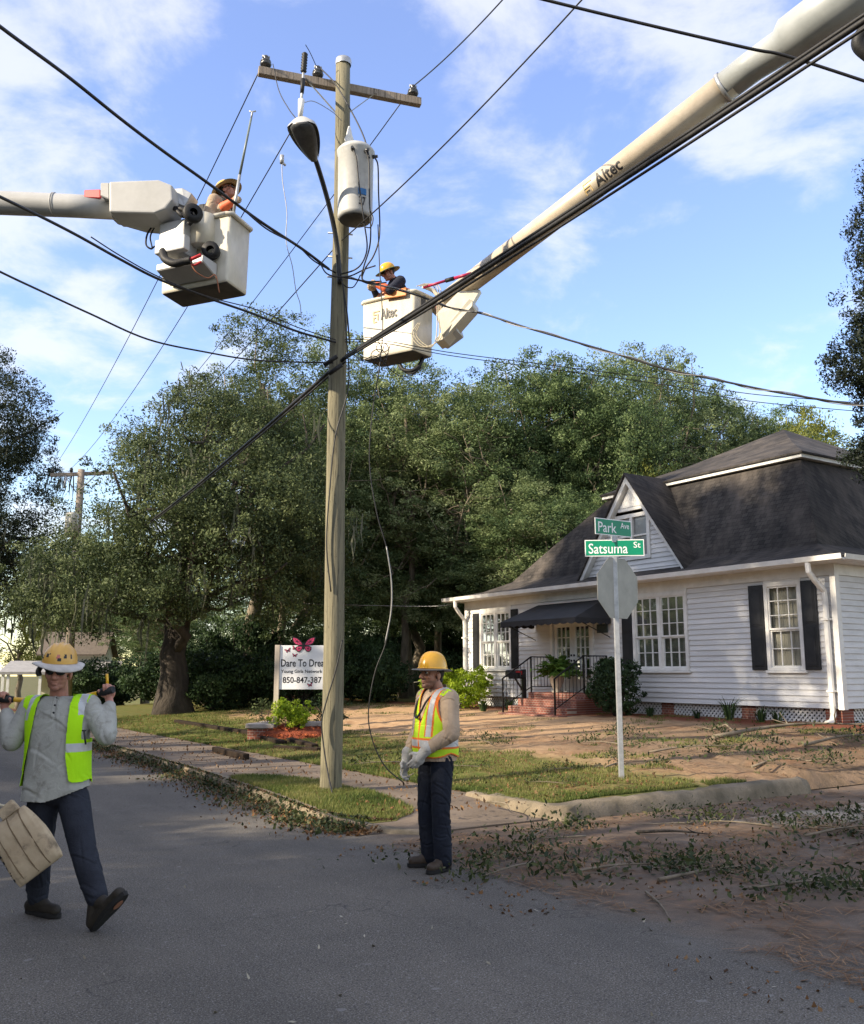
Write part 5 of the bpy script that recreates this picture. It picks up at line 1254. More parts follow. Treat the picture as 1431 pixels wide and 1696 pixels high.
# ---------------------------------------------------------------- aerial lifts
def bucket_shell(corner, du, dv, h, mat, parent, name='bucket', thick=0.03, taper=0.03):
    "corner: nearest bottom corner; du, dv: edges of the bottom"
    bm = bmesh.new(); c = Vector(corner); ctr = c + (du+dv)/2
    bot = [c, c+du, c+du+dv, c+dv]; bot = [p.lerp(Vector((ctr.x,ctr.y,p.z)), taper) for p in bot]
    tp = [c, c+du, c+du+dv, c+dv]; tp = [p + Vector((0,0,h)) for p in tp]
    bv = [bm.verts.new(p) for p in bot]; tv = [bm.verts.new(p) for p in tp]
    bm.faces.new(bv)
    for i in range(4): bm.faces.new((bv[i], bv[(i+1) % 4], tv[(i+1) % 4], tv[i]))
    bmesh.ops.recalc_face_normals(bm, faces=bm.faces)
    if (bm.faces[0].normal.z > 0): bmesh.ops.reverse_faces(bm, faces=bm.faces)
    ed = [e for e in bm.edges if not e.is_boundary]
    bmesh.ops.bevel(bm, geom=ed, offset=0.045, segments=4, affect='EDGES', profile=0.5)
    bmesh.ops.solidify(bm, geom=bm.faces[:], thickness=thick)
    for f in bm.faces: f.smooth = True
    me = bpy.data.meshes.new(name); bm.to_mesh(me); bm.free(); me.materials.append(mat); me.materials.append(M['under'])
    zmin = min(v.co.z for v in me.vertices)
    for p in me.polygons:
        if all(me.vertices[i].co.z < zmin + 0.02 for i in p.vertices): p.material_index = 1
    o = link(name, me, parent)
    rim = MB(); off = [(-1,-1),(1,-1),(1,1),(-1,1)]
    q = [p + Vector((0,0,-0.012)) for p in tp]; cc = sum(q, Vector())/4
    loop = []
    for i in range(4):
        a, b_ = q[i], q[(i+1) % 4]; loop += [a.lerp(b_, 0.06), a.lerp(b_, 0.5), a.lerp(b_, 0.94)]
    loop = [p + (p-cc).normalized()*0.012 for p in loop]
    rim.tube(loop + [loop[0], loop[1]], 0.032, 8); rim.build('rim', mat, o)
    return o
# ---- left lift
LO = Vector((-2.55, 10.98, 6.40)); ldu = Vector((-0.98, 0.42, 0)); ldv = Vector((0.17, 0.48, 0)); LH = 0.93
lift1 = thing('aerial_lift', 'white bucket lift at the left with a grey elbow housing and red boom rest', 'bucket lift', LO)
lb_ = bucket_shell((0,0,0), ldu, ldv, LH, M['fibre'], lift1)
un = ldu.normalized(); on = Vector((-0.42,-0.98,0)).normalized() * 1.0   # along the face, out of the face
on = Vector((un.y, -un.x, 0)); on = on if on.y < 0 else -on
def LF(u, o, z): return un*u + on*o + Vector((0,0,z))
def fbox(mb, u0, u1, o0, o1, z0, z1, slope=0.0):
    p = [LF(u0,o0,z0), LF(u1,o0,z0), LF(u1,o1,z0+slope), LF(u0,o1,z0+slope), LF(u0,o0,z1), LF(u1,o0,z1), LF(u1,o1,z1), LF(u0,o1,z1)]
    mb.add(p, [(0,3,2,1),(4,5,6,7),(0,1,5,4),(1,2,6,5),(2,3,7,6),(3,0,4,7)])
k = MB(); fbox(k, 0.47, 0.86, 0.02, 0.30, 0.35, 0.80); k.build('mount', M['fibre_grey'], lift1, 0.02, 2)
k = MB(); fbox(k, 0.36, 0.82, 0.305, 0.42, 0.33, 0.52); k.build('mount_cover', M['fibre_grey'], lift1, 0.02, 2)
k = MB(); fbox(k, 0.16, 0.88, 0.01, 0.30, 0.07, 0.26, 0.10); k.build('tool_tray', M['fibre_grey'], lift1, 0.012, 1)
k = MB(); k.tube(catmull([LF(0.70,0.40,0.36), LF(0.62,0.45,0.22), LF(0.48,0.44,0.14), LF(0.36,0.40,0.16), LF(0.28,0.38,0.17)]), [0.05]*9+[0.055]*8+[0.06]*16 if False else 0.05, 10); k.build('hose_sleeve', M['rubber'], lift1)
k = MB(); k.tube(catmull([LF(0.30,0.39,0.17), LF(0.22,0.37,0.20), LF(0.17,0.33,0.24)]), 0.022, 8); k.tube(catmull([LF(0.28,0.36,0.12), LF(0.22,0.36,0.11), LF(0.16,0.33,0.15)]), 0.014, 6); k.build('hydraulic_tool', M['red'], lift1)
k = MB(); k.tube(catmull([LF(0.28,0.38,0.12), LF(0.22,0.33,0.02), LF(0.14,0.22,-0.02), LF(0.10,0.12,0.05), LF(0.09,0.04,-0.15)]), 0.007, 6); k.build('tool_hose', pm('orange_hose', (0.42,0.15,0.07), None, 0.5, 5), lift1)
k = MB(); k.lathe([(0.0,-0.12),(0.17,-0.12),(0.17,0.30),(0.0,0.30)], n=20, M=Matrix.Translation(LF(0.40,0.02,0.63))); k.build('mount_shroud', M['fibre'], lift1)
k = MB(); k.lathe([(0.05,-0.05),(0.11,-0.05),(0.125,-0.02),(0.125,0.02),(0.11,0.05),(0.05,0.05)], n=20, M=Matrix.Translation(LF(0.30,0.36,0.80)) @ Matrix.Rotation(math.radians(90), 4, 'X') @ Matrix.Rotation(0.5, 4, 'Y')); k.build('pivot_wheel', M['rubber'], lift1)
k = MB(); k.lathe([(0.05,-0.05),(0.11,-0.05),(0.11,0.05),(0.05,0.05)], n=16, M=Matrix.Translation(LF(0.20,0.10,0.40)) @ Matrix.Rotation(math.radians(90), 4, 'X')); k.build('pivot_wheel', M['rubber'], lift1)
def PX(u, v, Y): return at(u, v, Y) - LO
# elbow housing
he = MB()
f0 = [PX(180,300,10.9), PX(262,297,10.8), PX(285,306,10.78), PX(286,330,10.78), PX(274,346,10.8), PX(255,353,10.82), PX(180,351,10.9)]
bd = Vector((0.06, 0.36, -0.03)); he.prism(f0, bd); he.build('elbow_housing', M['fibre_grey'], lift1, 0.03, 3)
k = MB(); k.prism([PX(141,303,11.0), PX(180,302,10.95), PX(180,326,10.95), PX(141,322,11.0)] if False else [PX(166,302,10.95), PX(181,302,10.93), PX(181,330,10.93), PX(166,324,10.95)], Vector((0.05,0.5,0))); k.build('housing_end', M['fibre_grey'], lift1, 0.012, 1)
k = MB(); k.prism([PX(139,314,11.1), PX(166,313,11.05), PX(166,328,11.05), PX(139,327,11.1)], Vector((0.03,0.35,0))); k.build('boom_rest', M['red'], lift1, 0.01, 1)
k = MB(); k.prism([PX(175,338,11.15), PX(260,352,11.1), PX(285,358,11.1), PX(270,372,11.1), PX(225,368,11.1), PX(176,354,11.15)], Vector((0.05,0.30,0))); k.build('elbow_base', M['fibre_grey'], lift1, 0.015, 2)
k = MB(); k.prism([PX(288,312,10.95), PX(302,311,10.93), PX(318,320,10.93), PX(306,342,10.95), PX(296,338,10.95)], Vector((0.03,0.22,0))); k.build('linkage', M['galv'], lift1, 0.008, 1)
k = MB(); k.tube(catmull([PX(286,340,10.95), PX(296,352,10.85), PX(306,358,10.85), PX(318,350,10.9), PX(322,362,10.9), PX(312,372,10.9)]), 0.028, 8); k.tube(catmull([PX(283,345,10.95), PX(300,346,10.85), PX(312,354,10.85)]), 0.03, 8); k.build('hydraulic_hose', M['rubber'], lift1)
k = MB(); k.tube(catmull([PX(254,372,11.2), PX(244,388,11.2), PX(242,405,11.2), PX(250,412,11.2), PX(256,408,11.25)]), 0.012, 6); k.tube(catmull([PX(256,376,11.2), PX(249,392,11.2), PX(252,410,11.2)]), 0.010, 6); k.build('control_hose', M['rubber'], lift1)
k = MB(); k.tube([PX(232,370,11.3), PX(250,380,11.3)], 0.025, 8); k.build('handle', M['red'], lift1)
k = MB(); k.tube([PX(-420,330,11.6), PX(0,336,11.35), PX(120,341,11.25), PX(190,345,11.2)], [0.17,0.155,0.15,0.145], 20)
k.build('boom', M['fibre_grey'], lift1)
k = MB(); 
for uu in (90, 93): k.tube([PX(uu-1,339,11.27), PX(uu,339,11.27)], 0.158, 20)
k.build('boom_collar', M['fibre_grey'], lift1)
ht = thing('hot_stick', 'long thin insulated pole held upright by the worker in the left bucket', 'pole', at(400,270,11.0))
o_ = Vector(ht.location); k = MB(); k.tube([at(386,358,11.05)-o_, at(397,290,11.02)-o_], 0.020, 8); k.build('handle', M['galv'], ht); k = MB(); k.tube([at(397,290,11.02)-o_, at(416,196,10.95)-o_], [0.018,0.014], 8); k.build('shaft', pm('grey_green_fibre', (0.20,0.24,0.22), None, 0.4, 8), ht)
k = MB(); k.tube([at(416,197,10.95)-o_, at(418,185,10.95)-o_, at(424,184,10.95)-o_], 0.012, 6); k.tube([at(413,184,10.95)-o_, at(419,186,10.95)-o_], 0.01, 6); k.build('hook', M['galv'], ht)

# ---- right lift
RO = Vector((-0.28, 13.51, 6.40)); rdu = Vector((-0.83, 0.50, 0)); rdv = Vector((0.31, 0.36, 0)); RH = 0.97
lift2 = thing('aerial_lift', 'white bucket lift behind the utility pole with a long cream boom rising to the right', 'bucket lift', RO)
rb_ = bucket_shell((0,0,0), rdu, rdv, RH, M['fibre'], lift2)
run = rdu.normalized(); ron = Vector((run.y, -run.x, 0)); ron = ron if ron.y < 0 else -ron
def face_M(u, z, off=0.004): 
    "matrix: text x to the right along the face, y up, z out"
    x = -run; y = Vector((0,0,1)); zc = ron
    m = Matrix((x, y, zc)).transposed().to_4x4(); m.translation = run*u + ron*off + Vector((0,0,z)); return m
k = MB(); add_text(k, 'Altec', 0.30, 0.17, face_M(0.455, 0.69, 0.006), 0, 0.003); k.build('lettering', M['letter'], rb_)
tan = pm('tan_logo', (0.62,0.45,0.20), None, 0.5, 4)
k = MB(); m_ = face_M(0.70, 0.68, 0.006)
for x0, y0, x1, y1 in ((-0.05,0.07,0.07,0.085),(-0.05,0.02,-0.035,0.0702),(-0.034,0.02,0.03,0.035),(0.03,-0.07,0.045,0.036),(-0.05,-0.08,-0.034,-0.01),(-0.034,-0.03,0.0,-0.01),(-0.05,-0.1,0.02,-0.085)): k.box((x0,y0,0),(x1,y1,0.003), M=m_)
k.build('logo', tan, rb_)
k = MB(); k.prism([run*0.10+ron*0.045+Vector((0,0,0.99)), run*0.50+ron*0.045+Vector((0,0,0.99)), run*0.50+ron*0.045+Vector((0,0,0.91)), run*0.10+ron*0.045+Vector((0,0,0.88))], ron*0.02)
k.prism([run*0.10+ron*0.06+Vector((0,0,0.99)), run*0.50+ron*0.06+Vector((0,0,0.99)), run*0.50-ron*0.10+Vector((0,0,1.02)), run*0.10-ron*0.10+Vector((0,0,1.02))], Vector((0,0,0.02)))
k.build('rim_pad', M['orange'], lift2, 0.008, 1)
k = MB(); k.prism([run*0.52+ron*0.01+Vector((0,0,1.0)), run*0.74+ron*0.01+Vector((0,0,0.99)), run*0.74-ron*0.2+Vector((0,0,1.01)), run*0.52-ron*0.2+Vector((0,0,1.08))], Vector((0,0,0.06))); k.build('rim_pad', pm('faded_orange_rubber', (0.72,0.30,0.17), None, 0.6, 8), lift2, 0.01, 1)
def QX(u, v, Y): return at(u, v, Y) - RO
k = MB()
for i, (o1, sg) in enumerate(((0.0,0.0),(0.02,0.05),(0.035,0.1))): k.tube(catmull([QX(690+i*5,474,13.5), QX(706+i*6,470,13.6), QX(722+i*4,480,13.6), QX(724+i*3,520+20*sg,13.5), QX(722+i*4,560,13.45), QX(712-i*6,575,13.45), QX(690-i*4,556,13.45), QX(696-i*2,535,13.4)]), 0.008, 6)
k.build('coiled_rope', M['rope'], lift2)
k = MB(); k.tube(catmull([QX(700,474,13.7), QX(715,480,13.75), QX(726,490,13.75)]), 0.035, 8); k.build('rail', M['fibre'], lift2)
k = MB(); k.prism([QX(695,492,13.44), QX(703,490,13.5), QX(703,505,13.5), QX(695,508,13.44)], Vector((0.02,-0.02,0))); k.build('control_panel', M['under'], lift2)
# boom of the right lift
A_, B_, C_ = QX(722,512,14.0), QX(1212,136,10.6), QX(1560,-110,8.6)
k = MB(); k.tube([A_, A_.lerp(B_,0.5), B_], [0.155,0.165,0.185], 24); k.build('boom', M['boom_fibre'], lift2)
axb = (B_-A_).normalized()
k = MB(); k.tube([B_-axb*0.1, B_+axb*0.28, B_.lerp(C_,0.28), B_.lerp(C_,0.32), C_], [0.20,0.205,0.22,0.30,0.36], 24, flat=0.9); k.build('boom_sleeve', pm('grey_boom_paint', (0.36,0.38,0.38), (0.28,0.30,0.30), 0.4, 3), lift2)
k = MB(); k.tube([B_-axb*0.13, B_-axb*0.08], 0.208, 24); k.build('boom_collar', M['galv'], lift2)
eb_ = C_ + axb*0.2; k = MB(); k.tube([eb_-axb*0.3, eb_+axb*0.4], 0.42, 16); k.tube([eb_, eb_+Vector((0.6,0.8,-5.6))], 0.30, 12); k.build('lower_boom', pm('grey_lower_boom', (0.36,0.38,0.38), None, 0.4, 3), lift2)
k = MB(); kk = QX(1428,72,8.9); k.tube(catmull([QX(1470,20,8.6), QX(1432,50,8.7), QX(1422,75,8.75), QX(1450,100,8.75)]), 0.07, 8); k.build('hydraulic_hose', M['rubber'], lift2)
# lettering wrapped round the boom
cb_ = (at(1003,286,11.9)-RO); tpar = (cb_-A_).dot(axb); cax = A_ + axb*tpar; toc = (Vector((0,0,1.6))-RO-cax); toc = (toc - axb*toc.dot(axb)).normalized(); upb = toc.cross(axb); upb = upb if upb.z > 0 else -upb
def wrap(x, y, z, ph=0.35): 
    R_ = 0.174 + z; a = y/R_ + ph; return cax + axb*x + (toc*math.cos(a) + upb*math.sin(a))*R_
vs_, fs_ = text_mb('Altec', 0.42, 0.19, 0.002, 0.014, 9); k = MB(); k.add([wrap(v.x+0.10, v.y, 0.002+v.z) for v in vs_], fs_); k.build('lettering', M['letter'], lift2)
k = MB()
for x0, y0, x1, y1 in ((-0.30,0.06,-0.15,0.075),(-0.30,0.0,-0.285,0.06),(-0.285,0.0,-0.2,0.015),(-0.2,-0.08,-0.185,0.015),(-0.30,-0.09,-0.285,-0.02),(-0.285,-0.04,-0.23,-0.02)): k.add([wrap(x0,y0,0.003), wrap(x1,y0,0.003), wrap(x1,y1,0.003), wrap(x0,y1,0.003)], [(0,1,2,3)])
k.build('logo', tan, lift2)
k = MB(); k.prism([QX(722,560,13.55), QX(776,494,13.3), QX(784,498,13.3), QX(783,507,13.3), QX(735,562,13.5), QX(722,568,13.55)], Vector((0.10,0.30,0.0))); k.build('leveling_cover', M['fibre'], lift2, 0.012, 1)
k = MB(); k.prism([QX(722,520,13.5), QX(766,476,13.5), QX(796,480,13.45), QX(784,500,13.4), QX(732,556,13.45)], Vector((0.03,0.12,0.0))); k.build('boom_bracket', M['fibre'], lift2, 0.01, 1)
k = MB(); k.prism([QX(721,562,13.6), QX(752,530,13.5), QX(757,546,13.5), QX(730,566,13.6)], Vector((0.12,0.34,0.0))); k.build('valve_box', M['fibre_grey'], lift2, 0.012, 1)
k = MB(); k.tube(catmull([QX(662,604,13.9), QX(668,612,13.85), QX(682,614,13.8), QX(694,606,13.8), QX(700,594,13.85)]), 0.032, 8); k.tube(catmull([QX(660,602,13.9), QX(672,616,13.85), QX(684,618,13.8), QX(697,608,13.8)]), 0.02, 8); k.build('hydraulic_hose', M['rubber'], lift2)
k = MB()
for i in range(3): k.tube(catmull([QX(722+i*3,505,13.6), QX(724+i*4,525,13.55), QX(731+i*2,532,13.5), QX(737,520,13.5), QX(736+i,505,13.5)]), 0.009, 6)
k.build('tool_hose', pm('brown_hose', (0.20,0.06,0.05), None, 0.5, 5), lift2)
# red stick resting on the right boom
rs_ = thing('red_stick', 'red and black insulated stick slanting from the right bucket to its boom', 'stick', at(742,466,13.4))
o_ = Vector(rs_.location); k = MB(); k.tube([at(702,476,13.6)-o_, at(738,465,13.4)-o_], 0.022, 8); k.tube([at(752,461,13.35)-o_, at(780,453,13.2)-o_], 0.026, 8); k.build('shaft', pm('magenta_red', (0.42,0.02,0.08), None, 0.4, 5), rs_)
k = MB(); k.tube([at(738,465,13.4)-o_, at(752,461,13.35)-o_], 0.034, 8); k.build('grip', M['rubber'], rs_)

# ---------------------------------------------------------------- street sign
SG = on_yard(Vector((2.47, 12.55, 0)))
sgn = thing('street_sign', 'galvanised post with two green street name blades and a stop sign seen from behind', 'street sign', SG)
SH = at(1013, 866, SG.y).z - SG.z
k = MB(); k.prism([(-0.038,0.0,-0.2),(-0.028,-0.03,-0.2),(0.028,-0.03,-0.2),(0.038,0.0,-0.2),(0.022,0.0,-0.2),(0.016,-0.016,-0.2),(-0.016,-0.016,-0.2),(-0.022,0,-0.2)][::-1], (0,0,SH+0.02)); 
pst = k.build('post', M['galv'], sgn)
def blade(txt, small, w, h, z, ang, name, yo=0.0, dark=False):
    R_ = Matrix.Translation((0.0, -0.02+yo, z)) @ Matrix.Rotation(ang, 4, 'Z') @ Matrix.Rotation(math.pi/2, 4, 'X')
    k = MB(); k.prism([R_ @ Vector(p) for p in ((-w/2,-h/2,-0.003),(w/2,-h/2,-0.003),(w/2,h/2,-0.003),(-w/2,h/2,-0.003))], R_.to_3x3() @ Vector((0,0,0.006))); bo = k.build(name, M['signwhite'], sgn)
    k = MB(); e = 0.012; k.prism([R_ @ Vector(p) for p in ((-w/2+e,-h/2+e,0.0032),(w/2-e,-h/2+e,0.0032),(w/2-e,h/2-e,0.0032),(-w/2+e,h/2-e,0.0032))], R_.to_3x3() @ Vector((0,0,0.002))); k.build('face', M['greenpaint'], bo)
    k = MB(); tw = w*(0.66 if len(txt) > 5 else 0.50); add_text(k, txt, tw, h*0.62, R_ @ Matrix.Translation((-w/2 + 0.05 + tw/2, -h*0.03, 0.0065)), 0, 0.0008, 0.006)
    k.build('lettering', M['signwhite'], bo); k = MB(); sw = w*(0.12 if len(txt) > 5 else 0.24); add_text(k, small, sw, h*0.36, R_ @ Matrix.Translation((w/2-0.045-sw/2, h*0.17, 0.0065)), 0, 0.0008, 0.006); k.build('lettering', M['signwhite'], bo)
    return bo
zs = at(1012, 908, SG.y).z - SG.z
blade('Satsuma', 'St', 0.79, 0.225, zs, math.radians(-6), 'name_blade', -0.012)
blade('Park', 'Ave', 0.66, 0.225, at(1013,874,SG.y).z - SG.z, math.radians(32), 'name_blade', 0.012)
k = MB(); k.box((-0.03,-0.04,zs+0.08),(0.03,0.02,zs+0.16)); k.build('blade_clamp', M['galv'], sgn)
zo = at(1020, 974, SG.y).z - SG.z; R_ = 0.44; oc = []
ro = Matrix.Translation((0.04,0.02,zo)) @ Matrix.Rotation(math.radians(38), 4, 'Z')
# the plate hangs on the far side of the post; its back is towards the camera
for i in range(8): a = math.pi/8 + i*math.pi/4; oc.append(ro @ Vector((R_*math.cos(a), 0, R_*math.sin(a))))
k = MB(); k.prism(oc, ro.to_3x3() @ Vector((0,0.004,0))); k.build('stop_plate', pm('bare_aluminium', (0.30,0.29,0.265), (0.24,0.235,0.215), 0.42, 6, metal=0.2), sgn)
k = MB(); oc2 = [ro @ Vector((R_*0.985*math.cos(math.pi/8+i*math.pi/4), 0.0052, R_*0.985*math.sin(math.pi/8+i*math.pi/4))) for i in range(8)]; k.prism(oc2, ro.to_3x3() @ Vector((0,0.002,0))); k.build('stop_face', pm('stop_red', (0.5,0.02,0.02), None, 0.4, 4), sgn)

# ---------------------------------------------------------------- butterfly sign, its bed, timbers
DSY = 20.3; dl0, dl1 = at(462,1142,DSY), at(557,1138,DSY); dt = at(462,1069,DSY)
DS = Vector((dl0.x, DSY, 0.27)); dsn = thing('butterfly_sign', 'white board sign with pink butterflies and black lettering standing in a planted brick bed', 'sign', DS)
bw, bz0, bz1 = dl1.x-dl0.x, dl0.z-DS.z, dt.z-DS.z
k = MB(); k.box((0,0,bz0),(bw,0.03,bz1)); brd = k.build('board', M['signwhite'], dsn, 0.004, 1)
for x in (-0.105, bw+0.005):
    k = MB(); k.box((x,-0.03,-0.3),(x+0.10,0.07,bz1+0.01)); k.build('post', pm('pale_post_wood', (0.55,0.48,0.40), (0.42,0.36,0.29), 0.8, 4, stretch=(3,3,0.3)), dsn)
def BM(x, z, y=-0.002): return Matrix.Translation((x, y, z)) @ Matrix.Rotation(math.pi/2, 4, 'X')
bh = bz1-bz0
k = MB()
add_text(k, 'Dare To Dream', bw*0.85, bh*0.17, BM(bw*0.45, bz0+bh*0.60), 0, 0.001)
add_text(k, 'Young Girls Network Inc', bw*0.84, bh*0.10, BM(bw*0.445, bz0+bh*0.40), 0, 0.001)
add_text(k, '850-847-387', bw*0.68, bh*0.14, BM(bw*0.40, bz0+bh*0.215), 0, 0.001)
k.build('lettering', M['letter'], brd)
def wing_pts(s):
    up = [(0.0,0.02),(0.06,0.12),(0.16,0.21),(0.30,0.26),(0.34,0.25),(0.31,0.13),(0.26,0.06),(0.16,0.01),(0.02,0.0)]
    lo = [(0.01,-0.005),(0.15,0.0),(0.22,-0.03),(0.22,-0.11),(0.16,-0.17),(0.09,-0.16),(0.03,-0.08)]
    return [[(x*s, y*s) for x, y in up], [(x*s, y*s) for x, y in lo]]
def butterfly(cx, cz, s, big, tilt=0.0):
    R_ = Matrix.Translation((cx, -0.004, cz)) @ Matrix.Rotation(tilt, 4, 'Y') @ Matrix.Rotation(math.pi/2, 4, 'X')
    k = MB(); pk = MB()
    for sg in (-1, 1):
        for poly in wing_pts(s):
            p = [(x*sg, y) for x, y in poly]; k.prism([R_ @ Vector((x, y, 0)) for x, y in p], R_.to_3x3() @ Vector((0,0,0.012 if big else 0.002)))
            cx_, cy_ = sum(q[0] for q in p)/len(p), sum(q[1] for q in p)/len(p)
            n = len(p)
            if big:
                for a in range(n):     # pink cells between black veins
                    q0, q1 = p[a], p[(a+1) % n]
                    t = [(cx_*0.86+q0[0]*0.14, cy_*0.86+q0[1]*0.14), (cx_*0.24+q0[0]*0.74+q1[0]*0.02, cy_*0.24+q0[1]*0.74+q1[1]*0.02), (cx_*0.24+q1[0]*0.70+q0[0]*0.06, cy_*0.24+q1[1]*0.70+q0[1]*0.06)]
                    pk.add([R_ @ Vector((x, y, 0.0135)) for x, y in t], [(0,1,2)])
            else: pk.add([R_ @ Vector((cx_+(x-cx_)*0.55, cy_+(y-cy_)*0.55, 0.003)) for x, y in p], [tuple(range(n))])
    k.add([R_ @ Vector(q) for q in ((-0.012*s*2,-0.1*s,0.015),(0.012*s*2,-0.1*s,0.015),(0.02*s,0.09*s,0.015),(-0.02*s,0.09*s,0.015))], [(0,1,2,3)])
    b_ = k.build('butterfly', M['letter'], dsn if big else brd); pk.build('wing_colour', M['pink'], b_) if b_.parent is dsn else None
    if not big: 
        b_.data.materials.append(M['pink'])
        me = b_.data; bm = bmesh.new(); bm.from_mesh(me); base_v = [bm.verts.new(v) for v in pk.v]
        for f in pk.f: nf = bm.faces.new([base_v[i] for i in f]); nf.material_index = 1
        bm.to_mesh(me); bm.free()
butterfly(at(503,1066,DSY).x - DS.x, bz1-0.01, 0.77, True)
for x, z, s, t in ((0.14,0.88,0.20,-0.3),(0.26,0.93,0.20,0.3),(0.26,0.77,0.17,0.1),(0.86,0.885,0.18,-0.2),(0.98,0.925,0.20,0.2),(0.985,0.775,0.18,0.1),(0.54,0.10,0.18,-0.2)): butterfly(bw*x, bz0+bh*z, s, False, t)
# brick bed
BC = Vector((at(478,1205,20.2).x, 20.2, 0.24)); bed = thing('planter_bed', 'low brick planting bed with grey capstones and red mulch under the butterfly sign', 'planter', BC)
def bx_(name, lo, hi, mat, rz=0, bev=0.008): k = MB(); k.box(lo, hi, M=Matrix.Rotation(rz, 4, 'Z')); return k.build(name, mat, bed, bev, 1)
bx_('brick_wall', (-0.86,-0.10,-0.1), (-0.30,0.14,0.17), M['brick'], -0.1); bx_('brick_wall', (-0.84,0.15,-0.1), (-0.62,1.0,0.17), M['brick'], -0.1)
bx_('brick_wall', (0.25,0.10,-0.1), (1.05,0.34,0.20), M['brick'], 0.12); bx_('brick_wall', (0.85,0.36,-0.1), (1.07,1.2,0.20), M['brick'], 0.12)
M['cap'] = pm('grey_capstone', (0.36,0.33,0.31), (0.27,0.24,0.22), 0.85, 6, bmp=0.3, bscale=40)
bx_('capstone', (-0.90,-0.14,0.171), (-0.28,0.17,0.27), M['cap'], -0.1, 0.015); bx_('capstone', (-0.88,0.175,0.171), (-0.58,1.05,0.265), M['cap'], -0.1, 0.015); bx_('capstone', (0.22,0.06,0.201), (1.08,0.37,0.30), M['cap'], 0.12, 0.015)
k = MB(); k.lathe([(1.0,-0.05),(0.9,0.12),(0.6,0.2),(0.3,0.24),(0,0.25)], (0.12,0.62,0), 24); k.build('mulch', pm('red_mulch', (0.28,0.065,0.025), (0.14,0.035,0.02), 0.95, 30, bmp=1.0, bscale=45, bdist=0.03), bed)
rgm = np.random.default_rng(31); a = rgm.random(420)*6.28; rr_ = rgm.random(420)**0.5*0.85; p = np.stack([0.12+rr_*np.cos(a), 0.45+rr_*np.sin(a)*0.9, 0.235-0.11*rr_**2+0.02*rgm.random(420)], 1)
p2 = np.stack([rgm.normal(size=260)*0.35+0.15, rgm.normal(size=260)*0.10-0.22, 0.03+0.04*rgm.random(260)], 1)
v, f = leaves(np.concatenate([p, p2]), 0.075, rgm, flat=1.5, width=0.3); mm = leaf_mat('mulch_chips', [(0.16,0.035,0.015),(0.30,0.07,0.025),(0.42,0.12,0.05)], 0.0, 0.9)
mo = link('mulch_chips', fast_mesh('mulch_chips', v, f, mm, tint=np.repeat(rgm.random(680), 4)), bed); mo['kind'] = 'stuff'
shrub('gold_shrub', 'bright yellow green shrub growing out of the brick bed under the butterfly sign', BC + Vector((-0.0,0.02,0.05)), [(0,0,0.34,0.36,0.3,0.32),(0.22,0,0.46,0.28,0.24,0.22),(-0.14,0.05,0.52,0.2,0.2,0.18),(0.22,0.1,0.68,0.10,0.10,0.14)], M['lime_leaf'], 150, 36, 0.10, 0.06, 131)
shrub('small_shrub', 'small sparse green shrub behind the capstones, left of the sign post', BC + Vector((-0.55,0.55,0.1)), [(0,0,0.4,0.35,0.3,0.3)], M['olive_leaf'], 40, 30, 0.12, 0.05, 132)
shrub('small_shrub', 'small dark green shrub right of the gold shrub in the brick bed', BC + Vector((0.75,0.85,0.1)), [(0,0,0.5,0.4,0.35,0.4)], M['dark_leaf'], 60, 34, 0.12, 0.06, 133)
M['timber'] = wood_mat('dark_timber', (0.035,0.024,0.016), (0.018,0.013,0.010), (0.008,0.006,0.005))
def timber(lab, q0, q1, w=0.15, h=0.085):
    c0, c1 = CR(Vector(q0)), CR(Vector(q1)); a, b_ = Vector((q0[0],q0[1],yard_h(*c0)+0.03)), Vector((q1[0],q1[1],yard_h(*c1)+0.03))
    d = (b_-a); s = Vector((-d.y, d.x, 0)).normalized()*w/2; k = MB(); k.prism([-s-Vector((0,0,.08)), s-Vector((0,0,.08)), s+Vector((0,0,h-.03)), -s+Vector((0,0,h-.03))], d)
    o = k.build('landscape_timber', M['timber'], None, 0.02, 2); o.location = a; return tag(o, lab, 'timber', 'rotting landscape timbers on the lawn edge')
g_ = lambda u, v, z=0.22: atz(u, v, z)
timber('long dark rotting timber leading from the live oak to the brick bed', g_(292,1196), g_(420,1216)); timber('short thick dark timber lying loose beside the pavement', g_(356,1240,.18), g_(408,1252,.18), 0.12, 0.09)
timber('dark timber lying directly before the gold shrub', g_(436,1222), g_(470,1230)); timber('dark timber close to the left of the utility pole, before the right capstone', g_(480,1226), g_(522,1236)); timber('lowest dark timber left of the utility pole, half sunk in grass', g_(456,1236,.2), g_(530,1242,.2), 0.14, 0.07)

# ---------------------------------------------------------------- mailbox, fern
MP = on_yard(HW(8.92, 0.75)); mbx = thing('mailbox', 'black mailbox with red flag on a post beside the brick steps', 'mailbox', MP, math.radians(20))
mz = at(856,1116,MP.y).z - MP.z
k = MB(); k.box((-0.05,-0.05,-0.2),(0.05,0.05,mz+0.12)); k.tube([(0.0,-0.02,mz-0.5),(-0.28,-0.05,mz-0.12)], 0.03, 4, smooth=False); k.box((-0.42,-0.06,mz-0.13),(-0.052,0.06,mz-0.09)); k.build('post', M['black'], mbx)
k = MB(); pr = [(math.cos(a)*0.105, math.sin(a)*0.09+0.10) for a in np.linspace(0, math.pi, 11)] + [(-0.105,0.0),(0.105,0.0)]
k.prism([(-0.50, y, mz-0.089+z) for y, z in pr], (0.50,0,0)); k.build('box', M['black'], mbx, 0.004, 1)
k = MB(); k.box((-0.28,-0.118,mz+0.03),(-0.10,-0.108,mz+0.075)); k.box((-0.12,-0.118,mz-0.02),(-0.10,-0.108,mz+0.029)); k.build('flag', M['red'], mbx)
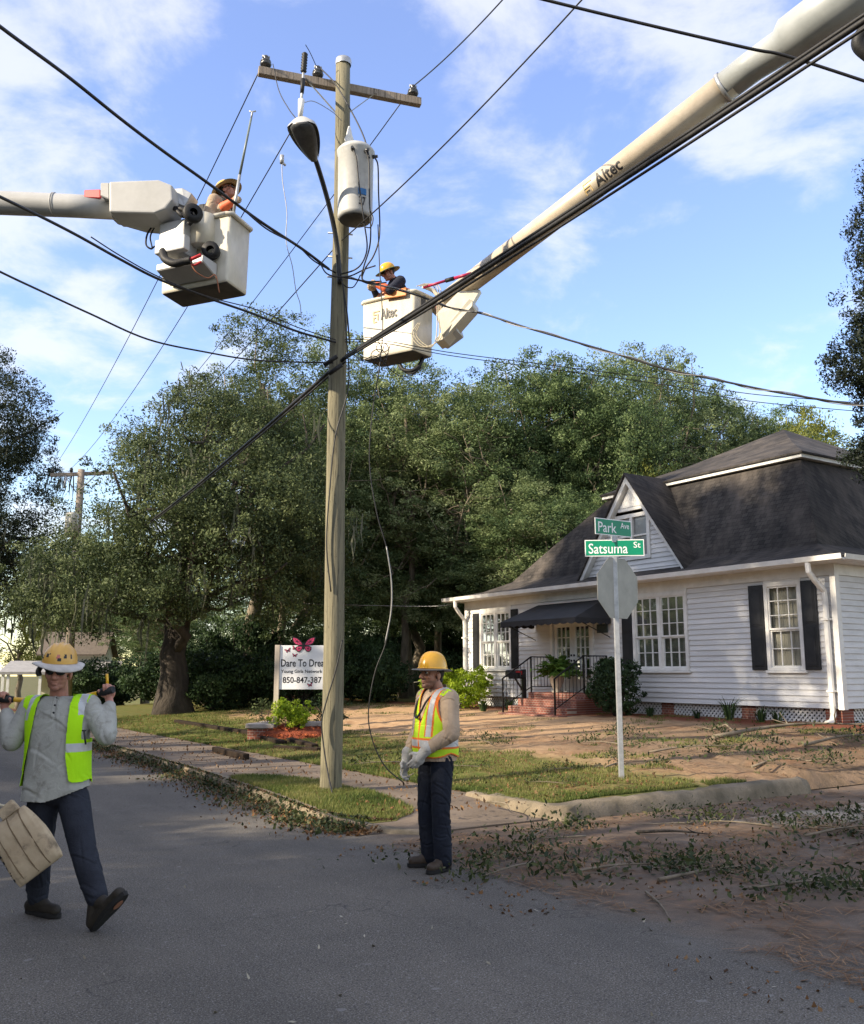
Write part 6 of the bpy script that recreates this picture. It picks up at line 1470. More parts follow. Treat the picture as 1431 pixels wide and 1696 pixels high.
FPn = HW(7.72, 0.62, 1.06); fern = thing('potted_fern', 'leafy green fern in a pale urn on the brick landing before the doors', 'potted plant', FPn)
k = MB(); k.lathe([(0.12,0.0),(0.14,0.02),(0.09,0.06),(0.10,0.10),(0.17,0.25),(0.20,0.40),(0.22,0.42),(0.20,0.44),(0.17,0.42),(0,0.38)], n=20); k.build('urn', pm('pale_urn', (0.52,0.46,0.36), (0.40,0.34,0.26), 0.8, 6), fern)
rgf = np.random.default_rng(77); cen = []; dr_ = []
for i in range(60):
    a = rgf.random()*6.28; el = 0.2 + 1.2*rgf.random(); L = 0.55 + 0.3*rgf.random(); o1 = np.array([math.cos(a), math.sin(a), 0])
    for s in np.linspace(0.15, 1, 26):
        p = o1*L*math.cos(el)*s + np.array([0,0,0.45 + L*math.sin(el)*s - 0.35*s*s*L]); t_ = o1*math.cos(el) + np.array([0,0,math.sin(el)-0.7*s]); sd2 = np.cross(t_, [0,0,1]); sd2 /= np.linalg.norm(sd2)+1e-6
        for sg in (-1, 1): cen.append(p + sd2*sg*0.05); dr_.append(sd2*sg + t_*0.4)
cen = np.array(cen); dr_ = unit(np.array(dr_)); v, f = leaves(cen, 0.12, rgf, flat=1, width=0.35, dirs=dr_)
link('fronds', fast_mesh('fronds', v, f, M['fern_leaf'], tint=np.repeat(np.clip(rgf.random(len(cen)),0,1), 4)), fern)

# ---------------------------------------------------------------- far white house at the left
FH = Vector((-25.2, 61, -1.25)); fh = thing('house', 'small white house with brown roof and porch far down the street behind the bag carrier', 'house', FH, math.radians(12))
def fz(v): return at(60, v, FH.y).z - FH.z
zE, zT, zPr = fz(1082), fz(1046), fz(1114)
k = MB(); k.box((0.0,0,-0.5),(3.6,6,zE)); k.prism([(0,0.0,zE+.001),(0,6,zE+.001),(0,3,zT-0.05)], (3.6,0,0)); k.build('wall', pm('cream_siding', (0.72,0.68,0.56), (0.62,0.58,0.47), 0.6, 3), fh)
k = MB(); k.add([(-0.35,-0.4,zE-0.15),(3.95,-0.4,zE-0.15),(3.95,3,zT),(-0.35,3,zT),(-0.35,6.4,zE-0.15),(3.95,6.4,zE-0.15),(-0.35,-0.4,zE-0.05),(3.95,-0.4,zE-0.05),(3.95,3,zT+.1),(-0.35,3,zT+.1),(-0.35,6.4,zE-.05),(3.95,6.4,zE-.05)], [(0,1,2,3),(3,2,5,4),(6,9,8,7),(9,10,11,8),(0,6,7,1),(4,5,11,10),(0,3,9,6),(3,4,10,9),(1,7,8,2),(2,8,11,5)]); k.build('roof', pm('brown_shingle', (0.15,0.12,0.09), (0.10,0.08,0.065), 0.9, 5), fh)
k = MB(); k.box((-1.9,-3.0,zPr-0.12),(5,-0.02,zPr)); k.prism([(-1.9,-3.0,zPr+.001),(5,-3.0,zPr+.001),(5,-0.02,zPr+0.7),(-1.9,-0.02,zPr+0.7)], (0,0,0.05)); k.build('porch_roof', pm('grey_porch_roof', (0.33,0.32,0.31), None, 0.7, 4), fh)
for x in (-1.75, -1.45, 0.4, 2.2, 4.0):
    k = MB(); k.box((x,-2.9,-0.6),(x+0.16,-2.74,zPr-0.121)); k.build('porch_post', M['white'], fh)
k = MB(); k.box((-0.9,-0.03,0.3),(-0.0,-0.0,1.9)) if False else k.box((0.8,-0.05,0.1),(1.9,-0.012,1.9)); k.box((2.8,-0.05,0.6),(3.7,-0.012,1.9)); k.build('window', M['black'], fh)
# ---------------------------------------------------------------- people
from mathutils import Euler
def sphere_pts(n=10, m=16):
    vs = [(0,0,1)] + [(math.sin(math.pi*i/n)*math.cos(2*math.pi*j/m), math.sin(math.pi*i/n)*math.sin(2*math.pi*j/m), math.cos(math.pi*i/n)) for i in range(1, n) for j in range(m)] + [(0,0,-1)]
    fs = [(0, 1+j, 1+(j+1) % m) for j in range(m)]
    for i in range(n-2):
        for j in range(m): a = 1+i*m; b_ = a+m; fs.append((a+j, b_+j, b_+(j+1) % m, a+(j+1) % m))
    e = 1+(n-1)*m; a = 1+(n-2)*m
    fs += [(a+j, e, a+(j+1) % m) for j in range(m)]
    return vs, fs
SPV, SPF = sphere_pts()
class Body:
    def __init__(s): s.p = []
    def ell(s, c, r, R=None): s.p.append(('e', Vector(c), r, R)); return s
    def cap(s, a, ra, b_, rb): s.p.append(('c', Vector(a), ra, Vector(b_), rb)); return s
    def loft(s, sl, p=2.4):
        "one closed trunk through slices (centre, half width, half depth)"
        C_ = catmull([q[0] for q in sl], 6); R_ = catmull([Vector((q[1], q[2], 0)) for q in sl], 6); s.p.append(('l', C_, R_, p)); return s
    def chain(s, pts, rads):
        for i in range(len(pts)-1): s.cap(pts[i], rads[i], pts[i+1], rads[i+1])
        return s
    def mesh(s, name, voxel, smooth=3, fold=0.0, seed=0, wl=0.11):
        mb = MB()
        def sph(c, r, R=None):
            mb.add([c + ((R @ Vector((v[0]*r[0], v[1]*r[1], v[2]*r[2]))) if R is not None else Vector((v[0]*r[0], v[1]*r[1], v[2]*r[2]))) for v in SPV], SPF)
        for q in s.p:
            if q[0] == 'e': sph(q[1], q[2], q[3])
            elif q[0] == 'l':
                n_ = 36; vs = []; e_ = 2/q[3]
                for c, r in zip(q[1], q[2]):
                    for j in range(n_): a = 2*math.pi*j/n_; vs.append(c + Vector((r.x*math.copysign(abs(math.cos(a))**e_, math.cos(a)), r.y*math.copysign(abs(math.sin(a))**e_, math.sin(a)), 0)))
                m_ = len(q[1]); mb.add(vs, [(i*n_+j, i*n_+(j+1) % n_, (i+1)*n_+(j+1) % n_, (i+1)*n_+j) for i in range(m_-1) for j in range(n_)] + [tuple(range(n_))[::-1], tuple((m_-1)*n_+j for j in range(n_))])
            else:
                _, a, ra, b_, rb = q; sph(a, (ra,)*3); sph(b_, (rb,)*3)
                if (b_-a).length > 1e-4: mb.tube([a, b_], [ra, rb], 16, smooth=False)
        me = bpy.data.meshes.new(name); me.from_pydata(mb.v, [], mb.f)
        bm = bmesh.new(); bm.from_mesh(me); bmesh.ops.recalc_face_normals(bm, faces=bm.faces); bm.to_mesh(me); bm.free()
        o = bpy.data.objects.new(name, me); COL.objects.link(o)
        md = o.modifiers.new('r', 'REMESH'); md.mode = 'VOXEL'; md.voxel_size = voxel; md.use_smooth_shade = True
        if smooth: m2 = o.modifiers.new('s', 'SMOOTH'); m2.iterations = smooth; m2.factor = 0.5
        dg = bpy.context.evaluated_depsgraph_get(); out = bpy.data.meshes.new_from_object(o.evaluated_get(dg))
        bpy.data.objects.remove(o); bpy.data.meshes.remove(me)
        if fold:
            rg = np.random.default_rng(seed); n = len(out.vertices); co = np.zeros(n*3); out.vertices.foreach_get('co', co); co = co.reshape(-1,3)
            nm = np.zeros(n*3); out.vertices.foreach_get('normal', nm); nm = nm.reshape(-1,3); h = np.zeros(n)
            for _ in range(8):     # short creases, pressed in along bent lines
                k = unit(rg.normal(size=(1,3))*np.array([[0.6,0.6,1.0]]))[0]*6.283/(wl*(0.8+1.0*rg.random())); w = co @ k + rg.random()*6.28 + 1.1*np.sin(co @ (rg.normal(size=3)*9) + rg.random()*6)
                msk = np.clip(1.4*np.sin(co @ (rg.normal(size=3)*11) + rg.random()*6.28) - 0.7, 0, 1)
                h += msk*(0.55*np.exp(-((np.sin(w*0.5)-0.22)/0.22)**2) - np.exp(-(np.sin(w*0.5)/0.13)**2))
            co += nm*(np.clip(h, -1.3, 1.0)*fold*0.6)[:, None]; out.vertices.foreach_set('co', co.astype(np.float32).ravel()); out.update()
        out.name = name; out.polygons.foreach_set('use_smooth', np.ones(len(out.polygons), dtype=bool))
        return out
def head_prims(B, H, R, k=1.0):
    def q(x, y, z): return H + R @ Vector((x*k, y*k, z*k))
    def e(c, r): B.ell(q(*c), tuple(x*k for x in r), R)
    e((0,0.012,0.035),(0.076,0.096,0.094)); e((0,-0.030,-0.035),(0.064,0.066,0.080)); e((0,-0.072,-0.098),(0.030,0.024,0.022)); e((0,-0.04,-0.085),(0.052,0.05,0.032))
    B.cap(q(0,-0.094,0.016), 0.010*k, q(0,-0.118,-0.026), 0.0155*k); e((0.014,-0.108,-0.03),(0.010,0.011,0.009)); e((-0.014,-0.108,-0.03),(0.010,0.011,0.009))
    e((0.034,-0.080,0.030),(0.028,0.020,0.012)); e((-0.034,-0.080,0.030),(0.028,0.020,0.012))
    e((0.042,-0.066,-0.022),(0.022,0.024,0.024)); e((-0.042,-0.066,-0.022),(0.022,0.024,0.024))
    e((0,-0.094,-0.056),(0.025,0.011,0.007)); e((0,-0.092,-0.070),(0.021,0.011,0.008))
    for s in (-1, 1): e((0.078*s,0.012,-0.012),(0.011,0.022,0.032)); B.cap(q(0.076*s,0.015,-0.038), 0.009*k, q(0.074*s,0.01,-0.045), 0.008*k)
def hand_prims(B, P, d, s, n, curl=(0.5,0.6,0.4), k=1.0, fat=1.0, spread=0.04, thumb=None):
    d, s, n = Vector(d).normalized(), Vector(s), Vector(n)
    s = (s - d*s.dot(d)).normalized(); n_ = d.cross(s); n = n_ if n_.dot(n) > 0 else -n_
    R = Matrix((s, d, n)).transposed()
    P = Vector(P)
    B.ell(P, (0.041*k*fat, 0.050*k, 0.017*k*fat), R); B.ell(P + s*0.012*k - d*0.012*k + n*0.006*k, (0.026*k*fat, 0.034*k, 0.018*k*fat), R)
    for i, (L, off) in enumerate(((0.072,0.0),(0.080,0.006),(0.075,0.003),(0.058,-0.006))):
        b_ = P + d*(0.042+off)*k + s*(0.029-0.0195*i)*k; a = spread*(1.5-i); dd = (d + s*a).normalized(); cum = 0; r = (0.0092 if i < 3 else 0.0082)*k*fat
        for j, f in enumerate((0.45,0.31,0.24)):
            cum += curl[j]*(1+0.08*i); dv = dd*math.cos(cum) + n*math.sin(cum); e = b_ + dv*L*f*k; B.cap(b_, r, e, r*0.92); b_ = e; r *= 0.92
    t0 = P - d*0.022*k + s*0.030*k; t1 = t0 + (s*0.75 + d*0.55 + n*0.35).normalized()*0.038*k; t2 = t1 + (thumb or (s*0.15 + d*0.8 + n*0.6)).normalized()*0.030*k
    B.cap(t0, 0.0135*k*fat, t1, 0.0115*k*fat); B.cap(t1, 0.0110*k*fat, t2, 0.0095*k*fat)
def skin_mat(name, c, stub=(0.10,0.06,0.045)):
    m, nt, N, L, b = new_mat(name)
    a = N.new('ShaderNodeAttribute'); a.attribute_name = 'beard'
    col = mix(nt, rng_map(nt, noise(nt, 25, 4), 0.35, 0.7), c, tuple(x*0.82 for x in c))
    col = mix(nt, mth(nt, 'MULTIPLY', a.outputs['Fac'], rng_map(nt, noise(nt, 220, 3), 0.3, 0.6, 0.45, 0.95)), col, stub)
    L.new(col, b.inputs['Base Color']); b.inputs['Roughness'].default_value = 0.5; b.inputs['Subsurface Weight'].default_value = 0.08; b.inputs['Subsurface Radius'].default_value = (0.02,0.008,0.004); b.inputs['Subsurface Scale'].default_value = 0.5
    return m
M['skin_ruddy'] = skin_mat('ruddy_skin', (0.52,0.245,0.175), (0.20,0.09,0.05)); M['skin_tan'] = skin_mat('tanned_skin', (0.42,0.20,0.125), (0.05,0.03,0.025))
def beard_attr(me, H, R, amount=1.0):
    n = len(me.vertices); co = np.zeros(n*3); me.vertices.foreach_get('co', co); co = co.reshape(-1,3)
    l = (co - np.array(H)) @ np.array(R)
    m = np.clip((-0.040 - l[:,2])/0.02, 0, 1)*np.clip((l[:,2]+0.135)/0.02, 0, 1)*np.clip((0.02-l[:,1])/0.03, 0, 1)
    lips = (np.abs(l[:,0]) < 0.026) & (np.abs(l[:,2]+0.062) < 0.013) & (l[:,1] < -0.085); m[lips] *= 0.1
    st = (np.abs(l[:,0]) < 0.035) & (l[:,2] > -0.052) & (l[:,2] < -0.036) & (l[:,1] < -0.08); m[st] = np.maximum(m[st], 0.75)
    a = me.attributes.new('beard', 'FLOAT', 'POINT'); a.data.foreach_set('value', (m*amount).astype(np.float32))
def cloth(name, c1, c2, rough=0.85, sc=3.0, weave=0.25, dirt=None):
    m, nt, N, L, b = new_mat(name)
    col = mix(nt, rng_map(nt, noise(nt, sc*2, 6, 0.65), 0.38, 0.68), c1, c2)
    if dirt: col = mix(nt, rng_map(nt, noise(nt, sc*3.5, 5, 0.6, dist=0.5), 0.55, 0.70, 0, 0.7), col, dirt)
    L.new(col, b.inputs['Base Color']); b.inputs['Roughness'].default_value = rough; b.inputs['Specular IOR Level'].default_value = 0.2
    bump(nt, b, noise(nt, 11, 6, 0.62, dist=1.6), min(weave*1.5, 0.9), 0.025); return m
M['grey_shirt'] = cloth('light_grey_cotton', (0.42,0.42,0.38), (0.33,0.33,0.295), dirt=(0.22,0.21,0.18)); M['tan_shirt'] = cloth('tan_cotton', (0.46,0.35,0.25), (0.36,0.27,0.19))
M['navy_twill'] = cloth('navy_twill', (0.030,0.034,0.046), (0.018,0.020,0.028)); M['denim'] = cloth('dark_denim', (0.018,0.022,0.034), (0.010,0.012,0.02)); M['navy_shirt'] = cloth('dark_navy_cotton', (0.028,0.032,0.05), (0.018,0.02,0.032))
M['lime'] = cloth('lime_mesh', (0.46,0.86,0.008), (0.40,0.78,0.006), 0.7, 3, 0.1); M['limey'] = cloth('lime_yellow_mesh', (0.52,0.78,0.03), (0.46,0.70,0.025), 0.7, 3, 0.12)
M['reflect'] = pm('reflective_tape', (0.52,0.53,0.53), (0.44,0.45,0.45), 0.4, 20); M['trim_orange'] = pm('orange_binding', (0.85,0.20,0.025), None, 0.7, 8)
M['boot'] = pm('dark_boot_leather', (0.034,0.027,0.018), (0.022,0.018,0.013), 0.7, 12, bmp=0.3, bscale=60); M['boot_brown'] = pm('brown_boot_leather', (0.065,0.042,0.026), (0.035,0.024,0.016), 0.6, 12, bmp=0.3, bscale=60)
M['sole'] = pm('black_sole', (0.018,0.017,0.016), None, 0.8, 10); M['sole_tan'] = pm('tan_sole_insert', (0.33,0.15,0.085), None, 0.8, 14)
M['hat_yellow'] = pm('yellow_hard_hat', (0.80,0.43,0.03), (0.74,0.37,0.02), 0.25, 3, spec=0.6); M['hat_worn'] = pm('worn_yellow_hard_hat', (0.72,0.42,0.09), (0.60,0.33,0.07), 0.35, 7, spec=0.5)
M['brim_white'] = pm('dirty_white_brim', (0.55,0.52,0.48), (0.34,0.31,0.28), 0.6, 9); M['brim_green'] = pm('green_brim', (0.035,0.13,0.06), (0.02,0.08,0.04), 0.5, 6); M['straw'] = pm('straw_underside', (0.45,0.36,0.20), (0.30,0.22,0.11), 0.7, 10)
M['lens'] = pm('dark_lens', (0.006,0.006,0.007), None, 0.12, 3, spec=0.8); M['eyewhite'] = pm('eye_white', (0.55,0.52,0.48), None, 0.3, 3); M['iris'] = pm('dark_iris', (0.02,0.014,0.01), None, 0.2, 3)
M['glove'] = pm('pale_leather_glove', (0.50,0.49,0.46), (0.30,0.29,0.28), 0.8, 9, bmp=0.5, bscale=30); M['glove_tan'] = pm('tan_leather_glove', (0.42,0.32,0.22), None, 0.8, 9); M['hair'] = pm('dark_hair', (0.02,0.015,0.012), None, 0.7, 30)
M['sleeve_orange'] = pm('orange_rubber_sleeve', (0.80,0.16,0.06), None, 0.55, 5)
def mask_mesh(me, keep, matidx=None):
    "drop the polygons whose centre fails keep(c array); set material slots from matidx"
    n = len(me.polygons); c = np.zeros(n*3); me.polygons.foreach_get('center', c); c = c.reshape(-1,3); k = keep(c)
    if matidx is not None: me.polygons.foreach_set('material_index', matidx(c).astype(np.int32))
    bm = bmesh.new(); bm.from_mesh(me); bm.faces.ensure_lookup_table()
    bmesh.ops.delete(bm, geom=[bm.faces[i] for i in np.nonzero(~k)[0]], context='FACES')
    be = [v for v in bm.verts if v.is_boundary]
    for _ in range(10): bmesh.ops.smooth_vert(bm, verts=be, factor=0.5, use_axis_x=True, use_axis_y=True, use_axis_z=True)
    bm.to_mesh(me); bm.free(); return me
def put(name, me, mats, parent):
    ix = np.zeros(len(me.polygons), np.int32); me.polygons.foreach_get('material_index', ix); me.materials.clear()
    for m in (mats if isinstance(mats, (list, tuple)) else [mats]): me.materials.append(m)
    me.polygons.foreach_set('material_index', ix)
    return link(name, me, parent)
def hat(parent, H, R, dome_mat, brim_mat, under_mat=None, dome=(0.122,0.142,0.130), brim=0.055, wave=0.0, ridges=0, up=0.045, droop=0.012, name='hard_hat', visor=None):
    Mx = Matrix.Translation(H + R @ Vector((0,0.008,up))) @ R.to_4x4(); mb = MB(); n, m = 14, 40; vs = []; fs = []
    for i in range(n+1):
        t = i/n*math.pi/2
        for j in range(m):
            a = 2*math.pi*j/m; r = math.cos(t)**0.75 if i < n else 0.0; z = dome[2]*math.sin(t)
            k = 1.0
            if ridges:
                x = r*math.cos(a)*dome[0]
                for xr in (-0.042, 0.0, 0.042): z += 0.009*math.exp(-((x-xr)/0.008)**2)*math.sin(t)**0.5
            vs.append(Mx @ Vector((dome[0]*r*math.cos(a), dome[1]*r*math.sin(a), z)))
    for i in range(n):
        for j in range(m): fs.append((i*m+j, i*m+(j+1) % m, (i+1)*m+(j+1) % m, (i+1)*m+j))
    mb.add(vs, fs, 0, True); ho = mb.build(name, dome_mat, parent)
    bb = MB(); vs = []; fs = []
    for side in (0, 1):
        for i in range(5):
            f = i/4
            for j in range(m):
                a = 2*math.pi*j/m; bx = brim*(1.0 + (0.25 if math.sin(a) < -0.3 else 0)); rx, ry = dome[0]*0.99+bx*f, dome[1]*0.99+bx*f
                z = -droop*f*f*1.5 + wave*f*math.sin(2*a+0.6) - (0.006 if side else 0)
                vs.append(Mx @ Vector((rx*math.cos(a), ry*math.sin(a), z)))
    for s_ in (0, 1):
        for i in range(4):
            for j in range(m): b0_ = s_*5*m; fs.append((b0_+i*m+j, b0_+i*m+(j+1) % m, b0_+(i+1)*m+(j+1) % m, b0_+(i+1)*m+j))
    for i in (0, 4):
        for j in range(m): fs.append((i*m+j, i*m+(j+1) % m, 5*m+i*m+(j+1) % m, 5*m+i*m+j))
    bb.add(vs, fs, 0, True)
    if under_mat:
        for i in range(len(fs)): bb.m[i] = 1 if 4*m <= i < 8*m else 0
    bb.build('brim', [brim_mat, under_mat or brim_mat], ho)
    return ho, Mx
def glasses(parent, H, R):
    mb = MB(); Mx = Matrix.Translation(H) @ R.to_4x4()
    for s in (-1, 1):
        vs = []; fs = []
        for i in range(6):
            for j in range(14):
                a = 2*math.pi*j/14; r = math.sin(i/5*math.pi/2); x = 0.034*s + 0.031*r*math.cos(a); z = 0.010 + 0.021*r*math.sin(a)*(1 if abs(math.cos(a)) < 0.9 else 0.9)
                vs.append(Mx @ Vector((x, -0.108 - 0.010*math.cos(i/5*math.pi/2) + 0.35*max(abs(x)-0.02,0)**1.25*2.6, z)))
        for i in range(5):
            for j in range(14): fs.append((i*14+j, i*14+(j+1) % 14, (i+1)*14+(j+1) % 14, (i+1)*14+j))
        mb.add(vs, fs, 0, True)
        mb.tube([Mx @ Vector(p) for p in ((0.062*s,-0.088,0.016),(0.080*s,-0.04,0.016),(0.082*s,0.01,0.008))], 0.0045, 6)
    mb.tube([Mx @ Vector(p) for p in ((-0.012,-0.114,0.018),(0.012,-0.114,0.018))], 0.005, 6)
    return mb.build('sunglasses', M['lens'], parent)
def person(label, loc, rz, cat='person'):
    pass
def foot_prims(B, ankle, heel, toe, r=1.0, up=Vector((0,0,1))):
    ankle, heel, toe = Vector(ankle), Vector(heel), Vector(toe); d = (toe-heel).normalized()
    B.cap(ankle, 0.052*r, heel + up*0.045, 0.042*r); B.cap(heel + up*0.04, 0.042*r, heel.lerp(toe, 0.55) + up*0.038, 0.043*r); B.cap(heel.lerp(toe, 0.5)+up*0.036, 0.045*r, toe - d*0.045 + up*0.036, 0.040*r); B.cap(ankle, 0.05*r, heel.lerp(toe, 0.5)+up*0.05, 0.042*r)
def sole(parent, heel, toe, up, wide=0.046, tan_=True):
    heel, toe, up = Vector(heel), Vector(toe), Vector(up).normalized(); d = (toe-heel).normalized(); s = d.cross(up).normalized(); L = (toe-heel).length + 0.045; h0 = heel - d*0.04
    pr = []
    for i in range(28):
        a = 2*math.pi*i/28; t = 0.5-0.5*math.cos(a); w = wide*(0.80 + 0.28*math.sin(min(max((t-0.35)/0.65,0),1)*math.pi))*abs(math.sin(a))**0.55*(1 if math.sin(a) >= 0 else -1); pr.append(h0 + d*(t*L) + s*w - up*0.006)
    k = MB(); k.prism(pr, up*0.028); so_ = k.build('sole', M['sole'], parent)
    if tan_:
        k = MB(); k.prism([h0 + d*(L*(0.74+0.11*math.cos(a))) + s*(0.026*math.sin(a)) - up*0.008 for a in np.arange(0, 6.2, 0.5)], -up*0.003); k.build('insert', M['sole_tan'], so_)

# ---- the bag carrier, walking towards the camera at the left
RW = Vector((-2.45, 6.45, 0.0))
def J(u, v, dy=0.0): return at(u, v, RW.y+dy) - RW
def walker():
    H = J(97,1113,-0.04); Rh = Euler((0.10, 0.06, 0.16)).to_matrix()
    nb = J(98,1160,0.03); sR, sL = J(52,1172,0.03), J(147,1170,0.03); eR, eL = J(20,1228,-0.04), J(176,1218,-0.04); wR, wL = J(10,1178,0.06), J(182,1166,0.06)
    hpR, hpL = J(72,1325,0.02), J(121,1322,-0.02); kR, kL = J(64,1410,0.02), J(138,1408,-0.16); aR, aL = J(62,1492,0.12), J(160,1490,-0.26)
    pel = J(97,1300,0.0)
    B = Body(); head_prims(B, H, Rh, 1.0); B.cap(nb - Vector((0,0,0.02)), 0.062, H + Vector((0,0.02,-0.06)), 0.056)
    B.loft([(J(97,1325),0.13,0.10),(J(97,1300),0.16,0.12),(J(97,1250),0.165,0.125),(J(98,1200),0.172,0.118),(J(98,1172),0.155,0.09),(J(98,1158),0.09,0.06)]); B.cap(sR, 0.07, sL, 0.07)
    for s, e, w in ((sR,eR,wR),(sL,eL,wL)): B.chain([s,e,w],[0.058,0.042,0.030])
    for h, k, a in ((hpR,kR,aR),(hpL,kL,aL)): B.chain([h,k,a],[0.078,0.055,0.042])
    hL, hR = J(181,1147,0.09), J(7,1160,0.09)
    hand_prims(B, hL, (-0.05,-0.15,1), (-1,-0.2,0), (-0.3,-1,0), (1.1,1.2,0.8), 1.02); hand_prims(B, hR, (0.05,-0.15,1), (1,-0.2,0), (0.3,-1,0), (1.1,1.2,0.8), 1.02)
    B.cap(wL, 0.028, hL - Vector((0,0,0.04)), 0.026); B.cap(wR, 0.028, hR - Vector((0,0,0.04)), 0.026)
    me = B.mesh('person', 0.0048, 2); beard_attr(me, H, Rh, 0.6)
    root = put('person', me, M['skin_ruddy'], None); root.location = RW
    tag(root, 'person in open lime vest and grey shirt walking, yellow tool across the shoulders', 'person')
    # shirt
    S = Body(); S.cap(sR, 0.072, sL, 0.072); S.loft([(J(91,1342),0.222,0.160),(J(93,1310),0.214,0.158),(J(95,1270),0.200,0.156),(J(97,1230),0.198,0.150),(J(98,1195),0.205,0.140),(J(98,1172),0.190,0.115),(J(98,1160),0.150,0.085),(J(98,1153),0.09,0.06)]); S.cap(nb-Vector((0,0,0.03)), 0.078, nb+Vector((0,0.012,0.005)), 0.066)
    for s, e, w in ((sR,eR,wR),(sL,eL,wL)): S.chain([s, s.lerp(e,0.5), e],[0.082,0.072,0.066]); S.chain([e, e.lerp(w,0.45), w - (w-e).normalized()*0.02],[0.066,0.060,0.043])
    me = S.mesh('shirt', 0.0075, 8, 0.016, 3, 0.12)
    zA = J(95,1326).z; zB = J(150,1302).z; xa, xb = J(40,1326).x, J(150,1302).x
    def keep(c): hem = zA + (np.clip((c[:,0]-(xa+0.17))/(xb-xa-0.17), 0, 1)**1.3)*(zB-zA); return (c[:,2] > hem) & ~(((c[:,0]-nb.x)**2 + (c[:,1]-nb.y)**2 < 0.066**2) & (c[:,2] > nb.z-0.01))
    mask_mesh(me, keep); sh = put('shirt', me, M['grey_shirt'], root); sh.modifiers.new('s', 'SOLIDIFY').thickness = 0.004
    pk = MB(); bx = J(97,1180,-0.16)
    bvh = BVHTree.FromPolygons([v.co for v in me.vertices], [tuple(p.vertices) for p in me.polygons])
    def front(x, z):
        h = bvh.ray_cast(Vector((x, -1, z)), Vector((0,1,0))); return h[0] if h[0] is not None else Vector((x, -0.14, z))
    for v in (1155, 1167, 1179): q = J(101,v); h = front(q.x, q.z); pk.lathe([(0,0),(0.007,0),(0.007,0.003),(0,0.004)], n=10, M=Matrix.Translation(h + Vector((0,-0.001,0))) @ Matrix.Rotation(math.pi/2, 4, 'X'))
    pk.build('button', M['black'], sh)
    pk = MB(); 
    for u0 in (97.0, 105.0): pk.tube([front(J(u0+0.02*(v-1150),v).x, J(u0,v).z) + Vector((0,-0.0015,0)) for v in range(1152, 1190, 4)], 0.0022, 4)
    pk.tube([front(J(u,1189).x, J(u,1189).z) + Vector((0,-0.0015,0)) for u in (97.5,101,105.5)], 0.0022, 4); pk.build('placket', M['grey_shirt'], sh)
    # vest
    V = Body(); V.cap(sR, 0.086, sL, 0.086); V.loft([(J(91,1330),0.236,0.176),(J(93,1305),0.230,0.174),(J(95,1270),0.216,0.172),(J(97,1230),0.213,0.166),(J(98,1195),0.219,0.156),(J(98,1170),0.204,0.131),(J(98,1157),0.165,0.10),(J(98,1149),0.10,0.075)]); V.cap(nb-Vector((0,0,0.04)), 0.092, nb+Vector((0,0.012,-0.01)), 0.078)
    me = V.mesh('vest', 0.0055, 14, 0.009, 5, 0.16)
    X = lambda u: J(u,1230).x; Z = lambda v: J(98,v).z
    def keep(c):
        x, y, z = c[:,0], c[:,1], c[:,2]; fr_ = y < 0.04
        iR = np.interp(z, [Z(1305),Z(1260),Z(1200),Z(1140)], [X(44),X(55),X(66),X(71)]); oR = np.interp(z, [Z(1305),Z(1225),Z(1195),Z(1140)], [X(29),X(36),X(41),X(35)])
        iL = np.interp(z, [Z(1305),Z(1250),Z(1200),Z(1140)], [X(133),X(123),X(122),X(121)]); oL = np.interp(z, [Z(1295),Z(1225),Z(1195),Z(1140)], [X(148),X(151),X(153),X(160)])
        hemR = z > Z(1303) + np.abs(x - X(37))**2*6; hemL = z > Z(1294) + np.abs(x - X(142))**2*6
        kf = ((x < iR) & (x > oR-0.03*(z < Z(1200))) & hemR) | ((x > iL) & (x < oL+0.03*(z < Z(1200))) & hemL)
        neck = ((x-nb.x)**2 + (y-nb.y)**2 < 0.085**2) & (z > nb.z-0.06)
        arm = (np.abs(x - nb.x) > 0.185) & (z > Z(1222))
        return np.where(fr_, kf, z > Z(1298)) & ~neck & ~(arm & ~(fr_ & (np.abs(x-nb.x) < 0.215) & (z < Z(1160))) & ~((z > Z(1165)) & (np.abs(x-nb.x) < 0.23)))
    def mi(c):
        x, y, z = c[:,0], c[:,1], c[:,2]; t = np.clip((z - Z(1192))/(Z(1140)-Z(1192)), 0, 1)
        sR_ = (z > Z(1192)) & (x > X(47)+t*(X(51)-X(47))) & (x < X(54)+t*(X(63)-X(54))) & (y < 0.05); sL_ = (z > Z(1183)) & (x > X(138)-t*(X(138)-X(129))) & (x < X(148)-t*(X(148)-X(142))) & (y < 0.05)
        bL = (z < Z(1229)) & (z > Z(1243)) & (x > X(124)) & (y < 0.1); bb = (z < Z(1229)) & (z > Z(1243)) & (y > 0.1)
        return (sR_ | sL_ | bL | bb).astype(int)
    mask_mesh(me, keep, mi); ve = put('vest', me, [M['lime'], M['reflect']], root); ve.modifiers.new('s', 'SOLIDIFY').thickness = 0.004
    k = MB(); q0, q1 = J(139,1210,-0.175), J(142,1233,-0.18); k.tube([q0, q1], 0.006, 6); k.tube([q0+Vector((-0.012,0,0)), q0+Vector((0.014,0,0))], 0.005, 6); k.build('pen', M['black'], ve)
    # trousers, boots
    T = Body(); T.ell(J(97,1308,0.0), (0.172,0.135,0.11)); T.cap(hpR, 0.105, kR, 0.082); T.cap(hpL, 0.105, kL, 0.084); T.chain([kR, kR.lerp(aR,0.4), aR+Vector((0,0,0.03))],[0.080,0.078,0.068]); T.chain([kL, kL.lerp(aL,0.4), aL+Vector((0,0,0.02))],[0.082,0.080,0.070])
    put('trousers', T.mesh('trousers', 0.0075, 10, 0.015, 9, 0.13), M['navy_twill'], root)
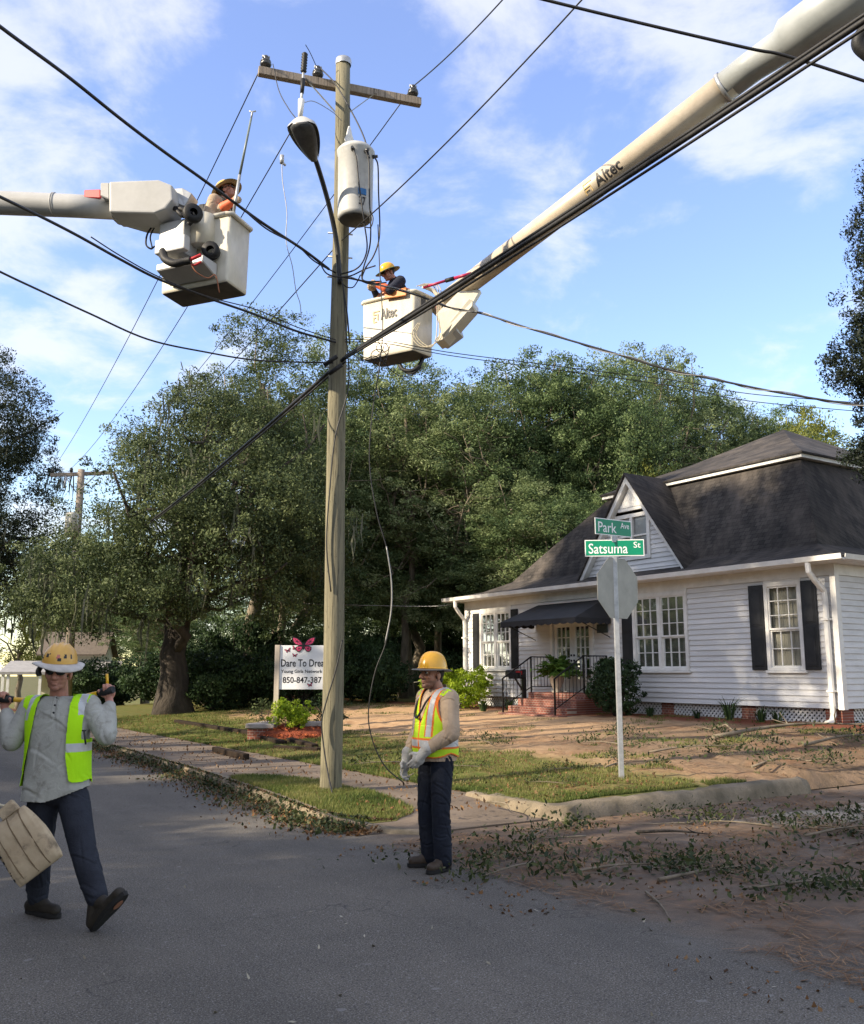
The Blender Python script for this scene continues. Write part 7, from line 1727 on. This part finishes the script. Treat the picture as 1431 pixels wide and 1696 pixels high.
    F = Body(); h0, t0 = J(50,1512,0.16), J(98,1520,0.02); h0.z = 0.012; t0.z = 0.012; foot_prims(F, aR, h0, t0, 1.0); put('boot', F.mesh('boot', 0.006, 3), M['boot'], root); bo = root.children[-1]; sole(bo, h0, t0, (0,0,1), tan_=False)
    F = Body(); h1 = J(160,1514,-0.28); h1.z = 0.02; t1 = J(209,1481,-0.40); upv_ = (Vector((-0.55,0.30,0.78))).normalized(); d = (t1-h1).normalized(); upv_ = (upv_ - d*upv_.dot(d)).normalized(); foot_prims(F, aL, h1, t1, 1.0, upv_); bo = put('boot', F.mesh('boot', 0.006, 3), M['boot'], root); sole(bo, h1, t1, upv_, tan_=True)
    # hat, glasses, hair
    ho, Mx = hat(root, H, Rh, M['hat_worn'], M['brim_white'], None, (0.112,0.136,0.128), 0.050, 0.018, 3, 0.064, 0.016)
    st = MB()
    def decal(a, t, w, h, mb):
        vs = []
        for da, dt in ((-w,-h),(w,-h),(w,h),(-w,h)):
            aa, tt = a+da, t+dt; r = math.cos(tt)**0.75*1.012; vs.append(Mx @ Vector((0.112*r*math.cos(aa), 0.136*r*math.sin(aa), 0.130*math.sin(tt))))
        mb.add(vs, [(0,1,2,3)])
    for a, t, w, h in ((-2.15,0.42,0.10,0.10),(-2.0,0.52,0.05,0.04),(-1.02,0.42,0.09,0.11),(-0.62,0.40,0.05,0.12),(-1.36,0.24,0.11,0.08),(-2.62,0.25,0.11,0.05),(-2.6,0.38,0.10,0.02)): decal(a, t, w, h, st)
    st.build('sticker', M['black'], ho); st = MB(); decal(-1.42, 0.42, 0.09, 0.09, st); decal(-1.5, 0.33, 0.05, 0.05, st); st.build('sticker', pm('red_sticker', (0.6,0.12,0.08), (0.5,0.25,0.2), 0.4, 30), ho)
    glasses(root, H, Rh)
    hb = Body(); hb.ell(H + Rh @ Vector((0,0.028,0.02)), (0.080,0.086,0.080), Rh); put('hair', hb.mesh('hair', 0.008, 2), M['hair'], root)
    k = MB(); k.tube(catmull([H + Rh @ Vector(p) for p in ((-0.12,0.02,0.03),(-0.13,0.0,0.0),(-0.12,-0.01,-0.03))]), 0.018, 8); k.build('hat_strap', M['black'], ho)
    return root, H, hL, hR
WK, WH, WHL, WHR = walker()
tl = thing('carrying_stick', 'yellow tool handle with black grips held across the walking worker\'s shoulders', 'tool', RW + Vector((0,0,0)))
k = MB(); zL, zR = WHL + Vector((0,-0.035,0.012)), WHR + Vector((0,-0.035,0.012)); md = (zL+zR)/2 + Vector((0,0.10,-0.055))
k.tube([zR + (zR-md)*0.35, zR, md, zL, zL + (zL-md).normalized()*0.03], 0.017, 10); k.build('handle', M['yellow'], tl)
for q in (zL, zR): k = MB(); d = (q-md).normalized(); k.tube([q-d*0.075, q-d*0.04, q+d*0.045], [0.021,0.027,0.025], 10); k.build('grip', M['rubber'], tl)
k = MB(); k.tube([zL+Vector((-0.005,0.01,0.02)), zL+Vector((-0.012,0.0,0.115))], 0.010, 8); k.build('peg', M['yellow'], tl)
# canvas bag
BG = at(41, 1398, 6.12); bag = thing('canvas_bag', 'stained tan canvas bag with stitched seams hanging in front of the walking worker\'s leg', 'bag', BG)
Rb = Matrix(((0.64,0.768,0.0),(0.12,-0.10,0.988),(-0.759,0.632,0.155))).to_4x4()    # columns: along the seams, across, depth
ax_a, ax_b = Vector((0.62,-0.10,-0.78)).normalized(), Vector((0.76,0.12,0.64)).normalized(); ax_b = (ax_b - ax_a*ax_b.dot(ax_a)).normalized(); ax_n = ax_a.cross(ax_b); ax_n = ax_n if ax_n.y < 0 else -ax_n
def bagp(a, b_, n): return ax_a*a + ax_b*b_ + ax_n*n
bm = bmesh.new(); nA, nB = 22, 22; 
def bag_w(s): return 0.155*(0.62 + 0.38*math.sin(min((s+1)/2*1.5+0.12, 1.35)*math.pi/2.6)) if s < 0.5 else 0.155
bgv = MB(); rows = []
for i in range(nA+1):
    s = -1 + 2*i/nA; w = (0.125 + 0.035*min(1,(s+1)/0.9)); rows.append([])
    for j in range(nB*2):
        a = 2*math.pi*j/(nB*2); ca_, sa_ = math.cos(a), math.sin(a); x = w*math.copysign(abs(ca_)**0.6, ca_); y = 0.062*math.copysign(abs(sa_)**0.75, sa_)*(1-0.75*abs(s)**5)
        y += 0.004*math.sin(9*s+3*ca_) + 0.003*math.sin(23*ca_+5*s); rows[-1].append(bagp(0.205*s + 0.03*(1-abs(ca_))*0, x*(1-0.06*abs(s)**6), y))
fs = [(i*nB*2+j, i*nB*2+(j+1) % (nB*2), (i+1)*nB*2+(j+1) % (nB*2), (i+1)*nB*2+j) for i in range(nA) for j in range(nB*2)] + [tuple(range(nB*2)), tuple(nA*nB*2 + j for j in range(nB*2))[::-1]]
bgv.add([v for r in rows for v in r], fs, 0, True)
M['canvas'] = cloth('stained_canvas', (0.50,0.40,0.27), (0.38,0.29,0.185), 0.9, 2.2, 0.14, dirt=(0.07,0.055,0.04))
bo = bgv.build('body', M['canvas'], bag)
for b_ in (-0.095, -0.005, 0.075): k = MB(); k.tube([bagp(0.2*s, b_, 0.0635*(1-0.75*abs(s)**5)*(1-(abs(b_)/0.17)**4)+0.001) for s in np.linspace(-0.98,0.98,24)], 0.0042, 5); k.build('seam', pm('dark_seam', (0.20,0.14,0.08), None, 0.9, 8), bo)
k = MB(); k.prism([bagp(-0.20,-0.03,0.03), bagp(-0.20,0.09,0.03), bagp(-0.285,0.075,0.02), bagp(-0.275,-0.035,0.02)], -ax_n*0.05); k.build('flap', M['canvas'], bag, 0.012, 2)
k = MB(); Rt = Matrix((ax_a, ax_b, ax_n)).transposed().to_4x4()
for i, s_ in enumerate(('S', 'R')): add_text(k, s_, 0.028, 0.034, Matrix.Translation(bagp(-0.02+0.115*i, -0.128, 0.043)) @ Rt, 0, 0.002)
for i in range(6): k.prism([bagp(-0.07+0.043*i, -0.152, 0.032), bagp(-0.048+0.043*i, -0.152, 0.032), bagp(-0.052+0.043*i, -0.142, 0.040), bagp(-0.068+0.043*i, -0.142, 0.040)], ax_n*0.003)
k.build('stencil', M['letter'], bo)
k = MB(); k.tube(catmull([bagp(-0.26,0.03,0.0), bagp(-0.36,0.0,0.02), (WHR+RW-BG)+Vector((-0.10,-0.10,-0.25)), (WHR+RW-BG)+Vector((-0.075,-0.05,0.0))]), 0.008, 6); k.build('strap', M['rope'], bag)

# ---- the standing worker in the middle
def stander():
    loc = Vector((0.035, 8.03, 0.0)); yaw = math.radians(-56)
    H = Vector((0.0,-0.045,1.575)); Rh = Euler((-0.04,0.0,0.10)).to_matrix(); nb = Vector((0,0.02,1.45))
    sR, sL = Vector((-0.175,0.01,1.375)), Vector((0.175,0.01,1.375)); eR, eL = Vector((-0.245,-0.01,1.10)), Vector((0.255,-0.02,1.10)); wR, wL = Vector((-0.215,-0.150,0.900)), Vector((0.125,-0.190,0.965))
    hp = [Vector((-0.085,0,0.90)), Vector((0.085,0,0.90))]; kn = [Vector((-0.10,-0.03,0.48)), Vector((0.095,-0.02,0.48))]; an = [Vector((-0.12,0.02,0.09)), Vector((0.10,0.0,0.09))]
    B = Body(); head_prims(B, H, Rh, 1.0); B.cap(nb-Vector((0,0,0.03)), 0.062, H+Vector((0,0.025,-0.06)), 0.057); B.cap(sR,0.07,sL,0.07)
    B.loft([(Vector((0,0,0.88)),0.13,0.10),(Vector((0,0,0.96)),0.155,0.12),(Vector((0,-0.01,1.08)),0.155,0.125),(Vector((0,0,1.26)),0.165,0.115),(Vector((0,0.005,1.38)),0.15,0.09),(Vector((0,0.015,1.44)),0.09,0.06)])
    for s, e, w in ((sR,eR,wR),(sL,eL,wL)): B.chain([s,e,w],[0.058,0.043,0.030])
    for h, k, a in zip(hp,kn,an): B.chain([h,k,a],[0.08,0.055,0.042])
    hl = wL + Vector((-0.045,-0.040,-0.070)); hr = wR + Vector((0.01,-0.030,-0.088))
    hand_prims(B, hl, hl-wL, (-0.4,-0.7,0.4), (-0.7,0.5,-0.3), (0.35,0.5,0.3)); hand_prims(B, hr, hr-wR, (0.3,-1,0), (1,0.3,0), (0.3,0.45,0.3))
    me = B.mesh('person', 0.005, 2); beard_attr(me, H, Rh, 0.75); root = put('person', me, M['skin_tan'], None); root.location = loc; root.rotation_euler = (0,0,yaw)
    tag(root, 'person in plain yellow hard hat, orange trimmed vest and jeans standing on the street', 'person')
    S = Body(); S.cap(sR,0.072,sL,0.072); S.loft([(Vector((0,0,0.80)),0.178,0.145),(Vector((0,0,0.90)),0.184,0.152),(Vector((0,-0.012,1.02)),0.186,0.160),(Vector((0,-0.008,1.15)),0.184,0.150),(Vector((0,0,1.28)),0.192,0.138),(Vector((0,0.005,1.37)),0.180,0.112),(Vector((0,0.01,1.425)),0.135,0.085),(Vector((0,0.015,1.455)),0.08,0.065)]); S.cap(nb-Vector((0,0,0.04)),0.082,nb+Vector((0,0.012,0.008)),0.070)
    for s, e, w in ((sR,eR,wR),(sL,eL,wL)): S.chain([s,s.lerp(e,0.5),e],[0.086,0.076,0.068]); S.chain([e,e.lerp(w,0.5),w],[0.068,0.060,0.045])
    me = S.mesh('shirt', 0.0075, 8, 0.016, 13, 0.10)
    mask_mesh(me, lambda c: (c[:,2] > 0.86+0.008*np.sin(c[:,0]*9+2*c[:,1])) & ~(((c[:,0]-nb.x)**2 + (c[:,1]-nb.y)**2 < 0.07**2) & (c[:,2] > 1.445))); o = put('shirt', me, M['tan_shirt'], root); o.modifiers.new('s','SOLIDIFY').thickness = 0.004
    V = Body(); V.cap(sR,0.085,sL,0.085); V.loft([(Vector((0,0,0.82)),0.195,0.162),(Vector((0,0,0.90)),0.200,0.168),(Vector((0,-0.012,1.02)),0.202,0.176),(Vector((0,-0.008,1.15)),0.199,0.166),(Vector((0,0,1.28)),0.206,0.153),(Vector((0,0.005,1.38)),0.194,0.128),(Vector((0,0.01,1.44)),0.15,0.10),(Vector((0,0.015,1.47)),0.095,0.08)]); V.cap(nb-Vector((0,0,0.05)),0.092,nb+Vector((0,0.012,-0.015)),0.080)
    me = V.mesh('vest', 0.0055, 14, 0.009, 15, 0.14)
    def hem(c): return 0.895 + 0.03*np.exp(-((c[:,1]-0.01)/0.07)**2)*np.clip((np.abs(c[:,0])-0.08)/0.10, 0, 1)
    def vn(c): return np.where(c[:,1] < 0.0, np.clip((c[:,2]-1.16)/0.30, 0, 1)*0.085, 0.0)
    def armd(c): return np.sqrt(((c[:,1]-0.0)/0.092)**2 + ((c[:,2]-1.30)/0.135)**2)
    def keep(c):
        neck = ((c[:,0]-nb.x)**2 + (c[:,1]-nb.y)**2 < 0.088**2) & (c[:,2] > nb.z-0.04)
        vneck = (c[:,1] < 0) & (np.abs(c[:,0]-0.01) < vn(c)) & (c[:,2] > 1.18)
        arm = (np.abs(c[:,0]) > 0.12) & (armd(c) < 1); slit = (np.abs(c[:,1]-0.01) < 0.05) & (np.abs(c[:,0]) > 0.12) & (c[:,2] < 0.0)
        return (c[:,2] > hem(c)) & ~neck & ~vneck & ~arm & ~slit
    def mi(c):
        x, y, z = np.abs(c[:,0]), c[:,1], c[:,2]; m = np.zeros(len(c), int)
        vs_ = (x > 0.088) & (x < 0.142) & (z > 1.07); m[vs_] = 1; m[((np.abs(x-0.085) < 0.007) | (np.abs(x-0.145) < 0.007)) & (z > 1.07)] = 2
        bd = (z > 0.985) & (z < 1.045); m[bd] = 1; m[(np.abs(z-0.980) < 0.008) | (np.abs(z-1.050) < 0.008)] = 2
        m[(z < hem(c)+0.016)] = 2; m[(x > 0.12) & (armd(c) < 1.16) & (z < 1.40)] = 2; m[(y < 0) & (np.abs(c[:,0]-0.01) < vn(c)+0.012) & (z > 1.12)] = 2
        m[(y < 0) & (np.abs(c[:,0]-0.01) < 0.007)] = 2
        return m
    mask_mesh(me, keep, mi); o = put('vest', me, [M['limey'], M['reflect'], M['trim_orange']], root); o.modifiers.new('s','SOLIDIFY').thickness = 0.005
    T = Body(); T.ell((0,0,0.93),(0.165,0.135,0.11))
    for h, k, a in zip(hp,kn,an): T.cap(h,0.103,k,0.078); T.chain([k,k.lerp(a,0.45),a+Vector((0,0,-0.005))],[0.076,0.078,0.074])
    put('jeans', T.mesh('jeans', 0.0075, 10, 0.015, 19, 0.12), M['denim'], root)
    for a, d in zip(an, ((-0.35,-0.94),(0.25,-0.97))):
        F = Body(); d = Vector((d[0],d[1],0)); h0 = Vector((a.x,a.y,0.012)) - d*0.05; t0 = h0 + d*0.24; foot_prims(F, a, h0, t0); bo = put('boot', F.mesh('boot', 0.006, 3), M['boot_brown'], root); sole(bo, h0, t0, (0,0,1), tan_=False)
    for w, h, args in ((wL,hl,((-0.4,-0.7,0.4),(-0.7,0.5,-0.3))),(wR,hr,((0.3,-1,0),(1,0.3,0)))):
        G = Body(); hand_prims(G, h, h-w, *args, curl=(0.35,0.5,0.3), k=1.1, fat=1.22); G.cap(w-(h-w)*0.25,0.054,w+(h-w)*0.3,0.044); G.cap(w+(h-w)*0.2,0.044,h,0.036); put('glove', G.mesh('glove', 0.005, 2, 0.004, 23, 0.05), M['glove'], root)
    hat(root, H, Rh, M['hat_yellow'], pm('clear_smoked_brim', (0.16,0.15,0.13), (0.10,0.095,0.09), 0.3, 5), None, (0.112,0.132,0.150), 0.046, 0.006, 0, 0.045, 0.006)
    k = MB(); Mx = Matrix.Translation(H + Rh @ Vector((0,0.008,0.045))) @ Rh.to_4x4(); k.tube([Mx @ Vector((0.1135*math.cos(a), 0.1335*math.sin(a), 0.004)) for a in np.linspace(0, 2*math.pi, 41)], 0.007, 6, caps=False); k.build('hat_band', M['hat_yellow'], root)
    for s in (-1, 1):
        k = MB(); c = H + Rh @ Vector((0.034*s,-0.084,0.012)); k.add([c + Vector(v)*0.0115 for v in SPV], SPF, 0, True); ey = k.build('eye', M['eyewhite'], root)
        k = MB(); c2 = c + Rh @ Vector((0.002,-0.0075,0)); k.add([c2 + Vector(v)*0.006 for v in SPV], SPF, 0, True); k.build('iris', M['iris'], ey)
        k = MB(); k.tube([H + Rh @ Vector(p) for p in ((0.014*s,-0.101,0.030),(0.036*s,-0.100,0.036),(0.056*s,-0.083,0.028))], 0.0045, 6); k.build('eyebrow', M['hair'], root)
    hb = Body(); hb.ell(H + Rh @ Vector((0,0.032,0.020)), (0.082,0.086,0.080), Rh); hb.ell(H + Rh @ Vector((0,0.06,-0.045)), (0.058,0.05,0.045), Rh); put('hair', hb.mesh('hair', 0.007, 2), M['hair'], root)
    k = MB(); k.tube(catmull([(-0.09,0.03,1.45),(-0.095,-0.10,1.38),(-0.075,-0.165,1.26),(-0.02,-0.185,1.22),(0.03,-0.175,1.27),(0.07,-0.12,1.38),(0.09,0.02,1.45)]), 0.009, 6); k.build('lanyard', M['rubber'], root)
    k = MB(); k.tube([H + Rh @ Vector((-0.008,-0.10,-0.06)), H + Rh @ Vector((-0.045,-0.155,-0.072))], 0.002, 5); k.build('toothpick', M['rope'], root)
    k = MB(); k.tube(catmull([hr + Vector(p) for p in ((0.02,-0.03,-0.02),(0.05,-0.06,-0.075),(0.085,-0.02,-0.07),(0.095,0.03,-0.05))]), 0.004, 5); k.build('cord', M['rope'], root)
    return root
ST = stander()

# ---- the two workers in the buckets (seen from the chest up)
def bucket_worker(label, loc, yaw, shirt, lean, hatmats, facing, armL, armR, glove=None, sleeve=None, hz=0.62):
    "legs bent inside the bucket; lean tilts the trunk"
    Rl = Euler((lean, 0, 0)).to_matrix(); pel = Vector((0,0,hz))
    def T_(x, y, z): return pel + Rl @ Vector((x, y, z))
    nb = T_(0,0.01,0.52); H = T_(0,-0.06,0.65); Rh = facing
    sR, sL = T_(-0.175,0,0.44), T_(0.175,0,0.44)
    B = Body(); head_prims(B, H, Rh, 1.0); B.cap(nb-Vector((0,0,0.03)),0.06,H+Rh @ Vector((0,0.03,-0.06)),0.056); B.cap(sR,0.07,sL,0.07); B.ell(T_(0,0,0.33),(0.165,0.115,0.18),Rl); B.ell(T_(0,0,0.13),(0.155,0.12,0.16),Rl); B.ell(pel,(0.15,0.12,0.11))
    for x in (-0.09, 0.09): B.chain([(x,0,hz),(x,-0.13,hz*0.52),(x,0.02,0.07)],[0.08,0.056,0.042]); B.cap((x,0.02,0.05),0.04,(x,-0.10,0.04),0.035)
    hands = []
    for s, (e, w, hd, sd_, n_, cu) in ((sL, armL), (sR, armR)):
        e, w = Vector(e), Vector(w); B.chain([s,e,w],[0.056,0.043,0.030]); h = w + Vector(hd).normalized()*0.055; hand_prims(B, h, hd, sd_, n_, cu); hands.append((w, h, hd, sd_, n_, cu))
    me = B.mesh('person', 0.006, 2); beard_attr(me, H, Rh, 0.4); root = put('person', me, M['skin_ruddy'], None); root.location = loc; root.rotation_euler = (0,0,yaw); tag(root, label, 'person')
    S = Body(); S.cap(sR,0.084,sL,0.084); S.loft([(T_(0,0,-0.06),0.18,0.145),(T_(0,0,0.10),0.185,0.15),(T_(0,0,0.30),0.195,0.14),(T_(0,0,0.43),0.18,0.11),(T_(0,0.005,0.50),0.13,0.085),(T_(0,0.01,0.525),0.08,0.065)]); S.cap(nb-Vector((0,0,0.04)),0.08,nb,0.066)
    for s, a in ((sL,armL),(sR,armR)): e, w = Vector(a[0]), Vector(a[1]); S.chain([s,s.lerp(e,0.5),e],[0.086,0.074,0.064]); S.chain([e,w],[0.064,0.046])
    put('shirt', S.mesh('shirt', 0.008, 8, 0.016, 33, 0.10), shirt, root)
    T = Body(); T.ell(pel,(0.165,0.135,0.11))
    for x in (-0.09, 0.09): T.chain([(x,0,hz),(x,-0.13,hz*0.52),(x,0.02,0.09)],[0.10,0.076,0.066])
    put('trousers', T.mesh('trousers', 0.01, 3), M['navy_twill'], root)
    if glove:
        for (w, h, hd, sd_, n_, cu) in hands: G = Body(); hand_prims(G, h, hd, sd_, n_, cu, 1.1, 1.25); G.cap(w,0.046,h,0.036); put('glove', G.mesh('glove', 0.006, 2), glove, root)
    if sleeve:
        for a in (armL,): e, w = Vector(a[0]), Vector(a[1]); G = Body(); G.chain([e.lerp(w,0.35), w],[0.068,0.052]); put('rubber_sleeve', G.mesh('rubber_sleeve', 0.008, 2), sleeve, root)
    hat(root, H, Rh, *hatmats, (0.112,0.134,0.122), 0.07, 0.006, 0, 0.045, 0.012); glasses(root, H, Rh)
    hb = Body(); hb.ell(H + Rh @ Vector((0,0.030,0.020)), (0.081,0.087,0.080), Rh); put('hair', hb.mesh('hair', 0.008, 2), M['hair'], root)
    return root, T_, H
G_ = (1.2,1.3,0.9)
wl_ = at(391,331,11.12); l1 = Vector((-2.83,11.40,6.58))
def inv(p, loc, yaw): return Matrix.Rotation(-yaw, 3, 'Z') @ (Vector(p)-loc)
y1 = math.radians(76); hp_ = inv(wl_, l1, y1)
W1, T1, H1 = bucket_worker('person in a tan shirt and orange sleeves in the left bucket holding a long pole', l1, y1, M['tan_shirt'], 0.12, (M['hat_worn'], M['brim_green'], M['straw']), Euler((-0.45, 0.1, 0.1)).to_matrix(),
    (hp_+Vector((0.02,0.24,-0.10)), hp_+Vector((-0.01,0.055,-0.03)), (0,-1,0.3), (0,0.2,1), (1,0,0), G_), ((-0.26,-0.02,0.80), (-0.16,-0.20,0.76), (0.5,-1,0.0), (0,0,1), (1,0,0), G_), M['glove_tan'], M['sleeve_orange'], hz=0.60)
k = MB()
for s in (-1, 1): k.tube(catmull([T1(0.09*s,0.15,0.10), T1(0.10*s,0.16,0.40), T1(0.10*s,0.02,0.535), T1(0.09*s,-0.16,0.40), T1(0.08*s,-0.165,0.10)]), 0.02, 6, flat=0.4)
k.tube(catmull([T1(-0.2,0,0.24), T1(0,-0.175,0.24), T1(0.2,0,0.24), T1(0.0,0.175,0.24), T1(-0.2,0,0.24)]), 0.02, 6, flat=0.5); k.build('harness', M['rubber'], W1)
k = MB(); k.box((-0.09,0.15,0.0),(0.09,0.26,0.22), M=Matrix.Translation(T1(0,0,0.25))); k.build('harness_pack', M['rubber'], W1, 0.03, 2)
l2 = Vector((-0.44,13.95,6.53)); y2 = math.radians(-62)
W2, T2, H2 = bucket_worker('person in dark navy shirt and green brimmed hard hat bent over the right bucket', l2, y2, M['navy_shirt'], 0.35, (M['hat_yellow'], M['brim_green'], M['straw']), Euler((0.42, 0.0, 0.0)).to_matrix(),
    ((0.20,-0.34,0.88), (0.06,-0.50,0.99), (-0.2,-1,0.1), (0,0.2,1), (-1,0,0), G_), ((-0.22,-0.34,0.86), (-0.08,-0.50,0.97), (0.2,-1,0.1), (0,0.2,1), (1,0,0), G_), M['glove_tan'], M['sleeve_orange'], hz=0.66)
k = MB(); k.add([T2(0.19+0.0,-0.03,0.50), T2(0.215,0.02,0.44), T2(0.215,-0.06,0.44)], [(0,1,2)]); k.build('shoulder_badge', M['signwhite'], W2)
# far trees and bushes down the street
for (x, y, s, z, lab) in ((-40,92,1.5,1.35,'pale yellow green tree far behind the small white house, at the left edge'),(-33,88,1.5,1.2,'hazy yellow green tree far down the street behind the roof of the small white house'),(-46,84,1.6,1.3,'far pale tree at the left edge of the street end')):
    copy_tree(YT, Vector((x, y, -2.6)), x*0.3, (s, z), lab)
for (x, y, s, z, lab) in ((-27,74,1.5,1.0,'green tree beside the small white house far down the street'),(-20,66,1.3,0.8,'dark tree far down the street right of the small white house'),(-15.5,58,1.2,0.7,'dark tree far behind the live oak trunk')):
    copy_tree(WC, Vector((x, y, -1.6)), y*0.7, (s, z), lab)
for (c, r, s, lab) in ((50,12.5,1.0,'dark hedge bush far down the pavement behind the walking worker\'s hand'),(42,10.5,1.4,'dark bush far down the pavement, nearer the live oak'),(38,12.5,1.6,'dark bush in deep shade just behind the live oak trunk')):
    copy_tree(HS, W(c, r, yard_h(c, r)), c, (s, s*0.9), lab, 'dark bushes along the wood edge')
